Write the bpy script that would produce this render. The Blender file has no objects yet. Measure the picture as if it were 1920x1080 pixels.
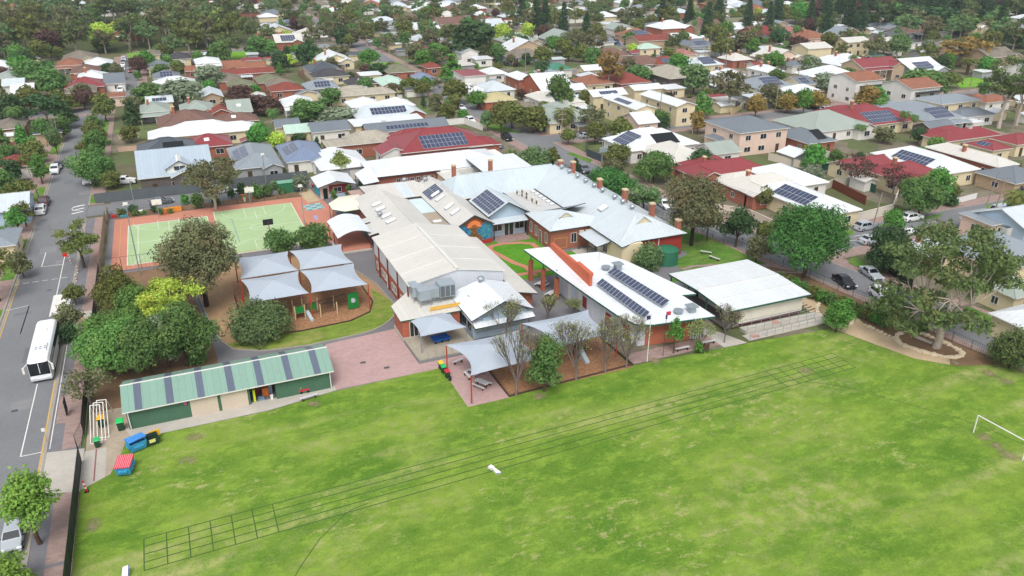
import bpy, math, random
import numpy as np
from mathutils import Vector, Matrix
R = math.radians
S = bpy.context.scene
# ---------------------------------------------------------------- camera
F, CH = 1493.3, 52.0                       # focal length in px of a 1920 wide picture, height above the ground
TH = math.atan(678 / F); YAW = math.atan(702 / (F / math.cos(TH)))
cd = bpy.data.cameras.new('camera'); cam = bpy.data.objects.new('camera', cd); S.collection.objects.link(cam)
cd.sensor_width = 36; cd.lens = 36 * F / 1920; cd.clip_start = .5; cd.clip_end = 6000
cam.location = (0, 0, CH); cam.rotation_euler = (math.pi / 2 - TH, 0, -YAW); S.camera = cam
# ---------------------------------------------------------------- sky, sun, exposure
SUN_EL, SUN_AZ = 55, 205                   # azimuth clockwise from +Y
w = bpy.data.worlds.new('World'); S.world = w; w.use_nodes = True
nt = w.node_tree; bg = nt.nodes['Background']; sk = nt.nodes.new('ShaderNodeTexSky')
sk.sky_type = 'NISHITA'; sk.sun_disc = False; sk.sun_elevation = R(SUN_EL); sk.sun_rotation = R(SUN_AZ)
sk.dust_density = 3.0; sk.air_density = 1.0; sk.ozone_density = 1.0
hs = nt.nodes.new('ShaderNodeHueSaturation'); hs.inputs['Saturation'].default_value = .3
nt.links.new(sk.outputs[0], hs.inputs['Color']); nt.links.new(hs.outputs[0], bg.inputs[0]); bg.inputs[1].default_value = .15
sl = bpy.data.lights.new('sun', 'SUN'); so = bpy.data.objects.new('sun', sl); S.collection.objects.link(so)
sl.energy = 1.15; sl.angle = R(24); sl.color = (1, .97, .93)
az = R(SUN_AZ); el = R(SUN_EL)
so.rotation_euler = Vector((math.sin(az) * math.cos(el), math.cos(az) * math.cos(el), math.sin(el))).to_track_quat('Z', 'Y').to_euler()
S.view_settings.view_transform = 'Standard'; S.view_settings.look = 'None'; S.view_settings.gamma = 1
S.view_settings.exposure = .56
S.cycles.max_bounces = 5; S.cycles.diffuse_bounces = 3; S.cycles.transparent_max_bounces = 6
# ---------------------------------------------------------------- photo point -> world point at height z
_c, _s, _cy, _sy = math.cos(TH), math.sin(TH), math.cos(YAW), math.sin(YAW)
def G(px, py, z=0.):
    u = (px - 960) / F; v = (540 - py) / F
    d = (u, _c + v * _s, -_s + v * _c); t = (z - CH) / d[2]
    X, Y = d[0] * t, d[1] * t
    return Vector((X * _cy + Y * _sy, -X * _sy + Y * _cy, z))
def Q(x, y, z=0.):
    X = x * _cy - y * _sy; Y = x * _sy + y * _cy; Z = z - CH
    d = Y * _c - Z * _s
    return (960 + F * X / d, 540 - F * (Y * _s + Z * _c) / d, d)
def HT(bx, by, ty):                        # height of something standing at (bx,by) whose top is at row ty
    p = G(bx, by); lo, hi = 0., 45.
    for _ in range(24):
        m = (lo + hi) / 2
        if Q(p.x, p.y, m)[1] > ty: lo = m
        else: hi = m
    return lo
def SC(px, py): return F / Q(*G(px, py))[2]      # px per metre there
# ---------------------------------------------------------------- materials
MATS = {}
def nodes(name):
    m = bpy.data.materials.new(name); m.use_nodes = True
    return m, m.node_tree.nodes, m.node_tree.links, m.node_tree.nodes['Principled BSDF']
def srgb(c):
    if isinstance(c, str): c = [int(c[i:i + 2], 16) / 255 for i in (0, 2, 4)]
    return [x / 12.92 if x <= .04045 else ((x + .055) / 1.055) ** 2.4 for x in c]
def coords(N, L, world=False):
    if world:
        g = N.new('ShaderNodeNewGeometry'); return g.outputs['Position']
    t = N.new('ShaderNodeTexCoord'); return t.outputs['Object']
def noise(N, L, vec, sc, det=4, rough=.55):
    n = N.new('ShaderNodeTexNoise'); n.inputs['Scale'].default_value = sc; n.inputs['Detail'].default_value = det
    n.inputs['Roughness'].default_value = rough; L.new(vec, n.inputs['Vector']); return n.outputs['Fac']
def ramp(N, L, fac, pts):
    r = N.new('ShaderNodeValToRGB'); e = r.color_ramp.elements
    while len(e) < len(pts): e.new(.5)
    for k, (p, c) in enumerate(pts):
        e[k].position = p; e[k].color = (*c, 1)
    L.new(fac, r.inputs[0]); return r.outputs[0]
def mix(N, L, fac, a, b, mode='MIX'):
    m = N.new('ShaderNodeMix'); m.data_type = 'RGBA'; m.blend_type = mode
    for s_, v in ((m.inputs[0], fac), (m.inputs[6], a), (m.inputs[7], b)):
        if isinstance(v, (int, float)): s_.default_value = v
        elif isinstance(v, (tuple, list)): s_.default_value = (*v, 1)
        else: L.new(v, s_)
    return m.outputs[2]
def mul(c, k): return tuple(min(1, x * k) for x in c)
def M(name, c, rough=.75, var=.18, sc=.7, metal=0., spec=.3, fine=.1):
    """plain surface: base colour with soft large stains and fine speckle"""
    if name in MATS: return MATS[name]
    m, N, L, b = nodes(name); c = srgb(c); v = coords(N, L)
    a = mix(N, L, noise(N, L, v, sc), mul(c, 1 - var), mul(c, 1 + var))
    if fine: a = mix(N, L, noise(N, L, v, sc * 14, 2), mul((1, 1, 1), 1 - fine), (1, 1, 1), 'MULTIPLY') if False else mix(N, L, fine, a, ramp(N, L, noise(N, L, v, sc * 14, 2), [(.3, mul(c, .5)), (.7, mul(c, 1.4))]))
    L.new(a, b.inputs['Base Color']); b.inputs['Roughness'].default_value = rough; b.inputs['Metallic'].default_value = metal
    b.inputs['Specular IOR Level'].default_value = spec
    MATS[name] = m; return m
def along(N, L, v):
    """coordinate running across the slope of a roof or along a wall, whichever way the face looks"""
    g = N.new('ShaderNodeNewGeometry'); sn = N.new('ShaderNodeSeparateXYZ'); L.new(g.outputs['Normal'], sn.inputs[0])
    ax = N.new('ShaderNodeMath'); ax.operation = 'ABSOLUTE'; L.new(sn.outputs[0], ax.inputs[0])
    ay = N.new('ShaderNodeMath'); ay.operation = 'ABSOLUTE'; L.new(sn.outputs[1], ay.inputs[0])
    gt = N.new('ShaderNodeMath'); gt.operation = 'GREATER_THAN'; L.new(ax.outputs[0], gt.inputs[0]); L.new(ay.outputs[0], gt.inputs[1])
    sp = N.new('ShaderNodeSeparateXYZ'); L.new(v, sp.inputs[0])
    mx = N.new('ShaderNodeMix'); mx.data_type = 'FLOAT'; L.new(gt.outputs[0], mx.inputs[0]); L.new(sp.outputs[0], mx.inputs[2]); L.new(sp.outputs[1], mx.inputs[3])
    return mx.outputs[0], sp.outputs[2]
def math_(N, L, op, a, b=None):
    m = N.new('ShaderNodeMath'); m.operation = op
    for s_, v in ((m.inputs[0], a), (m.inputs[1], b)):
        if v is None: continue
        if isinstance(v, (int, float)): s_.default_value = v
        else: L.new(v, s_)
    return m.outputs[0]
def metal_roof(name, c, stripe=.9, rough=.42, var=.12):
    """corrugated sheet roof: ribs down the slope, sheet joints, weathering"""
    if name in MATS: return MATS[name]
    m, N, L, b = nodes(name); c = srgb(c); v = coords(N, L); u, z = along(N, L, v)
    joint = math_(N, L, 'GREATER_THAN', math_(N, L, 'FRACT', math_(N, L, 'MULTIPLY', u, 1 / .76)), .93)
    rib = math_(N, L, 'SINE', math_(N, L, 'MULTIPLY', u, 2 * math.pi / .19))
    sheet = N.new('ShaderNodeTexWhiteNoise'); sheet.noise_dimensions = '1D'
    L.new(math_(N, L, 'FLOOR', math_(N, L, 'MULTIPLY', u, 1 / .76)), sheet.inputs['W'])
    a = mix(N, L, noise(N, L, v, .25, 5), mul(c, 1 - var), mul(c, 1 + var * .6))
    a = mix(N, L, math_(N, L, 'MULTIPLY', sheet.outputs[0], .12), a, mul(c, .6))
    a = mix(N, L, math_(N, L, 'MULTIPLY', joint, .34), a, mul(c, .45))
    a = mix(N, L, math_(N, L, 'MULTIPLY', ramp(N, L, noise(N, L, v, 1.7, 6, .7), [(.52, (0, 0, 0)), (.75, (1, 1, 1))]), .22), a, (.2, .17, .13))
    L.new(a, b.inputs['Base Color'])
    bp = N.new('ShaderNodeBump'); bp.inputs['Strength'].default_value = .35; bp.inputs['Distance'].default_value = .02
    L.new(rib, bp.inputs['Height']); L.new(bp.outputs[0], b.inputs['Normal'])
    b.inputs['Roughness'].default_value = rough; b.inputs['Specular IOR Level'].default_value = .4
    MATS[name] = m; return m
def tile_roof(name, c, c2=None):
    if name in MATS: return MATS[name]
    m, N, L, b = nodes(name); c = srgb(c); c2 = srgb(c2) if c2 else mul(c, .6); v = coords(N, L); u, z = along(N, L, v)
    cb = N.new('ShaderNodeCombineXYZ'); L.new(u, cb.inputs[0]); L.new(z, cb.inputs[1])
    vo = N.new('ShaderNodeTexWhiteNoise'); vo.noise_dimensions = '2D'
    sn = N.new('ShaderNodeVectorMath'); sn.operation = 'SNAP'; sn.inputs[1].default_value = (.5, .25, 1); L.new(cb.outputs[0], sn.inputs[0]); L.new(sn.outputs[0], vo.inputs['Vector'])
    a = mix(N, L, noise(N, L, v, .5, 6, .65), c2, mul(c, 1.25))
    a = mix(N, L, math_(N, L, 'MULTIPLY', vo.outputs[0], .4), a, mul(c, .55))
    row = math_(N, L, 'GREATER_THAN', math_(N, L, 'FRACT', math_(N, L, 'MULTIPLY', z, 4.)), .8)
    a = mix(N, L, math_(N, L, 'MULTIPLY', row, .35), a, mul(c, .35))
    L.new(a, b.inputs['Base Color']); b.inputs['Roughness'].default_value = .85; b.inputs['Specular IOR Level'].default_value = .2
    MATS[name] = m; return m
def wall_mat(name, c, kind='plain', rough=.85):
    """plain render, 'brick' courses or 'clad' vertical sheeting"""
    if name in MATS: return MATS[name]
    m, N, L, b = nodes(name); c = srgb(c); v = coords(N, L); u, z = along(N, L, v)
    a = mix(N, L, noise(N, L, v, .6, 5), mul(c, .82), mul(c, 1.12))
    if kind == 'brick':
        cb = N.new('ShaderNodeCombineXYZ'); L.new(u, cb.inputs[0]); L.new(z, cb.inputs[1])
        br = N.new('ShaderNodeTexBrick'); br.inputs['Scale'].default_value = 1; br.inputs['Brick Width'].default_value = .24; br.inputs['Row Height'].default_value = .086
        br.inputs['Mortar Size'].default_value = .008; br.inputs['Color1'].default_value = (*mul(c, 1.2), 1); br.inputs['Color2'].default_value = (*mul(c, .7), 1)
        br.inputs['Mortar'].default_value = (*mul((.5, .42, .36), .8), 1); L.new(cb.outputs[0], br.inputs['Vector']); a = mix(N, L, .75, a, br.outputs['Color'])
    if kind == 'clad':
        j = math_(N, L, 'GREATER_THAN', math_(N, L, 'FRACT', math_(N, L, 'MULTIPLY', u, 4.)), .8)
        a = mix(N, L, math_(N, L, 'MULTIPLY', j, .4), a, mul(c, .45))
    L.new(a, b.inputs['Base Color']); b.inputs['Roughness'].default_value = rough; b.inputs['Specular IOR Level'].default_value = .2
    MATS[name] = m; return m
def glass(name='window glass', c='1c2228'):
    if name in MATS: return MATS[name]
    m, N, L, b = nodes(name); v = coords(N, L)
    c = srgb(c); L.new(mix(N, L, noise(N, L, v, .8, 2), mul(c, .6), mul(c, 2.2)), b.inputs['Base Color'])
    b.inputs['Roughness'].default_value = .08; b.inputs['Specular IOR Level'].default_value = .8
    MATS[name] = m; return m
def solar_mat():
    if 'solar cells' in MATS: return MATS['solar cells']
    m, N, L, b = nodes('solar cells'); v = coords(N, L)
    L.new(mix(N, L, noise(N, L, v, .4, 2), srgb('2b3248'), srgb('434c66')), b.inputs['Base Color']); b.inputs['Roughness'].default_value = .22
    b.inputs['Specular IOR Level'].default_value = .7; MATS['solar cells'] = m; return m
def leaf_mat(name, c1, c2, c3=None, trans=.36):
    """foliage: hue varies clump by clump and tree by tree"""
    if name in MATS: return MATS[name]
    m, N, L, b = nodes(name); c1, c2 = mul(srgb(c1), 1.25), mul(srgb(c2), 1.2); v = coords(N, L)
    a = mix(N, L, ramp(N, L, noise(N, L, v, .55, 3), [(.35, (0, 0, 0)), (.65, (1, 1, 1))]), c1, c2)
    if c3: a = mix(N, L, ramp(N, L, noise(N, L, v, .3, 4, .7), [(.55, (0, 0, 0)), (.62, (1, 1, 1))]), a, srgb(c3))
    g = N.new('ShaderNodeNewGeometry')
    a = mix(N, L, math_(N, L, 'MULTIPLY', g.outputs['Random Per Island'], .45), a, mul(c2, 1.7))
    oi = N.new('ShaderNodeObjectInfo')
    h = N.new('ShaderNodeHueSaturation'); L.new(a, h.inputs['Color']); h.inputs['Saturation'].default_value = .88
    L.new(math_(N, L, 'ADD', math_(N, L, 'MULTIPLY', oi.outputs['Random'], .03), .485), h.inputs['Hue'])
    L.new(math_(N, L, 'ADD', math_(N, L, 'MULTIPLY', oi.outputs['Random'], .35), .92), h.inputs['Value'])
    L.new(h.outputs[0], b.inputs['Base Color']); b.inputs['Roughness'].default_value = .75; b.inputs['Specular IOR Level'].default_value = .15
    tr = N.new('ShaderNodeBsdfTranslucent'); L.new(h.outputs[0], tr.inputs[0]); ms = N.new('ShaderNodeMixShader'); ms.inputs[0].default_value = trans
    L.new(b.outputs[0], ms.inputs[1]); L.new(tr.outputs[0], ms.inputs[2]); L.new(ms.outputs[0], N['Material Output'].inputs[0])
    MATS[name] = m; return m
# ---------------------------------------------------------------- mesh builder
class MB:
    def __init__(s): s.v = []; s.f = []; s.m = []
    def poly(s, pts, mi=0):
        n = len(s.v); s.v += [tuple(p) for p in pts]; s.f.append(tuple(range(n, n + len(pts)))); s.m.append(mi)
    def quads(s, n, fs, mi):
        for f in fs: s.f.append(tuple(n + i for i in f)); s.m.append(mi)
    def box(s, x0, y0, z0, x1, y1, z1, mi=0, top=None):
        n = len(s.v); s.v += [(x0, y0, z0), (x1, y0, z0), (x1, y1, z0), (x0, y1, z0), (x0, y0, z1), (x1, y0, z1), (x1, y1, z1), (x0, y1, z1)]
        s.quads(n, [(0, 1, 5, 4), (1, 2, 6, 5), (2, 3, 7, 6), (3, 0, 4, 7), (3, 2, 1, 0)], mi); s.quads(n, [(4, 5, 6, 7)], mi if top is None else top)
    def obox(s, c, dx, dy, dz, a=0., mi=0, tilt=None):
        """box centred on c, turned by a about z"""
        n = len(s.v); ca, sa = math.cos(a), math.sin(a)
        for k in range(8):
            x = dx / 2 * (1 if k & 1 else -1); y = dy / 2 * (1 if k & 2 else -1); z = dz / 2 * (1 if k & 4 else -1)
            s.v.append((c[0] + x * ca - y * sa, c[1] + x * sa + y * ca, c[2] + z + (tilt[0] * x + tilt[1] * y if tilt else 0)))
        s.quads(n, [(0, 1, 5, 4), (1, 3, 7, 5), (3, 2, 6, 7), (2, 0, 4, 6), (4, 5, 7, 6), (2, 3, 1, 0)], mi)
    def prism(s, pts, z0, z1, mi=0, top=None):
        """pts counter-clockwise; z1 may be a list"""
        n = len(s.v); k = len(pts); zt = z1 if isinstance(z1, (list, tuple)) else [z1] * k
        s.v += [(p[0], p[1], z0) for p in pts] + [(p[0], p[1], z) for p, z in zip(pts, zt)]
        s.quads(n, [(i, (i + 1) % k, k + (i + 1) % k, k + i) for i in range(k)], mi)
        s.quads(n, [tuple(range(k, 2 * k))], mi if top is None else top); s.quads(n, [tuple(range(k - 1, -1, -1))], mi)
    def tube(s, p, q, r0, r1=None, n=6, mi=0, cap=True):
        r1 = r0 if r1 is None else r1; p, q = Vector(p), Vector(q); d = (q - p)
        if d.length < 1e-5: return
        d.normalize(); a = d.orthogonal().normalized(); b = d.cross(a); k = len(s.v)
        for o, r in ((p, r0), (q, r1)):
            for i in range(n):
                t = 2 * math.pi * i / n; s.v.append(tuple(o + a * (r * math.cos(t)) + b * (r * math.sin(t))))
        s.quads(k, [(i, (i + 1) % n, n + (i + 1) % n, n + i) for i in range(n)], mi)
        if cap: s.quads(k, [tuple(range(n, 2 * n)), tuple(range(n - 1, -1, -1))], mi)
    def lathe(s, c, prof, n=16, mi=0):
        k = len(s.v)
        for r, z in prof:
            for i in range(n):
                t = 2 * math.pi * i / n; s.v.append((c[0] + r * math.cos(t), c[1] + r * math.sin(t), c[2] + z))
        for j in range(len(prof) - 1): s.quads(k + j * n, [(i, (i + 1) % n, n + (i + 1) % n, n + i) for i in range(n)], mi)
        s.quads(k + (len(prof) - 1) * n, [tuple(range(n))], mi)
    def build(s, name, mats, parent=None, smooth=False, loc=None):
        me = bpy.data.meshes.new(name); o = bpy.data.objects.new(name, me)
        off = tuple(parent['_o']) if parent is not None else (loc or (0, 0, 0))
        me.from_pydata([(x - off[0], y - off[1], z - off[2]) for x, y, z in s.v], [], s.f)
        if not isinstance(mats, (list, tuple)): mats = [mats]
        for m in mats: me.materials.append(m)
        if len(mats) > 1: me.polygons.foreach_set('material_index', s.m)
        if smooth: me.polygons.foreach_set('use_smooth', [True] * len(s.f))
        S.collection.objects.link(o)
        if parent is not None: o.parent = parent
        else: o.location = off
        o['_o'] = off; return o
def thing(name, loc, label=None, cat=None, group=None, rz=0.):
    o = bpy.data.objects.new(name, None); S.collection.objects.link(o); o.location = loc; o.rotation_euler.z = rz
    o.empty_display_size = .3; o['_o'] = tuple(loc); tag(o, label, cat, group); return o
def tag(o, label=None, cat=None, group=None, kind=None):
    if label: o['label'] = label
    if cat: o['category'] = cat
    if group: o['group'] = group
    if kind: o['kind'] = kind
    return o
def copy_tree(o, parent=None):
    c = o.copy(); S.collection.objects.link(c); c.parent = parent
    for ch in list(o.children): copy_tree(ch, c)
    return c
def recolour(o, slotname, m):
    """give the parts of a copied thing that use material slotname their own colour, on the object not the mesh"""
    for p in [o] + list(o.children_recursive):
        if p.type == 'MESH':
            for s_ in p.material_slots:
                if s_.material and s_.material.name == slotname: s_.link = 'OBJECT'; s_.material = m
# ================================================================ buildings
RC = dict(ice=lambda: metal_roof('ice blue sheet roof', 'a9b7c2', var=.08), white=lambda: metal_roof('white sheet roof', 'd9dddf', var=.08), pale=lambda: metal_roof('pale blue sheet roof', 'c4cdd1', var=.08),
  cream=lambda: metal_roof('cream sheet roof', 'cfccc3', var=.1), grey=lambda: metal_roof('grey sheet roof', '8b949b'), mid=lambda: metal_roof('mid grey sheet roof', '717980'),
  dark=lambda: metal_roof('charcoal sheet roof', '4c525a'), blue=lambda: metal_roof('slate blue sheet roof', '7886a0'), sage=lambda: metal_roof('sage green sheet roof', '9aa59b'),
  green=lambda: metal_roof('green sheet roof', '3f8068'), mint=lambda: metal_roof('mint green sheet roof', 'b5cfc0'), redm=lambda: metal_roof('red sheet roof', '8a3a3d'), yellow=lambda: metal_roof('yellow sheet roof', 'bdb184'),
  red=lambda: tile_roof('red tile roof', '8c4a40', '6c3c35'), orange=lambda: tile_roof('orange tile roof', '9a6852', '7c5646'), pink=lambda: tile_roof('salmon tile roof', 'a8766c', '88605a'),
  brown=lambda: tile_roof('brown tile roof', '806258', '5f4c44'), taupe=lambda: tile_roof('taupe tile roof', '857c70', '6a6459'), char=lambda: tile_roof('charcoal tile roof', '504e50', '3c3b3e'),
  moss=lambda: tile_roof('mossy green tile roof', '7d8068', '66654f'), concrete=lambda: tile_roof('flat concrete roof', 'b0a99a'))
RCN = dict(ice='ice blue metal', white='white metal', pale='pale blue metal', cream='cream metal', grey='grey metal', mid='mid grey metal', dark='charcoal metal', blue='slate blue metal', sage='sage green metal',
  green='bright green metal', mint='mint green metal', redm='red metal', yellow='yellow metal', red='red tiled', orange='orange tiled', pink='salmon tiled', brown='brown tiled', taupe='taupe tiled', char='charcoal tiled', moss='mossy green tiled', concrete='flat concrete')
WC = dict(white=lambda: wall_mat('white rendered wall', 'dedbd4'), cream=lambda: wall_mat('cream rendered wall', 'd8c9a6'), brick=lambda: wall_mat('red brick wall', '9c5238', 'brick'),
  tan=lambda: wall_mat('tan brick wall', 'b39a7c', 'brick'), grey=lambda: wall_mat('grey rendered wall', '9a9c9d'), dark=lambda: wall_mat('dark brick wall', '4a4644', 'brick'), pink=lambda: wall_mat('pale pink rendered wall', 'd9bfae'),
  clad=lambda: wall_mat('pale cladding wall', 'c9ccd2', 'clad'), green=lambda: wall_mat('dark green cladding wall', '4a6c57', 'clad'), bluew=lambda: wall_mat('pale blue rendered wall', 'a9bccb'), orangeb=lambda: wall_mat('orange brick wall', 'a9512f', 'brick'))
TRIM = lambda: M('white painted trim', 'dcdad4', .5, .06, 1)
DTRIM = lambda: M('dark painted trim', '3c434a', .5, .1, 1)
GTRIM = lambda: M('green painted trim', '2f5a4c', .5, .1, 1)
ALU = lambda: M('galvanised steel', '9aa3a8', .4, .15, 2, metal=.5)
BRK = lambda: WC['brick']()
def rect(nl, fr, z):
    a, b = G(*nl, z), G(*fr, z); return min(a.x, b.x), min(a.y, b.y), max(a.x, b.x), max(a.y, b.y)
def slab(mb, pts, t=.16, mi=0, side=1):
    """a roof plane with thickness: pts counter-clockwise seen from above"""
    n = len(mb.v); k = len(pts); mb.v += [tuple(p) for p in pts] + [(p[0], p[1], p[2] - t) for p in pts]
    mb.quads(n, [tuple(range(k))], mi); mb.quads(n, [tuple(range(2 * k - 1, k - 1, -1))], side)
    mb.quads(n, [(i, k + i, k + (i + 1) % k, (i + 1) % k) for i in range(k)], side)
def roof_hip(mb, x0, y0, x1, y1, z, h):
    w_, d = x1 - x0, y1 - y0
    if w_ >= d: r0, r1 = (x0 + d / 2, (y0 + y1) / 2, z + h), (x1 - d / 2, (y0 + y1) / 2, z + h)
    else: r0, r1 = ((x0 + x1) / 2, y0 + w_ / 2, z + h), ((x0 + x1) / 2, y1 - w_ / 2, z + h)
    A, B, C, D = (x0, y0, z), (x1, y0, z), (x1, y1, z), (x0, y1, z)
    if w_ >= d: fs = [[A, B, r1, r0], [B, C, r1], [C, D, r0, r1], [D, A, r0]]
    else: fs = [[A, B, r0], [B, C, r1, r0], [C, D, r1], [D, A, r0, r1]]
    for f in fs: slab(mb, f)
    for p, q in ((A, r0), (B, r1 if w_ >= d else r0), (C, r1), (D, r0 if w_ >= d else r1), (r0, r1)): mb.tube(p, q, .09, n=4, mi=2)
    return r0, r1
def roof_gable(mb, x0, y0, x1, y1, z, h, ax='x'):
    if ax == 'x':
        m = (y0 + y1) / 2; slab(mb, [(x0, y0, z), (x1, y0, z), (x1, m, z + h), (x0, m, z + h)]); slab(mb, [(x1, y1, z), (x0, y1, z), (x0, m, z + h), (x1, m, z + h)])
        mb.tube((x0, m, z + h), (x1, m, z + h), .1, n=4, mi=2)
    else:
        m = (x0 + x1) / 2; slab(mb, [(x0, y0, z), (m, y0, z + h), (m, y1, z + h), (x0, y1, z)]); slab(mb, [(x1, y1, z), (m, y1, z + h), (m, y0, z + h), (x1, y0, z)])
        mb.tube((m, y0, z + h), (m, y1, z + h), .1, n=4, mi=2)
def walls_gable(mb, x0, y0, x1, y1, z, h, ax, mi=0):
    mb.box(x0, y0, 0, x1, y1, z - .1, mi)
    if ax == 'x':
        m = (y0 + y1) / 2
        mb.prism([(x0, y0), (x1, y0), (x1, m), (x0, m)], z - .1, [z - .1, z - .1, z + h, z + h], mi); mb.prism([(x0, m), (x1, m), (x1, y1), (x0, y1)], z - .1, [z + h, z + h, z - .1, z - .1], mi)
    else:
        m = (x0 + x1) / 2
        mb.prism([(x0, y0), (m, y0), (m, y1), (x0, y1)], z - .1, [z - .1, z + h, z + h, z - .1], mi); mb.prism([(m, y0), (x1, y0), (x1, y1), (m, y1)], z - .1, [z + h, z - .1, z - .1, z + h], mi)
def window(t, face, c, z0, w_, h, mframe=None, mglass=None, name='window', bars=1):
    """face: '-y','-x','+x'; c: (plane coordinate, centre along the wall)"""
    mframe = mframe or TRIM(); mglass = mglass or glass(); a, b = c; f = MB(); g = MB()
    def bx(mb, u0, u1, q0, q1, d0, d1):
        if face == '-y': mb.box(u0, a - d1, q0, u1, a - d0, q1)
        elif face == '-x': mb.box(a - d1, u0, q0, a - d0, u1, q1)
        elif face == '+x': mb.box(a + d0, u0, q0, a + d1, u1, q1)
    k = .07
    bx(f, b - w_ / 2 - k, b - w_ / 2, z0 - k, z0 + h + k, -.02, .05); bx(f, b + w_ / 2, b + w_ / 2 + k, z0 - k, z0 + h + k, -.02, .05)
    bx(f, b - w_ / 2, b + w_ / 2, z0 - k, z0, -.02, .07); bx(f, b - w_ / 2, b + w_ / 2, z0 + h, z0 + h + k, -.02, .05)
    for i in range(1, bars + 1):
        u = b - w_ / 2 + w_ * i / (bars + 1); bx(f, u - .03, u + .03, z0, z0 + h, .022, .045)
    bx(g, b - w_ / 2, b + w_ / 2, z0, z0 + h, -.02, .02)
    fo = f.build(name, mframe, t); g.build('pane' if name == 'window' else 'panel', mglass, fo)
def chimney(t, x, y, z0, z1, s=.55, name='chimney'):
    mb = MB(); mb.box(x - s / 2, y - s / 2, z0, x + s / 2, y + s / 2, z1 - .25); mb.box(x - s / 2 - .08, y - s / 2 - .08, z1 - .25, x + s / 2 + .08, y + s / 2 + .08, z1, 1)
    mb.build(name, [BRK(), M('cream cement', 'cbb896')], t)
def panels(t, o, ux, uy, nx, ny, w_=1.0, l=1.65, gap=.04, lift=.1):
    """solar panels laid from corner o along unit vectors ux, uy (world), nx by ny"""
    ux, uy = Vector(ux).normalized(), Vector(uy).normalized(); n = ux.cross(uy)
    if n.z < 0: n = -n
    for j in range(ny):
        for i in range(nx):
            c = Vector(o) + ux * (i * (w_ + gap)) + uy * (j * (l + gap)) + n * lift; mb = MB()
            P4 = [c, c + ux * w_, c + ux * w_ + uy * l, c + uy * l]
            if (P4[1] - P4[0]).cross(P4[3] - P4[0]).z < 0: P4 = [P4[0], P4[3], P4[2], P4[1]]
            slab(mb, P4, .05, 1, 1); e = .03
            q = [c + ux * e + uy * e + n * .004, c + ux * (w_ - e) + uy * e + n * .004, c + ux * (w_ - e) + uy * (l - e) + n * .004, c + ux * e + uy * (l - e) + n * .004]
            if (q[1] - q[0]).cross(q[3] - q[0]).z < 0: q = [q[0], q[3], q[2], q[1]]
            mb.poly(q, 0); mb.build('solar_panel', [solar_mat(), M('panel frame', 'aab0b8', .4)], t)
RECTS = []                                  # footprints already built on (x0,y0,x1,y1)
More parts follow.
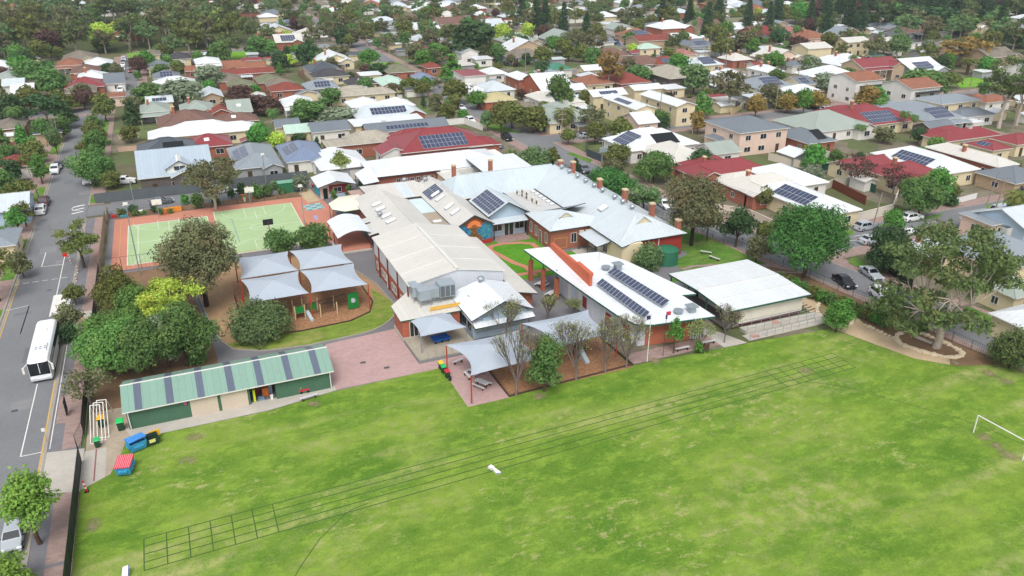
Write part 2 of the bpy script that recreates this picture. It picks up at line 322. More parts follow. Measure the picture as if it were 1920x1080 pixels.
def house(nl, fr, rt='h', rc='grey', wc='cream', z=3., fl='', label='', pitch=.42, cat='house', name='house', group=None, parts=True, R4=None, seed=0, trim=None):
    """nl, fr: nearest-left and far-right eave corners, in the photo; R4: the rectangle itself in metres"""
    x0, y0, x1, y1 = R4 if R4 else rect(nl, fr, z); rnd = random.Random(int(x0 * 31 + y0 * 17) + seed)
    RECTS.append((x0, y0, x1, y1)); t = thing(name, (x0, y0, 0), label, cat, group); ov = .45
    X0, Y0, X1, Y1 = x0 + ov, y0 + ov, x1 - ov, y1 - ov; w_, d = X1 - X0, Y1 - Y0; side = '-x' if x0 > 0 else '+x'; sx = X0 if x0 > 0 else X1
    roofm = [RC[rc](), trim or TRIM(), RC[rc]()]; wm = WC[wc](); span = min(x1 - x0, y1 - y0); h = span / 2 * pitch; mr = MB(); mw = MB()
    if rt == 'h':
        mw.box(X0, Y0, 0, X1, Y1, z - .1); r0, r1 = roof_hip(mr, x0, y0, x1, y1, z, h)
    elif rt == 'g': h = (y1 - y0) / 2 * pitch; walls_gable(mw, X0, Y0, X1, Y1, z, h - .22, 'x'); roof_gable(mr, x0, y0, x1, y1, z, h, 'x')
    elif rt == 'G': h = (x1 - x0) / 2 * pitch; walls_gable(mw, X0, Y0, X1, Y1, z, h - .22, 'y'); roof_gable(mr, x0, y0, x1, y1, z, h, 'y')
    elif rt == 'f':
        h = .3; mw.box(X0, Y0, 0, X1, Y1, z); slab(mr, [(x0, y0, z + .1), (x1, y0, z + .1), (x1, y1, z + .35), (x0, y1, z + .35)])
    if 'w' in fl:                           # a gabled wing towards the camera
        ww = min(6.5, (x1 - x0) * .45); a0 = x0 if 'l' in fl else x0 + (x1 - x0) * .42 if 'm' in fl else x1 - ww; ph = ww / 2 * pitch; yb = y0 + min((y1 - y0) / 2, ph / pitch + .2)
        walls_gable(mw, a0 + ov, y0 - 1.6, a0 + ww - ov, y0 + 1, z, ph - .22, 'y'); roof_gable(mr, a0, y0 - 2., a0 + ww, yb, z + .03, ph, 'y')
    mw.build('wall', wm, t); ro = mr.build('roof', roofm, t)
    if 'v' in fl:                           # verandah
        v0, v1 = (x0 + (6.5 if 'w' in fl and 'l' in fl else 0), x1 - (6.5 if 'w' in fl and 'l' not in fl else 0))
        if v1 - v0 > 2:
            mb = MB(); slab(mb, [(v0, y0 - 2.4, z - .75), (v1, y0 - 2.4, z - .75), (v1, y0 + ov, z - .25), (v0, y0 + ov, z - .25)]); mb.build('verandah_roof', roofm, t)
            k = max(2, int((v1 - v0) / 3)); 
            for i in range(k + 1): mb = MB(); xx = v0 + .15 + (v1 - v0 - .3) * i / k; mb.box(xx - .06, y0 - 2.3, 0, xx + .06, y0 - 2.18, z - .85); mb.build('verandah_post', TRIM(), t)
    if 'c' in fl:
        for i in range(1 if 'cc' not in fl else 2): chimney(t, x0 + (x1 - x0) * (.3 + .4 * i), (y0 + y1) / 2 + .8, z + h * .5, z + h + 1.0, .7)
    if 'a' in fl: mb = MB(); cx, cy2 = x0 + (x1 - x0) * .62, (y0 + y1) / 2; mb.box(cx - .6, cy2 - .6, z + h * .7, cx + .6, cy2 + .6, z + h + .6); mb.box(cx - .5, cy2 - .5, z + h + .6, cx + .5, cy2 + .5, z + h + .7, 1); mb.build('roof_cooler', [M('beige plastic', 'b5b3ac'), DTRIM()], t)
    if 'k' in fl: mb = MB(); cx = x0 + (x1 - x0) * .4; cy2 = y0 + (y1 - y0) * .22; zz = z + (cy2 - y0) * pitch; slab(mb, [(cx, cy2, zz + .15), (cx + 1.2, cy2, zz + .15), (cx + 1.2, cy2 + 1., zz + .15 + pitch), (cx, cy2 + 1., zz + .15 + pitch)], .2); mb.build('skylight', [M('skylight dome', 'f2f2f0', .3), TRIM()], t)
    if 'b' in fl:                           # black pool heating mat
        xa, xb, ya, yb_ = x0 + (x1 - x0) * .42, x0 + (x1 - x0) * .74, y0 + (y1 - y0) * .08, y0 + (y1 - y0) * .36; mb = MB(); slab(mb, [(xa, ya, z + .12 + (ya - y0) * pitch), (xb, ya, z + .12 + (ya - y0) * pitch), (xb, yb_, z + .12 + (yb_ - y0) * pitch), (xa, yb_, z + .12 + (yb_ - y0) * pitch)], .06, 0, 0); mb.build('pool_heater', M('black pool mat', '16191d', .5), t)
    sl2 = math.sqrt(1 + pitch * pitch)
    if 's' in fl and rt in 'hg':            # solar on the slope facing the camera
        ny = max(1, min(3, int((y1 - y0) / 2 * sl2 / 2.2))); nx = max(3, min(12, int((x1 - x0) * .5))); ox = x0 + (x1 - x0 - nx * 1.04) * .5
        panels(t, (ox, y0 + .8, z + .8 * pitch), (1, 0, 0), (0, 1, pitch), nx, ny)
    if 'S' in fl:                           # solar on the side slope
        n2 = max(3, min(10, int((y1 - y0) * .45))); oy = (y0 + y1) / 2 - n2 * .52; nl2 = max(1, min(3, int((x1 - x0) / 2 * sl2 / 2.3)))
        if x0 > 0: panels(t, (x0 + .8, oy, z + .8 * pitch), (0, 1, 0), (1, 0, pitch), n2, nl2)
        else: panels(t, (x1 - .8, oy, z + .8 * pitch), (0, 1, 0), (-1, 0, pitch), n2, nl2)
    if 'p' in fl and x1 - x0 > 9:            # flat patio roof on posts
        a0 = x0 + rnd.uniform(.3, (x1 - x0) * .5); a1 = a0 + rnd.uniform(3.5, 5); pc = rnd.choice(['white', 'cream', 'grey', 'mid', 'pale'])
        mb = MB(); slab(mb, [(a0, y0 - 3.2, 2.3), (a1, y0 - 3.2, 2.3), (a1, y0 + .2, 2.55), (a0, y0 + .2, 2.55)], .1); mb.build('patio_roof', [RC[pc](), TRIM()], t)
        for q in (a0 + .15, a1 - .15): mb = MB(); mb.box(q - .05, y0 - 3.1, 0, q + .05, y0 - 3, 2.2); mb.build('patio_post', TRIM(), t)
    if 'e' in fl:                           # lower rear or side extension
        b0 = x0 + (x1 - x0) * rnd.uniform(0, .35); b1 = min(x1, b0 + (x1 - x0) * .6); mb = MB(); mb.box(b0 + .4, y1 - 1, 0, b1 - .4, y1 + 2.6, z - .4); mb.build('rear_wall', wm, t)
        mb = MB(); roof_hip(mb, b0, y1 - (b1 - b0) * .4, b1, y1 + 3.1, z - .12, min(b1 - b0, 3.1 + (b1 - b0) * .4) / 2 * pitch * 1.15); mb.build('rear_roof', roofm, t)
    if parts:
        fy = Y0; k = max(1, int(w_ / 4.2)); dn = rnd.randrange(k) if k > 1 else -1; lv = 1 if z < 4.6 else int(z / 2.9)
        for q in range(lv):
            for i in range(k):
                u = X0 + w_ * (i + .5) / k + rnd.uniform(-.4, .4); zz = .95 + q * 2.9
                if 'w' in fl and ((('l' in fl) and u < x0 + 6.5) or (('l' not in fl) and u > x1 - 6.5)): continue
                if i == dn and q == 0: mb = MB(); mb.box(u - .5, fy - .05, .05, u + .5, fy + .02, 2.15); mb.build('door', M(rnd.choice(['dark door', 'red door', 'white door']), {'d': '4a3b30'}.get('d')) , t)
                elif 'o' in fl and q == 0 and i == k - 1 and w_ > 7: mb = MB(); mb.box(u - 1.4, fy - .04, .03, u + 1.1, fy + .02, 2.2); mb.build('garage_door', M('garage door', 'c9c5bc', .6), t)
                else: window(t, '-y', (fy, u), zz, rnd.choice([1.2, 1.5, 1.8]), 1.2)
            k2 = max(1, int(d / 5))
            for i in range(k2): window(t, side, (sx, Y0 + d * (i + .5) / k2 + rnd.uniform(-.5, .5)), .95 + q * 2.9, rnd.choice([1., 1.4]), 1.1)
        if 'w' in fl: a0 = x0 if 'l' in fl else x1 - min(6.5, (x1 - x0) * .45); window(t, '-y', (y0 - 1.6, a0 + min(6.5, (x1 - x0) * .45) / 2), .95, 1.7, 1.3)
    return t
def flat(name, pts, z, m, zb=None, label=None, kind='structure'):
    """a ground sheet; pts are photo points (tuples) or world points (Vectors)"""
    P_ = [G(*p) if isinstance(p, tuple) else p for p in pts]; mb = MB(); ar = sum(P_[i].x * P_[(i + 1) % len(P_)].y - P_[(i + 1) % len(P_)].x * P_[i].y for i in range(len(P_)))
    if ar < 0: P_ = P_[::-1]
    if zb is None: mb.poly([(p.x, p.y, z) for p in P_])
    else: mb.prism([(p.x, p.y) for p in P_], zb, z)
    o = mb.build(name, m); o['kind'] = kind; return o
W_ = lambda x, y: Vector((x, y, 0))
def rectf(name, x0, y0, x1, y1, z, m, zb=None): return flat(name, [W_(x0, y0), W_(x1, y0), W_(x1, y1), W_(x0, y1)], z, m, zb)
def ribbon(mb, pts, w_, z, mi=0, zb=None):
    """flat strip along world points"""
    P_ = [Vector((p[0], p[1], 0)) for p in pts]
    for i in range(len(P_) - 1):
        a, b = P_[i], P_[i + 1]; d = (b - a)
        if d.length < 1e-4: continue
        d.normalize(); n = Vector((-d.y, d.x, 0)) * w_ / 2; e = d * (w_ * .3)
        q = [(a - n - e), (b - n + e), (b + n + e), (a + n - e)]
        if zb is None: mb.poly([(p.x, p.y, z + i * 1e-4) for p in q], mi)
        else: mb.prism([(p.x, p.y) for p in q], zb, z + i * 1e-4, mi)
# ================================================================ ground, roads, lawns
def grass_mat(name, dark, light, tan, sc=.045, tanw=.62, streak=0):
    if name in MATS: return MATS[name]
    m, N, L, b = nodes(name); v = coords(N, L, True); dark, light, tan = srgb(dark), srgb(light), srgb(tan)
    mp = N.new('ShaderNodeMapping'); L.new(v, mp.inputs[0]); mp.inputs['Scale'].default_value = (.75, 1.25, 1); mp.inputs['Rotation'].default_value = (0, 0, R(8)); v2 = mp.outputs[0]
    a = mix(N, L, ramp(N, L, noise(N, L, v2, sc * 2.2, 6, .62), [(.4, (0, 0, 0)), (.6, (1, 1, 1))]), dark, light)
    a = mix(N, L, ramp(N, L, noise(N, L, v2, sc * 5, 6, .68), [(.45, (0, 0, 0)), (.7, (.55, .55, .55))]), a, mul(light, 1.3))
    a = mix(N, L, ramp(N, L, noise(N, L, v2, sc * 7, 5, .7), [(.42, (0, 0, 0)), (.8, (.75, .75, .75))]), a, mul(dark, .62))
    a = mix(N, L, math_(N, L, 'MULTIPLY', ramp(N, L, noise(N, L, v, 1.1, 5, .75), [(.42, (0, 0, 0)), (.62, (1, 1, 1))]), .38), a, mul(dark, .8)); a = mix(N, L, math_(N, L, 'MULTIPLY', ramp(N, L, noise(N, L, v2, .5, 6, .75), [(.5, (0, 0, 0)), (.62, (1, 1, 1))]), .55), a, mul(light, 1.35))
    m3 = N.new('ShaderNodeMapping'); L.new(v, m3.inputs[0]); m3.inputs['Scale'].default_value = (.28, 1.7, 1); m3.inputs['Rotation'].default_value = (0, 0, R(-5))
    st = math_(N, L, 'MULTIPLY', ramp(N, L, noise(N, L, m3.outputs[0], sc * 1.7, 3, .55), [(.54, (0, 0, 0)), (.64, (1, 1, 1))]), ramp(N, L, noise(N, L, v, .7, 6, .75), [(.38, (0, 0, 0)), (.62, (1, 1, 1))])); a = mix(N, L, math_(N, L, 'MULTIPLY', st, .8), a, mul(tan, 1.05))
    big = noise(N, L, v2, sc * 1.1, 3, .5); worn = noise(N, L, v, .55, 6, .72)
    f = math_(N, L, 'MULTIPLY', ramp(N, L, big, [(.5, (0, 0, 0)), (.64, (1, 1, 1))]), ramp(N, L, worn, [(.46, (0, 0, 0)), (tanw, (1, 1, 1))]))
    a = mix(N, L, math_(N, L, 'MULTIPLY', f, .6), a, tan)
    sp = math_(N, L, 'MULTIPLY', ramp(N, L, noise(N, L, v, .09, 3, .5), [(.5, (0, 0, 0)), (.6, (1, 1, 1))]), ramp(N, L, noise(N, L, v2, .75, 7, .8), [(.54, (0, 0, 0)), (.6, (1, 1, 1))])); a = mix(N, L, math_(N, L, 'MULTIPLY', sp, .7), a, tan)
    a = mix(N, L, math_(N, L, 'MULTIPLY', noise(N, L, v, 3.2, 3, .8), .55), a, mul(light, 1.35))
    a = mix(N, L, math_(N, L, 'MULTIPLY', ramp(N, L, noise(N, L, v, 5.5, 2, .8), [(.5, (0, 0, 0)), (.75, (1, 1, 1))]), .4), a, mul(dark, .5))
    L.new(a, b.inputs['Base Color']); b.inputs['Roughness'].default_value = .95; b.inputs['Specular IOR Level'].default_value = .05
    bp = N.new('ShaderNodeBump'); bp.inputs['Strength'].default_value = .5; bp.inputs['Distance'].default_value = .05; L.new(noise(N, L, v, 6, 3, .8), bp.inputs['Height']); L.new(bp.outputs[0], b.inputs['Normal'])
    MATS[name] = m; return m
def speck(name, c, var=.2, sc=.12, fsc=3., rough=.9, c2=None, amt=.5):
    """asphalt, paving, mulch, earth: large stains plus fine aggregate, in world space"""
    if name in MATS: return MATS[name]
    m, N, L, b = nodes(name); v = coords(N, L, True); c = srgb(c); c2 = srgb(c2) if c2 else mul(c, .6)
    a = mix(N, L, ramp(N, L, noise(N, L, v, sc, 6, .65), [(.3, (0, 0, 0)), (.7, (1, 1, 1))]), mul(c, 1 - var), mul(c, 1 + var))
    a = mix(N, L, math_(N, L, 'MULTIPLY', ramp(N, L, noise(N, L, v, fsc, 3, .8), [(.4, (0, 0, 0)), (.65, (1, 1, 1))]), amt), a, c2)
    L.new(a, b.inputs['Base Color']); b.inputs['Roughness'].default_value = rough; b.inputs['Specular IOR Level'].default_value = .15
    MATS[name] = m; return m
def paver(name, c, bw=.45, bh=.22, mort='8f857b', k=.55):
    if name in MATS: return MATS[name]
    m, N, L, b = nodes(name); v = coords(N, L, True); c = srgb(c)
    a = mix(N, L, noise(N, L, v, .3, 6, .7), mul(c, .75), mul(c, 1.2))
    br = N.new('ShaderNodeTexBrick'); br.inputs['Scale'].default_value = 1; br.inputs['Brick Width'].default_value = bw; br.inputs['Row Height'].default_value = bh; br.inputs['Mortar Size'].default_value = .014
    br.inputs['Color1'].default_value = (*mul(c, 1.2), 1); br.inputs['Color2'].default_value = (*mul(c, .72), 1); br.inputs['Mortar'].default_value = (*srgb(mort), 1); L.new(v, br.inputs['Vector'])
    a = mix(N, L, k, a, br.outputs['Color']); L.new(a, b.inputs['Base Color']); b.inputs['Roughness'].default_value = .9; b.inputs['Specular IOR Level'].default_value = .15
    MATS[name] = m; return m
GR = grass_mat('oval turf', '34651b', '788f38', 'b0a47a')
LAWN = grass_mat('verge lawn', '3f6428', '5f8236', '94875f', sc=.1)
ROAD = speck('road asphalt', '7a7b7d', .12, .09, 2.2, amt=.25); YARD = speck('yard asphalt', '777678', .14, .15, 2.4, amt=.25)
PINK = paver('pink brick paving', 'b1938f', .45, .22, 'a0908c', .35); FOOT = paver('footpath brick paving', '9a837c', .6, .3)
CONC = speck('pale concrete', 'b5afa5', .12, .3, 3, amt=.2); KERB = speck('kerb concrete', '9a948a', .12, .4, 3, amt=.2); MULCH = speck('bark mulch', 'a47c5c', .2, .3, 2.2, c2='5e3d28', amt=.55)
EARTH = speck('bare earth', '80664f', .22, .2, 1.6, c2='55452f', amt=.4); COURTR = speck('terracotta court surface', 'bd806c', .07, .2, 3, amt=.12); COURTG = speck('green court surface', 'a2b98a', .08, .15, 3, amt=.12)
LINE = speck('white line paint', 'dedcd6', .06, 1, 6, amt=.15); YLINE = speck('yellow line paint', 'cda65a', .1, 1, 6, amt=.3)
TURF = grass_mat('artificial turf', '4a7c22', '568a28', '5f8f35', sc=.3); SAND = speck('sandy path', 'bfa98a', .12, .4, 2.5, amt=.25)
def yard_mat():
    m, N, L, b = nodes('suburb yards'); v = coords(N, L, True)
    vo = N.new('ShaderNodeTexVoronoi'); vo.inputs['Scale'].default_value = .085; vo.distance = 'MANHATTAN'; L.new(v, vo.inputs['Vector'])
    sp = N.new('ShaderNodeSeparateColor'); L.new(vo.outputs['Color'], sp.inputs[0])
    a = ramp(N, L, sp.outputs[0], [(0, srgb('4d6630')), (.22, srgb('5f7a38')), (.3, srgb('7d7264')), (.5, srgb('7f786a')), (.62, srgb('5f5c40')), (.8, srgb('4c5f2c')), (1, srgb('8a857a'))])
    a.node.color_ramp.interpolation = 'CONSTANT'
    a = mix(N, L, ramp(N, L, noise(N, L, v, .25, 6, .7), [(.4, (0, 0, 0)), (.65, (.8, .8, .8))]), a, srgb('3f4a28'))
    a = mix(N, L, math_(N, L, 'MULTIPLY', noise(N, L, v, 2.5, 3, .8), .5), a, srgb('75684f'))
    L.new(a, b.inputs['Base Color']); b.inputs['Roughness'].default_value = .95; return m
rectf('ground', -500, -60, 1150, 1350, -.06, yard_mat())
# oval
OV = [W_(-14.6, -40), W_(96, -40), W_(95.4, 57), W_(93.4, 68), W_(90.5, 69.5), W_(88.5, 60.5), W_(85.2, 63.5), W_(81.2, 74.6), W_(70.5, 75.6), W_(49.4, 76.7), W_(32, 76), W_(26.8, 76), W_(26.8, 85.9), W_(13, 85.7), W_(5, 84.4), W_(-6.5, 84.4), W_(-10.4, 84.6), W_(-11.2, 81), W_(-11.9, 78.6), W_(-14.6, 77)]
flat('oval_grass', OV, .0, GR)
# school ground sheets
rectf('asphalt_yard', -14.4, 84, 86, 178, -.02, YARD)
flat('brick_paving', [W_(12.2, 85.9), W_(26.8, 85.9), W_(26.8, 99.2), W_(14.3, 98.2)], .0, PINK); rectf('brick_paving', 26.8, 75.9, 32.2, 88.2, .004, PINK)
flat('concrete_apron', [W_(-9.8, 84.4), W_(5, 84.5), W_(13.2, 85.8), W_(13.2, 87), W_(-10.6, 87)], .012, CONC)
flat('concrete_apron', [W_(-14.5, 77), W_(-11.9, 78.6), W_(-11.2, 81), W_(-10.4, 84.6), W_(-9, 84.8), W_(-10.6, 92), W_(-14.5, 92)], .004, speck('dusty concrete', 'a99b88', .2, .35, 2.5, amt=.35))
flat('concrete_apron', [W_(-14.6, 77), W_(-12.4, 78.3), W_(-12.4, 84), W_(-14.6, 84)], .008, CONC); rectf('painted_strip', -13.5, 78, -13.35, 84, .014, M('dull red line', '8e5a5a'))
flat('garden_bed', [W_(-14.4, 92), W_(-10.6, 89.5), W_(-10.6, 94.5), W_(0, 94.5), W_(.4, 100), W_(0, 108), W_(-1, 118), W_(-3, 136), W_(-14.4, 136)], .0, EARTH)
# playground: earth, lawn rim, mulch, curved kerb
def arc(cx, cy, r, a0, a1, n=14): return [W_(cx + r * math.cos(R(a0 + (a1 - a0) * i / n)), cy + r * math.sin(R(a0 + (a1 - a0) * i / n))) for i in range(n + 1)]
PG = arc(18.4, 107.2, 8.0, 15, -80, 14) + [W_(12.3, 98.8), W_(6.6, 99.5), W_(2.6, 101.6), W_(1.3, 104.8), W_(.2, 112), W_(-.6, 122), W_(2.5, 130), W_(5.2, 134.6), W_(23, 134.6), W_(23.4, 124), W_(25.8, 115)]
flat('playground_earth', PG, .003, speck('dusty playground earth', 'a58868', .16, .2, 2, c2='7d6248', amt=.4))
flat('playground_lawn', arc(18.4, 107.2, 7.85, 15, -80, 14) + [W_(12.3, 99), W_(6.8, 99.7), W_(2.9, 101.8), W_(2, 103.6), W_(8, 104.6), W_(14, 104.4), W_(20, 104.6), W_(22.5, 106), W_(24, 109.5), W_(24.4, 114)], .008, grass_mat('patchy playground lawn', '57702a', '76893a', 'a58e66', sc=.18, tanw=.55))
flat('playground_mulch', [W_(4.2, 104.4), W_(12, 103.4), W_(19, 103.8), W_(22.3, 105.6), W_(23.6, 109), W_(23.4, 116), W_(22.2, 125.4), W_(4.6, 125.4)], .014, MULCH)
mb = MB(); ribbon(mb, PG + [PG[0]], .22, .1, zb=-.03); o = mb.build('garden_kerb', KERB); o['kind'] = 'structure'
mb = MB(); ribbon(mb, [W_(4.2, 104.4), W_(12, 103.4), W_(19, 103.8), W_(22.3, 105.6), W_(23.6, 109), W_(23.4, 116), W_(22.2, 125.4)], .16, .17, zb=-.03); o = mb.build('timber_edging', M('dark sleeper timber', '4c3a2e')); o['kind'] = 'structure'
rectf('mulch_bed', 32.2, 76.3, 49.6, 88.2, .003, MULCH)
mb = MB(); ribbon(mb, [W_(32.2, 85.6), W_(32.2, 76.1), W_(50, 76.9), W_(49.8, 85)], .2, .18, zb=-.03); o = mb.build('timber_edging', M('dark sleeper timber', '4c3a2e')); o['kind'] = 'structure'
rectf('brick_paving', 50, 76.9, 63.8, 79.6, .004, FOOT)
flat('concrete_path', [W_(63.8, 76), W_(67.6, 75.9), W_(66, 80), W_(63.9, 83.5), W_(62.8, 83.2), W_(63.8, 79.4)], .008, CONC)
flat('sandy_path', [W_(81.4, 74.4), W_(85.1, 63.6), W_(88, 60.6), W_(89.6, 62), W_(87.2, 67), W_(86.4, 73), W_(88, 78), W_(86.4, 84), W_(83.3, 84.5), W_(82.2, 80)], .01, SAND)
flat('garden_bed', [W_(88.2, 60.2), W_(95, 57.6), W_(92.6, 75), W_(91, 92), W_(88.8, 96), W_(86, 97), W_(83.4, 84.6), W_(86.6, 84), W_(88.2, 78), W_(86.6, 73), W_(87.4, 67)], .005, EARTH)
# lawn by the tank and along the street fence
flat('school_lawn', [W_(68.8, 97.5), W_(72, 96.4), W_(80, 97.6), W_(88.5, 97.5), W_(87.2, 112), W_(82.5, 132), W_(79, 132), W_(79, 106.5), W_(74.8, 104.5), W_(73.8, 101)], .0, LAWN)
mb = MB(); ribbon(mb, [W_(74.2, 101), W_(76.5, 101.4), W_(80, 100.4), W_(82, 97.8)], .8, .05); o = mb.build('paved_path', FOOT); o['kind'] = 'structure'
# courtyard turf with a red running loop
flat('courtyard_turf', [W_(42.5, 107.5), W_(59, 107.5), W_(59, 118), W_(57.3, 126.4), W_(52, 126.4), W_(49, 124.8), W_(42.5, 124.8)], .0, TURF)
rectf('courtyard_turf', 59.4, 107.2, 64.7, 115.6, .004, TURF); rectf('verandah_paving', 61, 109.6, 64.8, 116, .01, CONC)
flat('verandah_paving', [W_(50.6, 124), W_(57, 124), W_(57, 127.6), W_(50.2, 127.6)], .012, FOOT)
loop = [G(*p) for p in ((1003, 516), (985, 500), (962, 492), (940, 480), (918, 469), (920, 462), (942, 457), (975, 455), (998, 457), (1009, 466))]
mb = MB(); ribbon(mb, loop, 1.0, .02); o = mb.build('running_loop', COURTR); o['kind'] = 'structure'
mb = MB(); ribbon(mb, [G(958, 517), G(985, 513), G(1030, 505)], 1.0, .018); o = mb.build('running_loop', COURTR); o['kind'] = 'structure'
# sports courts
flat('sports_court', [W_(-13.4, 137.2), W_(22.6, 137.2), W_(22.6, 130.2), W_(29, 130.2), W_(29, 144), W_(27, 152), W_(26, 166), W_(-13.4, 165.2)], .004, COURTR)
rectf('court_green', -10.9, 139.2, 3.3, 160.4, .012, COURTG); rectf('court_green', 4.6, 137.4, 19.8, 162.4, .012, COURTG)
def outline(mb, x0, y0, x1, y1, z, w_=.09, mi=0):
    ribbon(mb, [W_(x0, y0), W_(x1, y0)], w_, z, mi); ribbon(mb, [W_(x1, y0), W_(x1, y1)], w_, z + .001, mi); ribbon(mb, [W_(x1, y1), W_(x0, y1)], w_, z + .002, mi); ribbon(mb, [W_(x0, y1), W_(x0, y0)], w_, z + .003, mi)
mb = MB(); outline(mb, -10.9, 139.2, 3.3, 160.4, .02, .12); outline(mb, 4.6, 137.4, 19.8, 162.4, .02, .12); outline(mb, -9.2, 139.3, 1.8, 160.2, .024)
for x0, x1 in ((-10.9, 3.3), (4.6, 19.8)):
    m_ = (x0 + x1) / 2; ribbon(mb, [W_(x0, 150), W_(x1, 150)], .09, .026); ribbon(mb, [W_(m_, 139.4), W_(m_, 144.6)], .08, .028); ribbon(mb, [W_(m_, 155), W_(m_, 160.2)], .08, .028)
    ribbon(mb, arc(m_, 150, 1.8, 0, 360, 24), .08, .03)
    for yc, a0 in ((138.2, 0), (161.6, 180)): ribbon(mb, arc(m_, yc, 6.2, a0 + 2, a0 + 178, 26), .08, .03); outline(mb, m_ - 1.9, yc - (0 if a0 == 0 else 5), m_ + 1.9, yc + (5 if a0 == 0 else 0), .033, .08)
o = mb.build('court_lines', LINE); o['kind'] = 'structure'
mb = MB(); outline(mb, -12.2, 138, 21, 163.8, .022, .08); o = mb.build('court_lines', YLINE); o['kind'] = 'structure'
mb = MB(); ribbon(mb, [G(434 + 240 * 0, 410), G(450, 455)], .1, .034); o = mb.build('court_lines', M('blue line paint', '5f7f9c')); o['kind'] = 'structure'
def checker():
    m, N, L, b = nodes('teal painted squares'); v = coords(N, L, True); c = N.new('ShaderNodeTexChecker'); c.inputs['Scale'].default_value = .95; c.inputs['Color1'].default_value = (*srgb('5e8f95'), 1); c.inputs['Color2'].default_value = (*srgb('a2b7ae'), 1); L.new(v, c.inputs['Vector']); L.new(c.outputs[0], b.inputs['Base Color']); b.inputs['Roughness'].default_value = .85; return m
flat('chess_board_paint', [(568, 386), (600, 379), (609, 390), (576, 396)], .02, checker())
flat('painted_map', [(587, 405), (593, 403), (597, 411), (592, 413)], .02, M('lilac paint', '9d9cc0'))
flat('concrete_apron', [(560, 362), (580, 352), (600, 376), (577, 380)], .014, SAND)
# garden strip behind the courts
flat('garden_bed', [W_(-13.4, 165.4), W_(24, 165.8), W_(24, 169.4), W_(-13.4, 169.4)], .006, EARTH)
rectf('lane', -18.5, 169.4, 26, 176.4, -.008, ROAD)
# mown running track lines on the oval
TL = M('dark mown line', '405c2a', .95, .2, .5)
mb = MB(); T0 = (-8.8, 66.8, 62.4)
for i in range(5):
    f = i / 4; a = Vector((-8.75, 66.8 - 4.4 * f, 0)); b = Vector((76.2, 69 - 4.1 * f, 0)); ribbon(mb, [a, b], .12, .006 + i * .001)
for j in range(7): x = -8.75 + 1.95 * j; ribbon(mb, [W_(x, 66.8 + .0259 * (x + 8.75)), W_(x, 62.4 + .0294 * (x + 8.75))], .1, .014 + j * .0005)
for j in range(7): x = 76.2 - 1.9 * j; ribbon(mb, [W_(x, 66.8 + .0259 * (x + 8.75)), W_(x, 62.4 + .0294 * (x + 8.75))], .1, .014 + j * .0005)
ribbon(mb, [G(690, 944), G(660, 955), G(645, 966), G(600, 1010), G(565, 1060), G(545, 1095)], .08, .02)
ribbon(mb, [G(1510, 716), G(1545, 719), G(1600, 729), G(1700, 757), G(1790, 782), G(1850, 804), G(1960, 850)], .08, .02)
o = mb.build('track_lines', TL); o['kind'] = 'structure'
def scuff(p, rx, ry, c='8f8466', seed=0, a=0.):
    rnd = random.Random(seed); g = G(*p); pts = []
    for i in range(26): t = 2 * math.pi * i / 26; k = 1 + .22 * math.sin(3 * t + seed) + rnd.uniform(-.14, .14); x, y = rx * k * math.cos(t), ry * k * math.sin(t); pts.append(W_(g.x + x * math.cos(a) - y * math.sin(a), g.y + x * math.sin(a) + y * math.cos(a)))
    return pts
def worn_mat():
    m, N, L, b = nodes('worn turf'); v = coords(N, L, True); g = coords(N, L)
    ln = N.new('ShaderNodeVectorMath'); ln.operation = 'LENGTH'; L.new(g, ln.inputs[0])
    n_ = noise(N, L, v, .8, 7, .75); a = ramp(N, L, noise(N, L, v, 1.5, 5, .7), [(.3, srgb('86795a')), (.7, srgb('9d8f70'))]); L.new(a, b.inputs['Base Color']); b.inputs['Roughness'].default_value = .95
    fall = math_(N, L, 'SUBTRACT', 1.05, math_(N, L, 'MULTIPLY', ln.outputs['Value'], .42))
    al = ramp(N, L, math_(N, L, 'MULTIPLY', n_, fall), [(.3, (0, 0, 0)), (.54, (1, 1, 1))]); L.new(math_(N, L, 'MULTIPLY', al, .75), b.inputs['Alpha']); return m
WORN = worn_mat(); k = 0
for p, rx, ry in (((355, 862), 1.6, 1.), ((365, 820), 1.2, .7), ((175, 985), 1.3, 1.), ((1010, 742), 1.6, 1.1), ((1228, 677), 1.5, .8), ((585, 758), 1.5, .6), ((1870, 838), 2.3, 1.8), ((1845, 820), 1.2, .8), ((1895, 855), 1.4, 1), ((1510, 695), 1.6, 1), ((1855, 700), 2.6, 1.6), ((1890, 715), 2.4, 1.8), ((1790, 680), 2.4, 1.2)):
    k += 1; g = G(*p); mb = MB(); mb.poly([(q.x, q.y, .03 + k * .0008) for q in scuff(p, rx * 1.35, ry * 1.35, seed=k)]); o = mb.build('worn_turf_patch', WORN, loc=(g.x, g.y, 0)); o['kind'] = 'structure'
# ---- left street
rectf('road', -27.4, -20, -18.6, 284, -.045, ROAD)
for x0, x1 in ((-18.6, -18.35), (-27.65, -27.4)):
    for y0, y1 in ((-20, 168), (177, 270)) if x0 > -20 else ((-20, 270),): rectf('kerb', x0, y0, x1, y1, .09, KERB, -.06)
rectf('gutter', -18.95, -20, -18.6, 168, -.038, KERB); rectf('gutter', -27.4, -20, -27.05, 270, -.038, KERB)
rectf('footpath', -18.35, -20, -15.0, 168, .05, speck('footpath asphalt', '77767a', .12, .3, 3, amt=.25), -.06)
for y0, y1 in ((-20, 66), (66.5, 77), (85.2, 92), (95, 112), (115, 168)): rectf('footpath', -16.9, y0, -15.0, y1, .056, FOOT)
rectf('footpath', -17.9, 91, -15.05, 97.5, .06, FOOT); flat('driveway', [W_(-18.7, 78), W_(-14.6, 76.6), W_(-14.6, 84.6), W_(-18.7, 85.4)], .064, CONC)
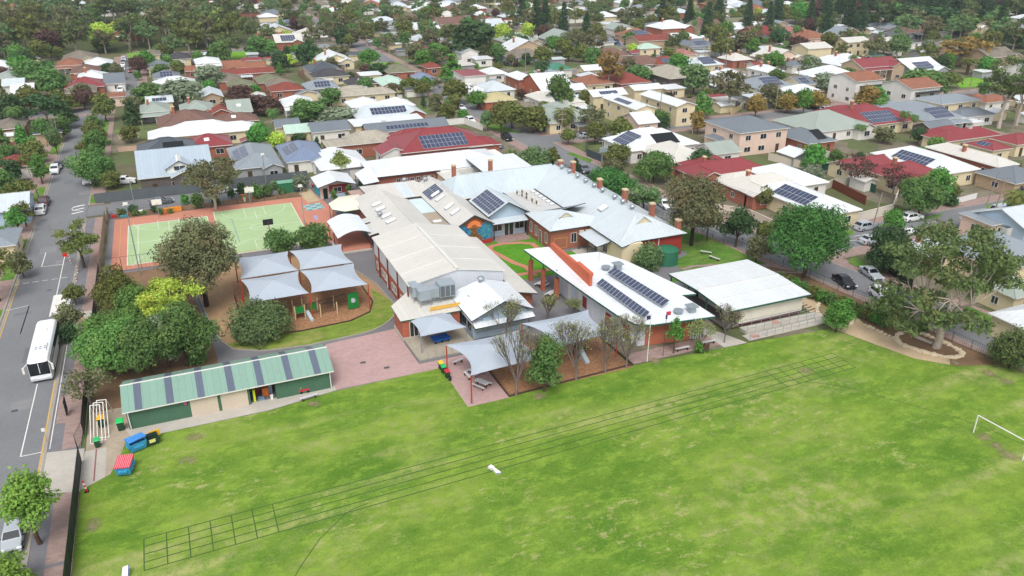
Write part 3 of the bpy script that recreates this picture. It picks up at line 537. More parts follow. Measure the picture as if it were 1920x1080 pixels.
rectf('footpath', -31.5, -20, -27.65, 268, .05, FOOT, -.06)
for y0, y1 in ((100, 112), (118, 128), (140, 150), (155, 160), (184, 195), (206, 216), (225, 240)): rectf('verge_grass', -29.6, y0, -27.7, y1, .058, LAWN)
rectf('footpath', -18.35, 177, -15.6, 268, .05, FOOT, -.06)
for y0, y1 in ((178, 184), (190, 205), (213, 262)): rectf('verge_grass', -18.3, y0, -16.9, y1, .058, LAWN)
mb = MB()
ribbon(mb, [W_(-20.9, 85.8), W_(-20.8, 102)], .12, -.03); ribbon(mb, [W_(-20.9, 85.8), W_(-18.9, 85.8)], .12, -.029); ribbon(mb, [W_(-20.8, 112), W_(-20.9, 150)], .12, -.03)
for pts in (((80, 543), (55, 577)), ((55, 577), (8, 582))): ribbon(mb, [G(*p) for p in ((55, 572), (38, 625))], .12, -.027)
ribbon(mb, [G(8, 583), G(55, 572)], .12, -.025); ribbon(mb, [G(86, 473), G(78, 500)], .12, -.028); ribbon(mb, [G(78, 500), G(119, 495)], .12, -.026)
for i in range(6): a, b = G(25 + 18 * i, 534 - 2.6 * i), G(36 + 18 * i, 532.4 - 2.6 * i); ribbon(mb, [a, b], .14, -.027 + i * .0003)
ribbon(mb, [W_(-18.1, 86), W_(-18.1, 113)], .1, .07); ribbon(mb, arc(-19.6, 176, 1.9, 90, 260, 14), .14, -.027)
for y in (172.6, 174.8, 177): ribbon(mb, [W_(-21.2, y), W_(-19.4, y + .8)], .5, -.026)
for y in (150, 154, 158, 162, 166): ribbon(mb, [W_(-20.9, y), W_(-20.9, y + .8)], .16, -.028)
o = mb.build('road_markings', LINE); o['kind'] = 'structure'
mb = MB(); ribbon(mb, [W_(-18.85, 78), W_(-18.85, 102)], .14, -.03); ribbon(mb, [W_(-26.9, 96), W_(-26.9, 140)], .12, -.03); o = mb.build('road_markings', YLINE); o['kind'] = 'structure'
rectf('crossing_platform', -21.2, 122.6, -18.7, 130.5, .06, M('white painted crossing', 'd9d7d2', .8), -.06); rectf('crossing_platform', -21.2, 113.6, -18.7, 122.5, .058, speck('crossing asphalt', '85858a'), -.06)
rectf('crossing_platform', -20.5, 116.5, -19.5, 119.6, .064, M('salmon tactile paving', 'b88878')); rectf('crossing_platform', -17.9, 116.5, -15.3, 122.4, .062, CONC); rectf('crossing_platform', -17.2, 117.5, -16.4, 120.6, .067, M('salmon tactile paving', 'b88878'))
rp = random.Random(7)
for i in range(16):
    y = rp.uniform(60, 260); x = rp.uniform(-27, -20.5); a = rp.uniform(1, 3); b = rp.uniform(.8, 5); rectf('road_patch', x, y, min(x + a, -18.9), y + b, -.041 + i * .0004, speck('road patch %d' % (i % 3), ('727376', '838384', '6e6f72')[i % 3], .1, .3, 3, amt=.25))
for x, y in ((-23, 96), (-22.4, 133), (-24, 160), (-16.4, 100), (20, 88.5), (24.6, 93.2), (17.5, 91)): rectf('drain_lid', x, y, x + .7, y + .5, .07 if x < -15.5 and x > -18 else (-.03 if x < 0 else .012), M('drain lid', '4e4f50'))
mb = MB(); rp = random.Random(3)
for i in range(9):
    x, y = rp.uniform(-26, -20), rp.uniform(60, 250); P_ = [W_(x, y)]
    for k in range(7): P_.append(P_[-1] + Vector((rp.uniform(-.5, .7), rp.uniform(.3, 1.4), 0)))
    ribbon(mb, P_, .035, -.032)
mb.build('road_cracks', M('bitumen crack seal', '3d3e40'))['kind'] = 'structure'
# ---- other streets: centre lines in metres, width
STREETS = [([(-220, 279), (-20, 279)], 8), ([(-12.6, 300), (-12.2, 395)], 6.5), ([(100, 40), (99.4, 72), (94, 100), (89, 128), (87.8, 165), (87.6, 240), (87.6, 700)], 7.6),
  ([(98, 101.5), (175, 101.8), (420, 102)], 8), ([(88, 190.5), (420, 190.5)], 7), ([(-12, 398), (560, 398)], 7), ([(88, 286), (560, 286)], 7), ([(205, 102), (205, 398)], 7), ([(330, 102), (330, 560)], 7), ([(-200, 500), (640, 500)], 7), ([(-20, 620), (640, 620)], 7), ([(210, 398), (210, 620)], 7), ([(450, 190), (450, 560)], 7), ([(84, 233), (-14, 233)], .1)]
mb = MB(); mf = MB(); mk = MB()
for i, (pts, w_) in enumerate(STREETS[:-1]):
    P_ = [W_(*p) for p in pts]; ribbon(mf, P_, w_ + 6.4, -.035 + i * .0011); ribbon(mk, P_, w_ + .5, -.02 + i * .0011); ribbon(mb, P_, w_, -.005 + i * .0011)
mb.build('road', ROAD)['kind'] = 'structure'; mf.build('footpath', FOOT)['kind'] = 'structure'; mk.build('kerb', KERB)['kind'] = 'structure'
mb = MB(); ribbon(mb, [G(1560, 455), G(1640, 447)], .12, .03); ribbon(mb, [G(1800, 410), G(1840, 402)], .12, .03); ribbon(mb, [G(1430, 508), G(1500, 512)], .12, .03)
for i in range(8): ribbon(mb, [W_(112 + i * 9, 101.6), W_(115 + i * 9, 101.6)], .13, .03)
mb.build('road_markings', LINE)['kind'] = 'structure'
for p in ([(1620, 433), (1760, 407), (1770, 400), (1640, 424)], [(1560, 448), (1600, 440), (1600, 430), (1556, 438)], [(1840, 400), (1925, 380), (1925, 368), (1850, 385)], [(1805, 585), (1925, 640), (1925, 625), (1812, 572)], [(1140, 340), (1220, 375), (1240, 370), (1150, 328)], [(1062, 288), (1105, 305), (1112, 300), (1070, 285)], [(1590, 492), (1640, 520), (1655, 512), (1600, 480)], [(900, 232), (925, 245), (980, 250), (915, 225)]):
    flat('verge_grass', p, .024, LAWN)
flat('woodland_floor', [(-60, 110), (430, 92), (490, 60), (470, 22), (-60, 30)], .008, speck('leaf litter and grass', '4c5230', .25, .05, 1, c2='35401f', amt=.5))
for k, p in enumerate(([(1640, 118), (1700, 112), (1720, 135), (1640, 150)], [(1670, 118), (1720, 120), (1700, 108), (1680, 110)], [(1790, 150), (1850, 140), (1860, 160), (1800, 165)], [(420, 98), (470, 95), (475, 108), (425, 112)], [(620, 98), (665, 96), (668, 108), (625, 110)], [(690, 118), (750, 116), (755, 128), (695, 130)], [(238, 100), (262, 97), (264, 112), (240, 113)])):
    flat('park_lawn', p, .012 + k * .001, grass_mat('bright park lawn', '5c8c2a', '6f9c34', '8c9450', sc=.1))
# ================================================================ school buildings
def bld(name, loc, label, cat='school building'): return thing(name, (loc[0], loc[1], 0), label, cat)
def part(t, name, mats, fn, **k): mb = MB(); fn(mb); return mb.build(name, mats, t, **k)
def skylight(t, x, y, z, dx, dy, sl=(0, 0)):
    mb = MB(); mb.obox((x, y, z + .15), dx, dy, .25, 0, 0, sl); mb.obox((x, y, z + .02), dx + .2, dy + .2, .12, 0, 1, sl); mb.build('skylight', [M('skylight dome', 'f2f2f0', .3), ALU()], t)
def vent(t, x, y, z):
    mb = MB(); mb.lathe((x, y, z), [(.3, 0), (.3, .45), (.5, .5), (.55, .7), (.35, .95), (.05, 1.0)], 10); mb.build('roof_vent', ALU(), t)
CR, WR, PR = RC['cream'](), RC['white'](), RC['pale']()
# ---- gym hall
t = bld('gym_hall', (27, 100.2), 'large gym hall with low cream gable roof between the playground and the courtyard', 'gym hall')
def f(mb):
    mb.box(27.15, 100.3, 0, 41.5, 121, 2.9, 0)
part(t, 'wall', WC['orangeb'](), f)
def f(mb):
    mb.prism([(27.15, 100.3), (34.3, 100.3), (34.3, 121), (27.15, 121)], 2.9, [5.55, 7.0, 7.0, 5.55]); mb.prism([(34.3, 100.3), (41.5, 100.3), (41.5, 121), (34.3, 121)], 2.9, [7.0, 5.55, 5.55, 7.0])
part(t, 'cladding', WC['clad'](), f)
def f(mb):
    roof_gable(mb, 26.9, 100.1, 41.7, 121.2, 5.7, 1.45, 'y')
    for y in (104.5, 110, 115.5): slab(mb, [(27, y - .12, 5.76), (34.3, y - .12, 7.21), (34.3, y + .12, 7.21), (27, y + .12, 5.76)], .06, 2, 2); slab(mb, [(34.3, y - .12, 7.21), (41.6, y - .12, 5.76), (41.6, y + .12, 5.76), (34.3, y + .12, 7.21)], .06, 2, 2)
    mb.box(34.05, 100.1, 7.12, 34.55, 119, 7.3, 2)
part(t, 'roof', [CR, TRIM(), M('pale cream flashing', 'cfcec8', .6, .08)], f)
def f(mb): slab(mb, [(41.7, 95.9, 3.9), (45.2, 95.9, 3.05), (45.2, 121, 3.05), (41.7, 121, 3.9)])
part(t, 'lean_to_roof', [CR, DTRIM()], f); part(t, 'lean_to_wall', WC['orangeb'](), lambda mb: mb.box(41.8, 97, 0, 44.8, 120.9, 2.85))
for y in (101, 106.6, 112.2, 117.6): part(t, 'rust_beam', M('rust red steel', '74322a', .6), lambda mb: mb.box(26.95, y - .1, 0, 27.12, y + .1, 5.6))
for y in (103, 105, 108.6, 110, 114.4, 116, 119.3): window(t, '-x', (27.15, y), .9, 1.1, 1.1)
for y in (104.1, 112.9): part(t, 'door', TRIM(), lambda mb: mb.box(27.05, y - .5, 0, 27.17, y + .5, 2.1))
# ---- classroom block
t = bld('classroom_block', (30, 124.8), 'grey cream roofed classroom block with white skylights and a colourful mural on its courtyard gable', 'classroom block')
def f(mb):
    mb.box(30.5, 122, 0, 40.9, 156, 3.1); mb.box(42.9, 125.1, 0, 49.5, 148, 3.7)
part(t, 'wall', WC['brick'](), f)
def f(mb):
    slab(mb, [(30, 121.5, 3.2), (35.6, 121.5, 4.9), (35.6, 150, 4.9), (30, 150, 3.2)]); slab(mb, [(35.6, 121.5, 4.9), (39.6, 121.5, 3.7), (39.6, 150, 3.7), (35.6, 150, 4.9)])
    slab(mb, [(27.6, 135.5, 2.9), (30.05, 135.5, 3.25), (30.05, 138, 3.25), (27.6, 138, 2.9)]); slab(mb, [(28.4, 129.5, 2.9), (30.05, 129.5, 3.22), (30.05, 135, 3.22), (28.4, 135, 2.9)])
    slab(mb, [(33, 144.5, 3.9), (47.4, 144.5, 3.9), (43, 150.5, 5.3), (35.6, 150.5, 5.3)]); slab(mb, [(47, 157, 3.4), (33, 157, 3.4), (35.6, 150.5, 5.3), (43, 150.5, 5.3)]); slab(mb, [(33, 157, 3.4), (33, 144.5, 3.9), (35.6, 150.5, 5.3)])
    slab(mb, [(42.5, 124.5, 3.8), (46.2, 124.5, 5.8), (46.2, 151, 5.8), (42.5, 151, 3.8)]); slab(mb, [(46.2, 124.5, 5.8), (49.9, 124.5, 3.8), (49.9, 151, 3.8), (46.2, 151, 5.8)])
    mb.tube((35.6, 121.5, 4.92), (35.6, 150, 4.92), .09, n=4); mb.tube((46.2, 124.5, 5.83), (46.2, 151, 5.83), .09, n=4)
part(t, 'roof', [metal_roof('weathered cream sheet roof', 'cac7c0', var=.12), DTRIM()], f)
part(t, 'flat_roof', [M('tan roof membrane', 'a39483', .9), TRIM()], lambda mb: mb.box(39.5, 121.5, 3.2, 42.7, 144.6, 3.5))
part(t, 'glass_roof', M('milky glass roof', 'c6d6d8', .35), lambda mb: mb.box(39.7, 135.4, 3.52, 42.5, 144, 3.64))
part(t, 'pale_roof_strip', PR, lambda mb: slab(mb, [(39, 144.8, 4.02), (41.4, 144.8, 4.02), (40.9, 150.3, 5.3), (38.6, 150.3, 5.3)], .05, 0, 0))
for y in (142, 139, 134.8, 131.8): skylight(t, 32.9, y, 4.15, 1.6, .8, (.3, 0))
for y in (143.4 - 2, 138.6, 133.3, 130): skylight(t, 44.4, y, 4.9, 1.5, .8, (.54, 0))
skylight(t, 41, 130, 3.5, 1.5, .7); vent(t, 41.5, 125.8, 3.5); vent(t, 41.6, 153, 4.4); vent(t, 45, 149.6, 5.1); vent(t, 32, 136, 3.8)
panels(t, (43.1, 140.4, 3.8 + .6 * .54), (0, 1, 0), (1, 0, .54), 6, 2, .85, 1.55)
def mural():
    m, N, L, b = nodes('painted mural'); v = coords(N, L, True); sp = N.new('ShaderNodeSeparateXYZ'); L.new(v, sp.inputs[0]); dx = math_(N, L, 'SUBTRACT', sp.outputs[0], 46.2); dz = math_(N, L, 'SUBTRACT', sp.outputs[2], 3.3)
    r = math_(N, L, 'SQRT', math_(N, L, 'ADD', math_(N, L, 'MULTIPLY', dx, dx), math_(N, L, 'MULTIPLY', dz, dz)))
    dots = N.new('ShaderNodeTexVoronoi'); dots.inputs['Scale'].default_value = 5; L.new(v, dots.inputs['Vector']); sp2 = N.new('ShaderNodeSeparateColor'); L.new(dots.outputs['Color'], sp2.inputs[0])
    blue = ramp(N, L, sp2.outputs[0], [(0, srgb('1f4f78')), (.5, srgb('2f78a4')), (1, srgb('4f9a9c'))]); redc = ramp(N, L, sp2.outputs[1], [(0, srgb('8a1f22')), (1, srgb('b43428'))]); br = ramp(N, L, sp2.outputs[2], [(0, srgb('4e3a24')), (.6, srgb('7a5428')), (1, srgb('a8642e'))])
    ang = math_(N, L, 'ABSOLUTE', math_(N, L, 'SINE', math_(N, L, 'MULTIPLY', math_(N, L, 'ARCTAN2', dx, dz), 14))); ray = mix(N, L, ang, srgb('5a2f1c'), srgb('c0642c'))
    a = mix(N, L, math_(N, L, 'LESS_THAN', math_(N, L, 'ABSOLUTE', dx), math_(N, L, 'ADD', 1.0, math_(N, L, 'MULTIPLY', math_(N, L, 'SINE', math_(N, L, 'MULTIPLY', dz, 2.2)), .5))), blue, br)
    up = math_(N, L, 'GREATER_THAN', dz, math_(N, L, 'MULTIPLY', math_(N, L, 'ABSOLUTE', dx), .35)); a = mix(N, L, math_(N, L, 'MULTIPLY', up, math_(N, L, 'LESS_THAN', r, 2.6)), a, ray)
    rim = math_(N, L, 'MULTIPLY', math_(N, L, 'GREATER_THAN', r, 1.75), math_(N, L, 'LESS_THAN', r, 2.1)); a = mix(N, L, math_(N, L, 'MULTIPLY', rim, up), a, br)
    arc_ = math_(N, L, 'MULTIPLY', math_(N, L, 'MULTIPLY', math_(N, L, 'GREATER_THAN', r, .6), math_(N, L, 'LESS_THAN', r, 1.35)), math_(N, L, 'GREATER_THAN', dz, .1)); a = mix(N, L, arc_, a, srgb('e8854c'))
    low = math_(N, L, 'LESS_THAN', math_(N, L, 'ADD', dz, math_(N, L, 'MULTIPLY', math_(N, L, 'SINE', math_(N, L, 'MULTIPLY', dx, .9)), .25)), -2.2); a = mix(N, L, low, a, redc)
    L.new(a, b.inputs['Base Color']); b.inputs['Roughness'].default_value = .7; return m
def f(mb): mb.prism([(42.8, 124.95), (49.6, 124.95), (49.6, 125.1), (42.8, 125.1)], 0, [3.6, 3.6, 3.6, 3.6]); n = len(mb.v); mb.v += [(42.8, 124.95, 3.6), (49.6, 124.95, 3.6), (46.2, 124.95, 5.6), (42.8, 125.1, 3.6), (49.6, 125.1, 3.6), (46.2, 125.1, 5.6)]; mb.quads(n, [(0, 1, 2), (1, 4, 5, 2), (2, 5, 3, 0), (4, 3, 5)], 0)
part(t, 'mural_wall', mural(), f)
def f(mb): mb.tube((42.5, 124.5, 3.72), (46.2, 124.5, 5.74), .12, n=4); mb.tube((46.2, 124.5, 5.74), (49.9, 124.5, 3.72), .12, n=4)
part(t, 'gable_board', DTRIM(), f)
# ---- staff building with solar gable
t = bld('office_block', (49.5, 126.6), 'pale blue gabled office block with a large solar array above its glass doors', 'office building')
def f(mb): walls_gable(mb, 50.1, 127.6, 57.2, 136.5, 4.2, 2.1, 'y')
part(t, 'wall', WC['bluew'](), f); part(t, 'roof', [PR, DTRIM(), PR], lambda mb: roof_gable(mb, 49.6, 126.7, 57.6, 137, 4.3, 2.3, 'y'))
part(t, 'verandah_roof', [PR, DTRIM()], lambda mb: slab(mb, [(50.2, 125.8, 3.0), (57.2, 125.8, 3.0), (57.2, 127.65, 3.5), (50.2, 127.65, 3.5)]))
panels(t, (49.95, 127.2, 4.5), (0, 1, 0), (1, 0, .575), 9, 4, .95, .88)
part(t, 'glass_door', glass(), lambda mb: mb.box(53.0, 127.5, 0, 54.9, 127.62, 2.3))
for x in (53, 53.95, 54.9): part(t, 'door_frame', TRIM(), lambda mb: mb.box(x - .06, 127.45, 0, x + .06, 127.58, 2.4))
window(t, '-y', (127.6, 51.7), 1.0, 1.7, 1.2); window(t, '-y', (127.6, 56.1), 1.0, 1.7, 1.2)
for x in (50.4, 57): part(t, 'verandah_post', DTRIM(), lambda mb: mb.box(x - .07, 125.9, 0, x + .07, 126.04, 2.9))
# flat plant roof with air conditioners
t = bld('plant_room_wing', (57.6, 126.6), 'flat grey roofed link wing carrying a row of air conditioning units', 'building')
part(t, 'wall', WC['brick'](), lambda mb: mb.box(57.7, 126.7, 0, 64.3, 139.3, 3.85)); part(t, 'roof', [M('grey roof membrane', 'bcbcba', .9, .12), DTRIM()], lambda mb: (mb.box(57.65, 126.6, 3.85, 64.6, 139.4, 4.0), mb.box(57.65, 126.6, 4.0, 57.8, 139.4, 4.2, 1), mb.box(64.45, 126.6, 4.0, 64.6, 139.4, 4.2, 1)))
for i in range(6): skylight(t, 63.6, 129.4 + i * 1.7, 4.0, .7, .5)
for i, (x, y) in enumerate(((60.0, 137.2), (60.3, 135.4), (60.5, 133.7), (60.8, 131.8), (61, 130.2))):
    a = thing('air_conditioner', (x, y, 4.0), ['first', 'second', 'third', 'fourth', 'last'][i] + ' upright air conditioner from the far end of the row on the flat roof', 'air conditioner', 'air conditioners on the flat roof')
    hh_ = 1.5 if i in (1, 2) else .95
    def f(mb): mb.box(x - .2, y - .45, 4.1, x + .2, y + .45, 4.1 + hh_); mb.box(x - .22, y - .4, 4.0, x - .12, y - .3, 4.1); mb.box(x - .22, y + .3, 4.0, x - .12, y + .4, 4.1)
    mb = MB(); f(mb); mb.build('casing', M('beige enamel', 'cfcabe', .5), a)
    for q in range(2 if hh_ > 1 else 1):
        mb = MB(); mb.tube((x - .2, y, 4.55 + q * .72), (x - .24, y, 4.55 + q * .72), .3, n=14); mb.build('fan_grille', M('dark grille', '3b3d40', .6), a)
# ---- old brick school
t = bld('heritage_wing', (64.6, 106), 'long old wing with pale blue roof, brick chimneys and round vents on its ridge', 'school building')
zr, ze = 7.0, 4.0
part(t, 'wall', wall_mat('painted red wall', '96382f'), lambda mb: mb.box(69, 106.8, 0, 77.6, 148, 3.9)); part(t, 'side_wall', WC['cream'](), lambda mb: mb.box(65, 105.6, 0, 69, 140, 3.9))
def f(mb):
    A, B, C, D = (64.6, 106.3, ze), (78.2, 106.3, ze), (78.2, 149, ze), (64.6, 149, ze); r0, r1 = (71.4, 112, zr), (71.4, 144.5, zr)
    slab(mb, [D, A, r0, r1]); slab(mb, [A, B, r0]); slab(mb, [B, C, r1, r0]); slab(mb, [C, D, r1])
    slab(mb, [(64.6, 104.9, ze), (68.6, 106.5, ze), (68.6, 108, ze + .9), (64.6, 108, ze)], .16); mb.tube(r0, r1, .12, n=5, mi=2); mb.tube(A, r0, .1, n=4, mi=2); mb.tube(B, r0, .1, n=4, mi=2)
part(t, 'roof', [PR, DTRIM(), PR], f)
def f(mb): n = len(mb.v); mb.v += [(69.9, 109.6, 5.75), (72.9, 109.6, 5.75), (71.4, 109.6, 6.85), (71.4, 112.2, 6.85)]; mb.quads(n, [(0, 1, 2)], 0); slab(mb, [(69.8, 109.4, 5.8), (71.4, 109.4, 7.0), (71.4, 112.2, 7.05), (70, 111, 6.1)], .1, 1, 1); slab(mb, [(71.4, 109.4, 7.0), (73, 109.4, 5.8), (72.8, 111, 6.1), (71.4, 112.2, 7.05)], .1, 1, 1)
part(t, 'gablet', [M('cream board', 'cfc3a4'), PR], f)
for x, y, z0 in ((72.3, 143.5, 6), (74.2, 141.5, 6), (73.3, 128.6, 6.), (74.4, 121, 6), (75.6, 113.6, 5.4), (77.3, 107.8, 4)): chimney(t, x, y, z0 - .4, z0 + 2.2, .8)
for y in (141, 137.5, 134, 130.6, 127.2, 124, 119.5, 116.6, 113.4): vent(t, 71.4, y, 6.95)
skylight(t, 68.6, 118.8, 5.85, 1.3, 1.2, (.44, 0))
part(t, 'downpipe', TRIM(), lambda mb: (mb.tube((72.9, 106.7, 3.7), (72.7, 106.6, 1.5), .07), mb.tube((72.7, 106.6, 1.5), (73.6, 103.8, 1.4), .07))); part(t, 'notice_board', TRIM(), lambda mb: mb.box(75.3, 106.72, .9, 75.9, 106.79, 1.5))
part(t, 'verandah_roof', [PR, DTRIM()], lambda mb: slab(mb, [(62.3, 109.2, 2.9), (64.98, 109.2, 3.5), (64.98, 116, 3.5), (62.3, 116, 2.9)]))
for y in (109.4, 112.6, 115.8): part(t, 'verandah_post', GTRIM(), lambda mb: mb.box(62.35, y - .06, 0, 62.47, y + .06, 2.75))
window(t, '-x', (65, 111), .9, 1.4, 1.3); window(t, '-x', (65, 114.3), .0, 1., 2.1, name='door')
# ---- front brick wing
t = bld('brick_wing', (56.8, 116.3), 'red brick wing with pale pyramid roof and yellow wall outline facing the running loop', 'school building')
part(t, 'wall', WC['brick'](), lambda mb: mb.box(57.4, 116.9, 0, 65, 126.4, 3.9))
def f(mb):
    A, B, C, D = (56.9, 116.3, 4.), (65.4, 116.3, 4.), (65.4, 127, 4.), (56.9, 127, 4.); r0, r1 = (61, 120.3, 6.2), (66.8, 122, 6.2)
    slab(mb, [A, B, (66.8, 118, 4.9), r0]); slab(mb, [D, A, r0]); slab(mb, [C, D, r0, r1]); mb.tube(A, r0, .09, n=4, mi=2)
part(t, 'roof', [PR, DTRIM(), PR], f)
def f(mb): n = len(mb.v); mb.v += [(59.7, 118.6, 5.35), (62.3, 118.6, 5.35), (61, 118.6, 6.2)]; mb.quads(n, [(0, 1, 2)], 0); slab(mb, [(59.5, 118.4, 5.35), (61, 118.4, 6.32), (61, 120.4, 6.3), (60, 119.4, 5.6)], .1, 1, 1); slab(mb, [(61, 118.4, 6.32), (62.5, 118.4, 5.35), (62, 119.4, 5.6), (61, 120.4, 6.3)], .1, 1, 1)
part(t, 'gablet', [M('cream board', 'cfc3a4'), PR], f)
for y in (125.2, 123, 118.8): window(t, '-x', (57.4, y), 1.0, .8, 1.8)
window(t, '-x', (57.4, 121.2), 0, 1., 2.5, name='door'); window(t, '-y', (116.9, 61.9), 1.1, 1., 1.7)
def f(mb):
    for q in ((58, .3, 60.6, .36), (58, 2.2, 60.6, 2.26), (58, .3, 58.06, 2.26), (60.54, .3, 60.6, 2.26)): mb.box(q[0], 116.86, q[1], q[2], 116.9, q[3])
part(t, 'painted_outline', M('yellow paint', 'd9a44a'), f)
for x in (63.3, 64.5): part(t, 'wall_cooler', M('beige enamel', 'cfcabe', .5), lambda mb: mb.box(x - .42, 116.5, 2.5, x + .42, 116.88, 3.2))
# ---- pale blue cross range
t = bld('cross_wing', (47, 139.4), 'pale blue ribbed metal roof range behind the solar gable with two brick chimneys', 'school building')
part(t, 'wall', WC['brick'](), lambda mb: mb.box(48, 139.8, 0, 64.9, 149.6, 3.9))
def f(mb): slab(mb, [(47, 139.4, 4.), (64.8, 139.4, 4.), (71.2, 145, 7.0), (50, 145, 7.0)]); slab(mb, [(70, 150.4, 4.), (47, 150.4, 4.), (50, 145, 7.), (71.2, 145, 7.)]); slab(mb, [(47, 150.4, 4), (47, 139.4, 4), (50, 145, 7)]); mb.tube((50, 145, 7.05), (71, 145, 7.05), .12, n=4, mi=2)
part(t, 'roof', [metal_roof('pale blue worn roof', 'bfcbd0', var=.2), TRIM(), PR], f); chimney(t, 51.2, 149.8, 4.5, 7.9, .75); chimney(t, 59.4, 150.2, 4.5, 8., .75)
# ---- back range
t = bld('back_wing', (36, 161.4), 'long white roofed brick range with small square windows at the back of the school', 'school building')
part(t, 'wall', WC['brick'](), lambda mb: mb.box(38, 162.4, 0, 52, 174, 3.4)); part(t, 'rear_wall', WC['white'](), lambda mb: mb.box(52.1, 161, 0, 70, 174, 3.4))
def f(mb): roof_hip(mb, 37.4, 161.7, 68, 175, 3.5, 2.); slab(mb, [(34.6, 159.6, 2.9), (38, 159.6, 3.2), (38, 168, 4.6), (34.6, 168, 3.)]); slab(mb, [(59, 150.6, 4.4), (70.5, 150.6, 4.4), (70.5, 164, 4.8), (59, 164, 4.8)], .2)
part(t, 'roof', [WR, DTRIM(), WR], f); part(t, 'link_roof', [CR, DTRIM()], lambda mb: mb.box(51.3, 155.6, 2.9, 55.8, 162, 3.1)); part(t, 'link_wall', WC['cream'](), lambda mb: mb.box(51.6, 156, 0, 55.4, 162, 2.9))
for i in range(6): window(t, '-y', (162.4, 42.9 + i * 1.5), 1.5, .85, .9)
for y in (159.8, 163.6, 167.8): part(t, 'carport_post', DTRIM(), lambda mb: mb.box(34.7, y - .06, 0, 34.82, y + .06, 2.9))
# ---- library
t = bld('library_building', (48.3, 78.4), 'modern white angled roof building with orange fin wall and two long solar rows', 'school building')
LB = [(52.3, 80.15, 3.9), (54.4, 79.3, 3.85), (63.6, 78.3, 3.75), (62.9, 85.3, 4.05), (65.1, 84.9, 4.05), (61.6, 98.4, 4.55), (59.1, 103, 4.8), (52.6, 103.6, 4.9), (52.4, 107.4, 5.1), (48.2, 107.9, 5.1), (50., 90.2, 4.55), (51.15, 83.1, 4.1)]
def f(mb): slab(mb, [LB[i] for i in (11, 0, 1, 2, 3, 4, 5, 6, 7, 8, 9, 10)], .28)
part(t, 'roof', [metal_roof('bright white sheet roof', 'dde2e6', var=.05), GTRIM()], f)
def f(mb): mb.prism([(51.9, 83.6), (53.2, 81), (62.5, 79.6), (62.2, 86.3), (64, 86), (60.7, 98), (58.3, 102), (51.2, 102), (51.2, 97), (51, 90.2)], 0, [3.8, 3.65, 3.6, 3.8, 3.8, 4.3, 4.5, 4.5, 4.4, 4.2])
part(t, 'wall', WC['clad'](), f); part(t, 'brick_wall', WC['orangeb'](), lambda mb: mb.prism([(54.2, 80.72), (60.8, 79.72), (60.85, 79.95), (54.25, 80.95)], 0, 3.0))
def f(mb): mb.prism([(51.75, 92.4), (52.2, 92.4), (52.9, 106.8), (52.4, 106.8)], 3.6, [6.25, 6.25, 6.0, 6.0]); mb.prism([(51.6, 92.35), (52.3, 92.35), (52.52, 97), (51.86, 97)], 6.0, 6.5)
part(t, 'fin_wall', wall_mat('terracotta render', 'c0664a'), f)
for p in ((995, 526), (1018, 543.5), (1043, 561)): g = G(*p); part(t, 'brick_column', WC['orangeb'](), lambda mb: mb.box(g.x - .3, g.y - .3, 0, g.x + .3, g.y + .3, 3.5)); part(t, 'column_strut', GTRIM(), lambda mb: mb.tube((g.x, g.y, 3.5), (g.x, g.y, 4.9), .08))
for y, c in ((99, 'r'), (96, 'w'), (92.3, 'r'), (88.6, 'w'), (86.2, 'r')):
    m_ = M('dark red panel', '8e2f33') if c == 'r' else M('pale blue panel', 'bccbd6'); xa = 51.2 + (90.2 - y) * .06 if y < 90.2 else 51 + (y - 90.2) * .03
    part(t, 'wall_panel', m_, lambda mb: mb.box(xa - .06, y - .6, 1.2, xa + .1, y + .6, 2.9)); part(t, 'wall_panel', TRIM(), lambda mb: mb.box(xa - .04, y + .8, .4, xa + .1, y + 1.9, 3.3))
part(t, 'wall_panel', M('dark red panel', '8e2f33'), lambda mb: mb.prism([(52.1, 83.1), (52.6, 82.1), (52.66, 82.14), (52.2, 83.14)], .5, 2.7))
part(t, 'fascia_panel', M('pale blue panel', 'bccbd6'), lambda mb: mb.prism([(53.1, 80.95), (62.4, 79.5), (62.45, 79.7), (53.2, 81.2)], 3.05, 3.6))
def f(mb):
    for i in range(5): mb.box(60.95 + i * .45, 79.5, 0, 61.0 + i * .45, 79.56, 3)
    mb.box(60.9, 79.48, 1.4, 63, 79.54, 1.46); mb.box(60.9, 79.48, 2.9, 63, 79.56, 3)
part(t, 'mesh_gate', DTRIM(), f)
def rows(o, ux, n, base):
    uy = Vector((.86, -.17, .0)); 
    panels(t, o, ux, uy, n, 1, .92, 1.95, .05, .3)
a, b = G(1118, 533, 4.8), G(1206, 597, 4.2); panels(t, a, b - a, G(1134, 519, 5.) - a, 15, 1, (b - a).length / 15.6, 1.9, .04, .12)
a, b = G(1139, 512, 4.85), G(1240, 575, 4.3); panels(t, a, b - a, G(1153, 502, 5.1) - a, 16, 1, (b - a).length / 16.6, 1.9, .04, .12)
for p, z in (((1136, 503), 4.8), ((1272, 585), 4.1)): g = G(*p, z); mb = MB(); mb.lathe((g.x, g.y, z - .1), [(.5, 0), (.5, .25), (.7, .3), (.7, .42), (.1, .5)], 14); mb.build('roof_fan', ALU(), t)
for p, z in (((1158, 503), 4.8), ((1296, 583), 4.)): g = G(*p, z); mb = MB(); mb.box(g.x - .45, g.y - .45, z - .1, g.x + .45, g.y + .45, z + .7); mb.box(g.x - .7, g.y - .7, z + .7, g.x + .7, g.y + .7, z + .85); mb.build('roof_cowl', [ALU()], t)
part(t, 'aerial', ALU(), lambda mb: (mb.tube((57.5, 100, 4.7), (57.5, 100, 6.9), .03), mb.tube((57, 100, 6.8), (58.2, 100, 6.8), .02), mb.tube((57.3, 100, 6.5), (58, 100, 6.5), .02)))
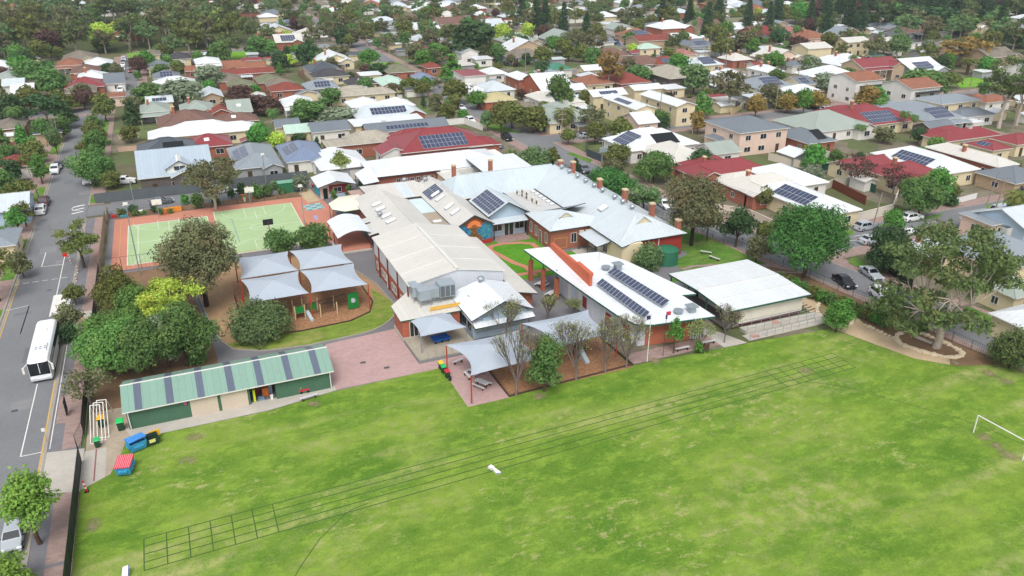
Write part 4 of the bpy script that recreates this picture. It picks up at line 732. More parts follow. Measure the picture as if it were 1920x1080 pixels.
# ---- demountable classroom
t = bld('demountable_classroom', (66.5, 79.5), 'cream demountable classroom with flat white roof and green fascia at the oval edge', 'classroom')
part(t, 'wall', wall_mat('cream panel wall', 'd8d2c4'), lambda mb: mb.box(69.4, 80.2, .5, 80.7, 93.2, 3.3)); part(t, 'subfloor_skirt', M('maroon skirt', '5e2a35'), lambda mb: mb.box(69.5, 80.3, 0, 80.6, 93.1, .5))
part(t, 'roof', [WR, GTRIM(), M('pale flashing', 'c9c9c6', .6)], lambda mb: (slab(mb, [(66.4, 79.4, 3.35), (81.3, 79.4, 3.35), (81.3, 86.6, 3.7), (66.4, 86.6, 3.7)], .3), slab(mb, [(81.3, 93.9, 3.35), (66.4, 93.9, 3.35), (66.4, 86.6, 3.7), (81.3, 86.6, 3.7)], .3), mb.box(66.5, 86.5, 3.68, 81.2, 86.75, 3.78, 2), mb.box(66.5, 83, 3.5, 81.2, 83.15, 3.58, 2), mb.box(66.5, 90.3, 3.48, 81.2, 90.42, 3.56, 2)))
part(t, 'deck', M('grey deck', '6a6460'), lambda mb: mb.box(66.9, 80, .25, 69.4, 93.2, .48))
for y in (79.8, 84.4, 89, 93.5): part(t, 'verandah_post', GTRIM(), lambda mb: mb.box(66.6, y - .08, 0, 66.76, y + .08, 3.1))
for y in (82, 84.6, 90.5): part(t, 'door', M('dark glass door', '1f2422', .3), lambda mb: mb.box(69.34, y - .5, .5, 69.44, y + .5, 2.6))
for y in (87.2, 92.2): window(t, '-x', (69.4, y), 1.3, 1.2, 1.1)
t = bld('access_ramp', (68.6, 76.4), 'switchback concrete access ramp with galvanised hand rails in front of the cream demountable', 'ramp')
part(t, 'ramp_slab', CONC, lambda mb: (mb.prism([(68.9, 77.9), (81, 77.9), (81, 79.3), (68.9, 79.3)], 0, [.5, .3, .3, .5]), mb.prism([(68.2, 76.2), (81, 76.2), (81, 77.8), (68.2, 77.8)], 0, [.06, .28, .28, .06]), mb.box(81, 76.2, 0, 82.6, 79.3, .29)))
def rail(x0, y0, x1, y1, za, zb, n):
    for i in range(n + 1):
        k = i / n; part(t, 'rail_post', ALU(), lambda mb: mb.tube((x0 + (x1 - x0) * k, y0 + (y1 - y0) * k, 0), (x0 + (x1 - x0) * k, y0 + (y1 - y0) * k, za + (zb - za) * k + 1), .035))
    part(t, 'hand_rail', ALU(), lambda mb: (mb.tube((x0, y0, za + 1), (x1, y1, zb + 1), .035), mb.tube((x0, y0, za + .55), (x1, y1, zb + .55), .025)))
rail(68.3, 76.25, 82.5, 76.25, .06, .28, 10); rail(69, 77.85, 81, 77.85, .4, .3, 8); rail(69.2, 79.25, 81, 79.25, .5, .3, 7); rail(82.5, 76.25, 82.5, 79.25, .28, .28, 2)
for p in ((69.2, 76.5), (74.2, 78.3)): part(t, 'tactile_strip', M('salmon tactile paving', 'b88878'), lambda mb: mb.prism([(p[0], p[1]), (p[0] + 1.1, p[1]), (p[0] + 1.1, p[1] + .9), (p[0], p[1] + .9)], .02, [.12, .14, .14, .12] if p[1] < 77 else [.45, .44, .44, .45]))
# ---- small brick block with plant on top and raised deck
t = bld('toilet_block', (24, 94.3), 'small orange brick block with chamfered cream skillion roof carrying grey duct work', 'building')
PB = [(24.3, 94.7), (32.6, 94.7), (32.6, 101.6), (27.3, 101.6), (24.3, 98.9)]
part(t, 'wall', WC['orangeb'](), lambda mb: mb.prism(PB, 0, 3.3)); part(t, 'plinth', CONC, lambda mb: mb.prism([(24.2, 94.6), (32.6, 94.6), (32.6, 101.7), (27.2, 101.7), (24.2, 99)], 0, .6))
part(t, 'roof', [CR, GTRIM()], lambda mb: slab(mb, [(24, 94.4, 3.35), (32.7, 94.4, 3.35), (32.7, 102, 3.75), (27.1, 102.2, 3.75), (24, 99.2, 3.5)]))
part(t, 'yellow_board', M('yellow timber', 'd0a24a'), lambda mb: mb.box(28.6, 95.6, 3.5, 33, 95.7, 4.0)); window(t, '-y', (94.7, 25.9), .5, 1.1, 2.3, name='door', bars=1)
def duct(b, lab, nm='duct_unit'):
    a = thing(nm, (b[0], b[1], 3.6), lab, 'ventilation unit', 'roof plant on the brick block'); part(a, 'casing', M('galvanised duct', 'a7b2b8', .35, .15, 2, metal=.4), lambda mb: (mb.box(b[0], b[1], b[2], b[3], b[4], b[5]), mb.box(b[0] - .03, b[1] - .03, b[5], b[3] + .03, b[4] + .03, b[5] + .06)))
    for q in ((b[0] + .1, b[1] + .1), (b[3] - .1, b[1] + .1), (b[0] + .1, b[4] - .1), (b[3] - .1, b[4] - .1)): part(a, 'leg', ALU(), lambda mb: mb.tube((*q, 3.55), (*q, b[2]), .04))
    return a
duct((27.1, 98.6, 4.5, 28.6, 101, 5.9), 'L shaped duct box at the left end of the roof plant'); duct((27.6, 97, 4.5, 29.3, 98.5, 5.9), 'square duct box in the middle of the roof plant'); duct((29.4, 97.4, 4.5, 30.6, 98.6, 5.8), 'small duct box beside the dark condenser')
a = duct((30.7, 97.4, 4.3, 33, 99.4, 6.2), 'large dark grey condenser at the right end of the roof plant', 'condenser_unit'); part(a, 'louvre_panel', M('dark louvre', '5c6368', .5), lambda mb: [mb.box(30.8 + i * .75, 97.34, 4.45, 31.4 + i * .75, 97.39, 6.0) for i in range(3)])
t = bld('platform_deck', (25, 88), 'raised concrete platform with grey block edge under the square blue shade sail', 'platform')
PD = [(26.4, 87.9), (33, 87.9), (33, 94.6), (24.4, 94.6), (24.4, 92.6)]
part(t, 'slab', [speck('deck concrete', 'a59c8c', .15, .3, 2.5, amt=.3)], lambda mb: mb.prism([(24.6, 88.1), (33, 88.1), (33, 94.6), (24.3, 94.6)], .42, .55)); part(t, 'edge_wall', M('grey block', '7c7f80'), lambda mb: mb.prism([(24.5, 88), (33.1, 88), (33.1, 94.5), (24.3, 94.5)], 0, .42))
for i in range(8): part(t, 'rail_post', ALU(), lambda mb: mb.tube((24.7 + i * 1.1, 88.2, .5), (24.7 + i * 1.1, 88.2, 1.5), .025))
t = bld('low_blue_platform', (28, 90), 'blue four sided low stage table on black feet on the concrete platform', 'platform table'); g = G(826, 634, .9)
part(t, 'top', M('bright blue board', '1c5fae', .5), lambda mb: mb.obox((g.x, g.y, 1.0), 2.4, 1.7, .12, .1))
for i in range(6): part(t, 'foot', M('black rubber', '1c1d20'), lambda mb: mb.box(g.x - 1 + .9 * (i % 3), g.y - .7 + 1.2 * (i // 3), .55, g.x - .8 + .9 * (i % 3), g.y - .5 + 1.2 * (i // 3), .95))
# ---- white gabled classroom
t = bld('white_gabled_classroom', (32.8, 90), 'white roofed classroom with pale blue gable and a band of windows under a skirt roof', 'classroom')
part(t, 'wall', wall_mat('pale blue grey boards', 'aebecb', 'clad'), lambda mb: mb.box(33.4, 91.6, 0, 41.6, 99.5, 3.3))
part(t, 'gable_wall', WC['bluew'](), lambda mb: mb.prism([(34.5, 90.6), (40.4, 90.6), (40.4, 91.9), (34.5, 91.9)], 2.9, 3.5) or mb.prism([(33.6, 90.9), (37.4, 90.9), (37.4, 91.6), (33.6, 91.6)], 3.3, [3.5, 5.45, 5.45, 3.5]) or mb.prism([(37.4, 90.9), (41.2, 90.9), (41.2, 91.6), (37.4, 91.6)], 3.3, [5.45, 3.5, 3.5, 5.45]))
def f(mb):
    slab(mb, [(32.7, 90.2, 3.6), (37.4, 89.8, 5.9), (37, 97.8, 6.), (32.7, 99.8, 3.6)]); slab(mb, [(37.4, 89.8, 5.9), (42.1, 90.4, 3.6), (42.1, 99.8, 3.8), (37, 97.8, 6.)]); slab(mb, [(42.1, 99.8, 3.8), (32.7, 99.8, 3.6), (37, 97.8, 6)])
    slab(mb, [(33, 89.6, 2.65), (42, 89.9, 2.65), (42, 91.6, 3.3), (33, 91.6, 3.3)]); slab(mb, [(33, 99, 2.7), (33, 89.6, 2.65), (33.6, 91, 3.3), (33.6, 99, 3.3)])
part(t, 'roof', [metal_roof('bright white sheet roof', 'dde2e6'), DTRIM()], f); vent(t, 36.8, 97.2, 5.7); skylight(t, 35.2, 96, 4.9, 1.5, .4, (.5, 0))
for i in range(6): window(t, '-y', (91.6, 34.3 + i * 1.3), 1.0, 1.0, 1.3, ALU(), M('pale blind glass', '9fb0ae', .2))
for y in (93, 95, 97): window(t, '-x', (33.4, y), .9, 1.4, 1.4, ALU())
# ---- covered areas
t = bld('curved_roof_shelter', (23, 130.2), 'barrel vaulted white roof shelter over a brick stage beside the court', 'shelter')
def f(mb):
    n = 14
    for i in range(n):
        a, b = i / n, (i + 1) / n; P = lambda k: (23 + 5.9 * k, 3.0 + .85 * math.sin(math.pi * k) + .3 * k)
        (xa, za), (xb, zb) = P(a), P(b); slab(mb, [(xa, 130.1, za), (xb, 130.1, zb), (xb, 139.6, zb), (xa, 139.6, za)], .08, 0, 1)
        for y in (132.5, 134.8, 137.2): slab(mb, [(xa, y - .15, za + .05), (xb, y - .15, zb + .05), (xb, y + .15, zb + .05), (xa, y + .15, za + .05)], .04, 1, 1)
part(t, 'roof', [metal_roof('bright white sheet roof', 'dde2e6'), M('pale rib', 'cdd8de')], f); part(t, 'stage', COURTR, lambda mb: mb.box(23.2, 130.4, 0, 29, 139.4, .35)); part(t, 'step', CONC, lambda mb: mb.box(23.1, 129.9, 0, 28.8, 130.38, .25))
for x, y in ((23.2, 130.3), (23.2, 134.8), (23.2, 139.3), (28.7, 130.3)): part(t, 'post', M('rust red steel', '74322a'), lambda mb: mb.box(x - .06, y - .06, 0, x + .06, y + .06, 3.0))
part(t, 'bench', TRIM(), lambda mb: mb.box(22.6, 132, .4, 23.05, 135.6, .5))
t = bld('octagonal_shelter', (25.3, 144.3), 'cream roofed open shelter with cut corners and green gutter at the end of the court', 'shelter')
OC = [(25.3, 146), (27.2, 143.9), (31.5, 144.2), (32.6, 153.6), (28, 153.2), (25.3, 149.8)]
part(t, 'roof', [M('cream roof sheet', 'dcd9c4', .5, .08), GTRIM()], lambda mb: [slab(mb, [(*OC[i], 2.95), (*OC[(i + 1) % 6], 2.95), (29.2, 149, 3.9)]) for i in range(6)])
for x, y in OC[:4] + OC[5:]: part(t, 'post', GTRIM(), lambda mb: mb.box(x * .96 + 1.17 - .05, y * .99 + 1.49 - .05, 0, x * .96 + 1.17 + .05, y * .99 + 1.49 + .05, 2.85))
for i in range(3): part(t, 'bench', TRIM(), lambda mb: mb.box(27.5, 146 + i * 1.2, .4, 31, 146.35 + i * 1.2, .48))
t = bld('canteen_hut', (25.3, 160.8), 'small hut with white gable roof, teal painted side and red front near the court', 'hut')
part(t, 'wall', WC['pink'](), lambda mb: walls_gable(mb, 26, 162.4, 32.6, 168.6, 2.9, 1.0, 'y')); part(t, 'roof', [WR, DTRIM(), WR], lambda mb: roof_gable(mb, 25.3, 160.6, 33.3, 169, 3, 1.1, 'y'))
part(t, 'painted_side', speck('teal mural paint', '3fa3ae', .3, .5, 1.2, c2='2f78a8', amt=.5), lambda mb: mb.box(25.9, 162.5, 0, 25.98, 168.5, 2.85)); part(t, 'red_panel', M('dark red panel', '8e2f33'), lambda mb: mb.box(27.9, 162.28, .9, 32.4, 162.38, 2.8)); part(t, 'lower_panel', WC['bluew'](), lambda mb: mb.box(27.9, 162.26, 0, 32.4, 162.36, .88))
part(t, 'door', M('dark glass door', '1f2422', .3), lambda mb: mb.box(26.6, 162.26, 0, 27.5, 162.38, 2.2)); window(t, '-y', (162.28, 29.6), 1.2, 1.6, 1.0)
# ---- shed
t = bld('storage_shed', (-10.4, 86.2), 'long green metal shed with grey roof strips and two cream roller doors', 'shed')
z0, z1, ym = 2.6, 4.0, 89.9
def f(mb):
    mb.box(-10.1, 86.6, 0, 3.2, 93, 2.5); mb.box(6.2, 86.6, 0, 12.8, 93, 2.5); mb.box(3.2, 89.4, 0, 6.2, 93, 2.5); mb.box(3.2, 86.6, 2.2, 6.2, 89.4, 2.5)
    mb.prism([(-10.1, 86.6), (12.8, 86.6), (12.8, ym), (-10.1, ym)], 2.5, [2.52, 2.52, 3.85, 3.85]); mb.prism([(-10.1, ym), (12.8, ym), (12.8, 93), (-10.1, 93)], 2.5, [3.85, 3.85, 2.52, 2.52])
part(t, 'wall', WC['green'](), f)
part(t, 'roof', [metal_roof('pale green sheet roof', '80a091', var=.06), TRIM(), TRIM()], lambda mb: roof_gable(mb, -10.45, 86.1, 13.2, 93.6, z0, 1.42, 'x'))
for i in range(7):
    xx = -9.1 + i * 3.33; sm = metal_roof('grey translucent strip', '5d6676'); part(t, 'roof_strip', sm, lambda mb: (slab(mb, [(xx, 86.12, z0 + .02), (xx + .8, 86.12, z0 + .02), (xx + .8, 89.8, 4.02), (xx, 89.8, 4.02)], .03, 0, 0), slab(mb, [(xx + .8, 93.55, z0 + .02), (xx, 93.55, z0 + .02), (xx, 90, 4.0), (xx + .8, 90, 4.)], .03, 0, 0)))
RD = M('cream roller door', 'c4b5a4', .6, .08)
for x in (-3.4, -.05): part(t, 'roller_door', RD, lambda mb: [mb.box(x, 86.53 - .012 * (i % 2), i * .18, x + 3.0, 86.6, i * .18 + .18) for i in range(12)])
for x in (-9.95, 12.7): part(t, 'downpipe', TRIM(), lambda mb: mb.tube((x, 86.35, 2.6), (x + .05, 86.45, 0), .06))
part(t, 'sign_board', M('green sign', '2f9a68'), lambda mb: mb.box(5.4, 86.5, 2.25, 5.9, 86.57, 2.45)); part(t, 'round_sign', M('pink sign', 'c24a8c'), lambda mb: mb.tube((-3.9, 86.58, 2.0), (-3.9, 86.5, 2.0), .18, n=12))
for nm, lab, x, y, c, s_ in (('stored_box', 'orange box on the shed floor in the open bay', 7.3, 88, 'c8682c', (.7, .5, 1.1)), ('stored_box', 'grey box stack on the open bay floor', 7.9, 88.4, '8b98a6', (.5, .5, 1.3)), ('stored_mat', 'yellow folded mat leaning in the open bay', 5.95, 87.3, 'c8d42c', (.25, .5, 1.5)), ('stored_tub', 'blue tub on the open bay floor', 6.7, 87.2, '6a8296', (.7, .45, .3)), ('stored_tub', 'white tub by the open bay post', 7.9, 86.9, 'd8d8d4', (.3, .3, .5)), ('stored_box', 'red crate at the back of the open bay', 6.3, 88.9, '9a2a2c', (.6, .4, .8))):
    x -= 2.25; mb = MB(); mb.box(x - s_[0] / 2, y - s_[1] / 2, .02, x + s_[0] / 2, y + s_[1] / 2, s_[2]); mb.box(x - s_[0] / 2 - .03, y - s_[1] / 2 - .03, s_[2], x + s_[0] / 2 + .03, y + s_[1] / 2 + .03, s_[2] + .05); tag(mb.build(nm, M('stored ' + c, c, .6), loc=(x, y, 0)), lab, 'storage item')
# ---- shade sails
SAIL = lambda: M('blue grey shade cloth', 'a7b0ba', .8, .07, .5); POST = lambda: M('orange red steel', 'a8432c', .5, .1)
def sail(name, C, zc, zp, label, posts, pb=None, pin=.075, mat_=None, group='blue grey shade sails'):
    """square sail with drooping edges, pyramid peak in the middle; C: four corners counter-clockwise"""
    cx = sum(c[0] for c in C) / 4; cy = sum(c[1] for c in C) / 4; t = thing(name, (cx, cy, 0), label, 'shade sail', group); n = 14; mb = MB(); V = []
    for j in range(n + 1):
        for i in range(n + 1):
            u, v = i / n, j / n; x = (C[0][0] * (1 - u) + C[1][0] * u) * (1 - v) + (C[3][0] * (1 - u) + C[2][0] * u) * v; y = (C[0][1] * (1 - u) + C[1][1] * u) * (1 - v) + (C[3][1] * (1 - u) + C[2][1] * u) * v
            eu, ev = 4 * u * (1 - u), 4 * v * (1 - v); x += (cx - x) * 2 * pin * ev * abs(2 * u - 1) ** 3; y += (cy - y) * .5 * pin * eu * abs(2 * v - 1) ** 3
            k = 1 - max(abs(2 * u - 1), abs(2 * v - 1)); V.append((x, y, zc + (zp - zc) * k ** 1.15 - .1 * (1 - k) * (ev * (abs(2 * u - 1)) + eu * (abs(2 * v - 1))) * .5))
    mb.v = V + [(x, y, z - .03) for x, y, z in V]; N2 = (n + 1) ** 2
    for j in range(n):
        for i in range(n):
            a = j * (n + 1) + i; q = (a, a + 1, a + n + 2, a + n + 1); mb.quads(0, [q], 0); mb.quads(N2, [q[::-1]], 0)
    mb.build('canopy', (mat_ or SAIL)(), t)
    for (x, y) in posts: part(t, 'post', (pb or POST)(), lambda m_: m_.tube((x, y, 0), (x, y, zc - .02), .09, n=10)); part(t, 'post_base', ALU(), lambda m_: m_.box(x - .18, y - .18, 0, x + .18, y + .18, .03))
    return t
xs, ys = (5.5, 13.8, 14.2, 22.5), (106.3, 115, 115.5, 124)
sail('shade_sail', [(5.6, 106.3), (14, 106.4), (14, 115.1), (5.5, 115.1)], 4.3, 5.3, 'near left sail of the four over the mulch playground', [(5.7, 106.5), (14.1, 106.4), (5.5, 115.3)])
sail('shade_sail', [(14.3, 106.4), (22.5, 106.1), (22.4, 114.8), (14.2, 115.1)], 4.3, 5.3, 'near right sail of the four over the mulch playground, above the climbing frame', [(22.5, 106.2), (22.4, 115.1)])
sail('shade_sail', [(5.5, 115.5), (14, 115.5), (13.8, 124), (5.5, 124.2)], 4.3, 5.3, 'far left sail of the four over the mulch playground, behind the big brown tree', [(5.5, 124.1)])
sail('shade_sail', [(14.2, 115.5), (22.4, 115.2), (22.4, 123.8), (14, 124)], 4.3, 5.3, 'far right sail of the four over the mulch playground, by the two round trees', [(14, 124.2), (22.4, 123.9), (14.1, 115.3)])
sail('shade_sail', [(25.3, 89.6), (31.8, 89.8), (31.4, 95.8), (25.1, 95.6)], 3.1, 4.0, 'single square sail above the concrete platform with the blue table', [(25.4, 89.7), (31.7, 89.9)], ALU)
sail('shade_sail', [(27.4, 76.4), (37.8, 76.9), (37.4, 84.8), (27.1, 84.7)], 3.9, 5.0, 'sail on tall orange posts over the picnic tables', [(27.5, 76.5), (27.2, 84.6), (37.7, 77), (37.3, 84.7)], pin=.12)
sail('shade_sail', [(39.6, 78.7), (49, 79.2), (48.5, 86.6), (38.3, 86.4)], 3.9, 5.0, 'sail over the orange mulch bed beside the white angled building', [(39.7, 78.8), (48.9, 79.3), (38.4, 86.3)], pin=.12)
# ================================================================ trees and plants
LM = dict(bright=lambda: leaf_mat('bright green leaves', '37691f', '4f832a', '658f33'), mid=lambda: leaf_mat('mid green leaves', '3e5c2a', '547634', '6e8640'), dark=lambda: leaf_mat('dark green leaves', '2b4524', '3c5a31', '4b6838'),
  olive=lambda: leaf_mat('olive green leaves', '4c5526', '66702f', '7c7234'), gum=lambda: leaf_mat('dull eucalyptus leaves', '46562c', '5a6a38', '706a3c'), khaki=lambda: leaf_mat('brownish olive leaves', '52563a', '6a6c46', '735e42'),
  fresh=lambda: leaf_mat('fresh green leaves', '456a2a', '5c8234', '7a9444'), street=lambda: leaf_mat('yellow green leaves', '557c22', '73972c', '8ea63a'),
  plane=lambda: leaf_mat('deep green leaves', '2d5a22', '3d702c', '4f8438'),
  lime=lambda: leaf_mat('lime yellow leaves', '7d9a20', 'a0b42c', 'b8ac34'), autumn=lambda: leaf_mat('golden autumn leaves', '6f6228', '876c2c', '566228'), purple=lambda: leaf_mat('dark purple leaves', '43302c', '563d36', '664a3c'),
  grey=lambda: leaf_mat('grey green leaves', '5c6a50', '78856a', '8c9478'), pine=lambda: leaf_mat('pine needles', '263c24', '34502e', '40583a'), wattle=lambda: leaf_mat('feathery green leaves', '466038', '5f7c46', '768c54'), twig=lambda: leaf_mat('sparse new leaves', '66782f', '7e8c3c', '8a7668'))
BK = dict(brown=lambda: speck('brown bark', '5f4d40', .25, 2, 9, c2='3a2d25'), pale=lambda: speck('pale gum bark', 'b5a99c', .2, 1.2, 5, c2='83756a', amt=.35), dark=lambda: speck('dark bark', '3c312b', .25, 2, 9), grey=lambda: speck('grey bark', '7f7270', .2, 2, 9))
def mesh_np(name, V, Fq, mats, parent=None, mi=None, smooth=False):
    me = bpy.data.meshes.new(name); nv, nf = len(V), len(Fq); k = Fq.shape[1]
    me.vertices.add(nv); me.vertices.foreach_set('co', np.asarray(V, dtype=np.float32).ravel()); me.loops.add(nf * k); me.loops.foreach_set('vertex_index', np.asarray(Fq, dtype=np.int32).ravel())
    me.polygons.add(nf); me.polygons.foreach_set('loop_start', np.arange(0, nf * k, k, dtype=np.int32))
    for m in mats: me.materials.append(m)
    me.update(calc_edges=True); me.validate(); o = bpy.data.objects.new(name, me); S.collection.objects.link(o); o.parent = parent; return o
def leaves(blobs, size, dens, rs, stretch=1.6, droop=0., inner=.35, jag=.28):
    """leaf cards over lumpy clump surfaces; blobs: (x,y,z,rx,ry,rz)"""
    out = []
    for b in blobs:
        c = np.array(b[:3]); r = np.array(b[3:6]); area = 4 * math.pi * (r[0] * r[1] + r[1] * r[2] + r[0] * r[2]) / 3; n = max(12, int(area * dens / (size * size)))
        d = rs.normal(size=(n, 3)); d /= np.linalg.norm(d, axis=1)[:, None]; low = d[:, 2] < -.55; d[low, 2] *= .4; d /= np.linalg.norm(d, axis=1)[:, None]
        ph = rs.uniform(0, 6.28, 6); lump = 1 + jag * (np.sin(d[:, 0] * 4.1 + ph[0]) * np.sin(d[:, 1] * 3.7 + ph[1]) + .6 * np.sin(d[:, 2] * 6.3 + ph[2]) * np.sin(d[:, 0] * 7.3 + ph[3]))
        rad = np.where(rs.random(n) < inner, rs.uniform(.45, .9, n), rs.uniform(.88, 1.12, n)) * lump
        p = c + d * r * rad[:, None]; p[:, 2] -= droop * rs.random(n) * r[2]
        nrm = d + rs.normal(scale=.55, size=(n, 3)); nrm[:, 2] += .25; nrm /= np.linalg.norm(nrm, axis=1)[:, None]
        t = np.cross(nrm, rs.normal(size=(n, 3))); t /= np.linalg.norm(t, axis=1)[:, None] + 1e-6; t[:, 2] -= droop * 1.2; t /= np.linalg.norm(t, axis=1)[:, None]; bt = np.cross(nrm, t)
        s = size * rs.uniform(.55, 1.45, n)[:, None]; a = t * s * stretch / 2; bb = bt * s / 2
        out.append(np.stack([p - a * .9 - bb * .5, p + a * .2 - bb, p + a + bb * .3, p - a * .1 + bb], axis=1))
    Q_ = np.concatenate(out); V = Q_.reshape(-1, 3); return V, np.arange(len(V)).reshape(-1, 4)
def tube_np(mb, p, q, r0, r1, n=6): mb.tube(p, q, r0, r1, n, cap=False)
def limb(mb, p, q, r0, r1, rnd, n=6, bend=.12, seg=3):
    p, q = Vector(p), Vector(q); L_ = (q - p).length; off = Vector((rnd.uniform(-1, 1), rnd.uniform(-1, 1), rnd.uniform(-.3, .6))) * L_ * bend; last = p; rl = r0
    for i in range(1, seg + 1):
        k = i / seg; x = p.lerp(q, k) + off * math.sin(math.pi * k); r = r0 + (r1 - r0) * k; mb.tube(last, x, rl, r, n, cap=False); last, rl = x, r
def make_tree(kind, h, w_, leaf, size, seed=0, bark='brown', trunk=None, lean=(0, 0), gaps=1.):
    """returns (trunk MB, crown V, F) for a tree standing at the origin, h high and w_ wide"""
    rnd = random.Random(seed); rs = np.random.RandomState(seed); mb = MB(); blobs = []; R_ = w_ / 2; dens, droop, inner, stretch, jag = 1.0, .0, .3, 1.6, .28
    lx, ly = lean
    if kind == 'round':                     # dense broad crown
        th = trunk if trunk is not None else h * .25; ch = h - th; n = int(11 + min(12, w_ * .8))
        for i in range(n):
            a = i * 2.4 + rnd.uniform(-.4, .4); k = ((i + .5) / n) ** .55; zz = rnd.uniform(.12, .8); rr = k * R_ * .72 * math.sqrt(max(.1, 1 - (2 * zz - .85) ** 2 * .75)); br = R_ * rnd.uniform(.3, .46)
            blobs.append((rr * math.cos(a) + lx * zz, rr * math.sin(a) + ly * zz, th + ch * zz * .88 + ch * .02, br, br, min(br * rnd.uniform(.7, .95), ch * .3)))
        blobs.append((lx * .6, ly * .6, th + ch * .5, R_ * .55, R_ * .55, ch * .42)); blobs.append((lx * .8, ly * .8, h - ch * .2, R_ * .42, R_ * .4, ch * .2)); fork = (lx * .2, ly * .2, th * .95)
        limb(mb, (0, 0, -.1), fork, max(.1, h * .028), max(.08, h * .022), rnd, 8, .04)
        for b in blobs: limb(mb, fork, (b[0], b[1], b[2]), max(.05, h * .011), .03, rnd, 5, .1)
    elif kind == 'gum':                     # open clumps on long forking limbs, sky between them
        th = trunk if trunk is not None else h * .32; n = int(10 + w_ * 1.5); forks = []; nf = 3 + (w_ > 9) + (w_ > 15)
        limb(mb, (0, 0, -.1), (lx * .15, ly * .15, th), h * .03, h * .02, rnd, 8, .05)
        for f_ in range(nf): a = f_ * 6.28 / nf + rnd.uniform(-.4, .4); forks.append((math.cos(a) * R_ * .34 + lx * .5, math.sin(a) * R_ * .34 + ly * .5, th + (h - th) * (rnd.uniform(.25, .5) if w_ < 14 else rnd.uniform(.1, .35)))); limb(mb, (lx * .15, ly * .15, th), forks[-1], h * .013, h * .009, rnd, 6, .12)
        for i in range(n):
            a = i * 2.4 + rnd.uniform(-.5, .5); k = ((i + .5) / n) ** .5 * .82; zz = rnd.uniform(.2 if w_ < 14 else .04, .95) * (1 - .35 * k * k); br = R_ * (rnd.uniform(.2, .33) * (1.1 if w_ < 8 else .9) if w_ < 14 else rnd.uniform(.15, .24)); b = (R_ * k * math.cos(a) + lx, R_ * k * math.sin(a) + ly, th + (h - th) * zz - br * .2, br, br * rnd.uniform(.8, 1.2), br * rnd.uniform(.45, .65))
            blobs.append(b); f_ = min(forks, key=lambda q: (q[0] - b[0]) ** 2 + (q[1] - b[1]) ** 2); limb(mb, f_, b[:3], h * .006, .025, rnd, 5, .14)
        dens, droop, inner, stretch, jag = .8 * gaps, .25, .4, 2.0, .35
    elif kind == 'shrub':
        n = int(6 + w_); 
        for i in range(n): a = i * 2.4; k = ((i + .5) / n) ** .5 * .62; br = R_ * rnd.uniform(.38, .55); blobs.append((R_ * k * math.cos(a), R_ * k * math.sin(a), h * rnd.uniform(.3, .62), br, br, h * .38))
        mb.tube((0, 0, -.1), (0, 0, h * .5), .08 + h * .02, .05, 6)
    elif kind == 'cone':                    # upright dense street tree
        th = trunk if trunk is not None else h * .16; ch = h - th
        for i in range(12): zz = (i + .5) / 12; rr = R_ * (1 - zz * .75) * .55; a = i * 2.4; br = R_ * (1 - zz * .62) * .62; blobs.append((rr * math.cos(a), rr * math.sin(a), th + ch * zz * .9, br, br, ch * .16))
        limb(mb, (0, 0, -.1), (0, 0, h * .8), max(.08, h * .022), .04, rnd, 7, .03)
    elif kind == 'pine':                    # tiered whorls of drooping branches
        limb(mb, (0, 0, -.1), (0, 0, h * .98), h * .018 + .05, .04, rnd, 7, .01); tiers = max(9, int(h * .85)); dens = .5
        for j in range(tiers):
            zz = .12 + .86 * j / tiers; L_ = R_ * (1 - zz) ** .75 * 1.05 + .25; m_ = 7
            for i in range(m_): a = i * 6.28 / m_ + j * .5 + rnd.uniform(-.15, .15); blobs.append((L_ * .55 * math.cos(a), L_ * .55 * math.sin(a), h * zz - L_ * .05, L_ * .5, L_ * .5, max(.18, h * .018))); mb.tube((0, 0, h * zz), (L_ * .9 * math.cos(a), L_ * .9 * math.sin(a), h * zz - L_ * .06), .05, .02, 4, cap=False)
        inner, jag = .5, .1
    elif kind == 'column':
        for i in range(9): zz = (i + .6) / 9.4; br = R_ * (1.05 - .5 * abs(2 * zz - .8)); blobs.append((0, 0, h * zz, br, br, h * .1))
        mb.tube((0, 0, -.1), (0, 0, h * .7), .12, .05, 6)
    V, Fq = leaves(blobs, size, dens, rs, stretch, droop, inner, jag); return mb, V, Fq, bark
def place_tree(name, t, parts, leafm):
    mb, V, Fq, bark = parts; mb.build('trunk', BK[bark](), None if t is None else t, smooth=True); o = t.children[-1] if t.children else None
    mesh_np('crown', V, Fq, [LM[leafm]()], t)
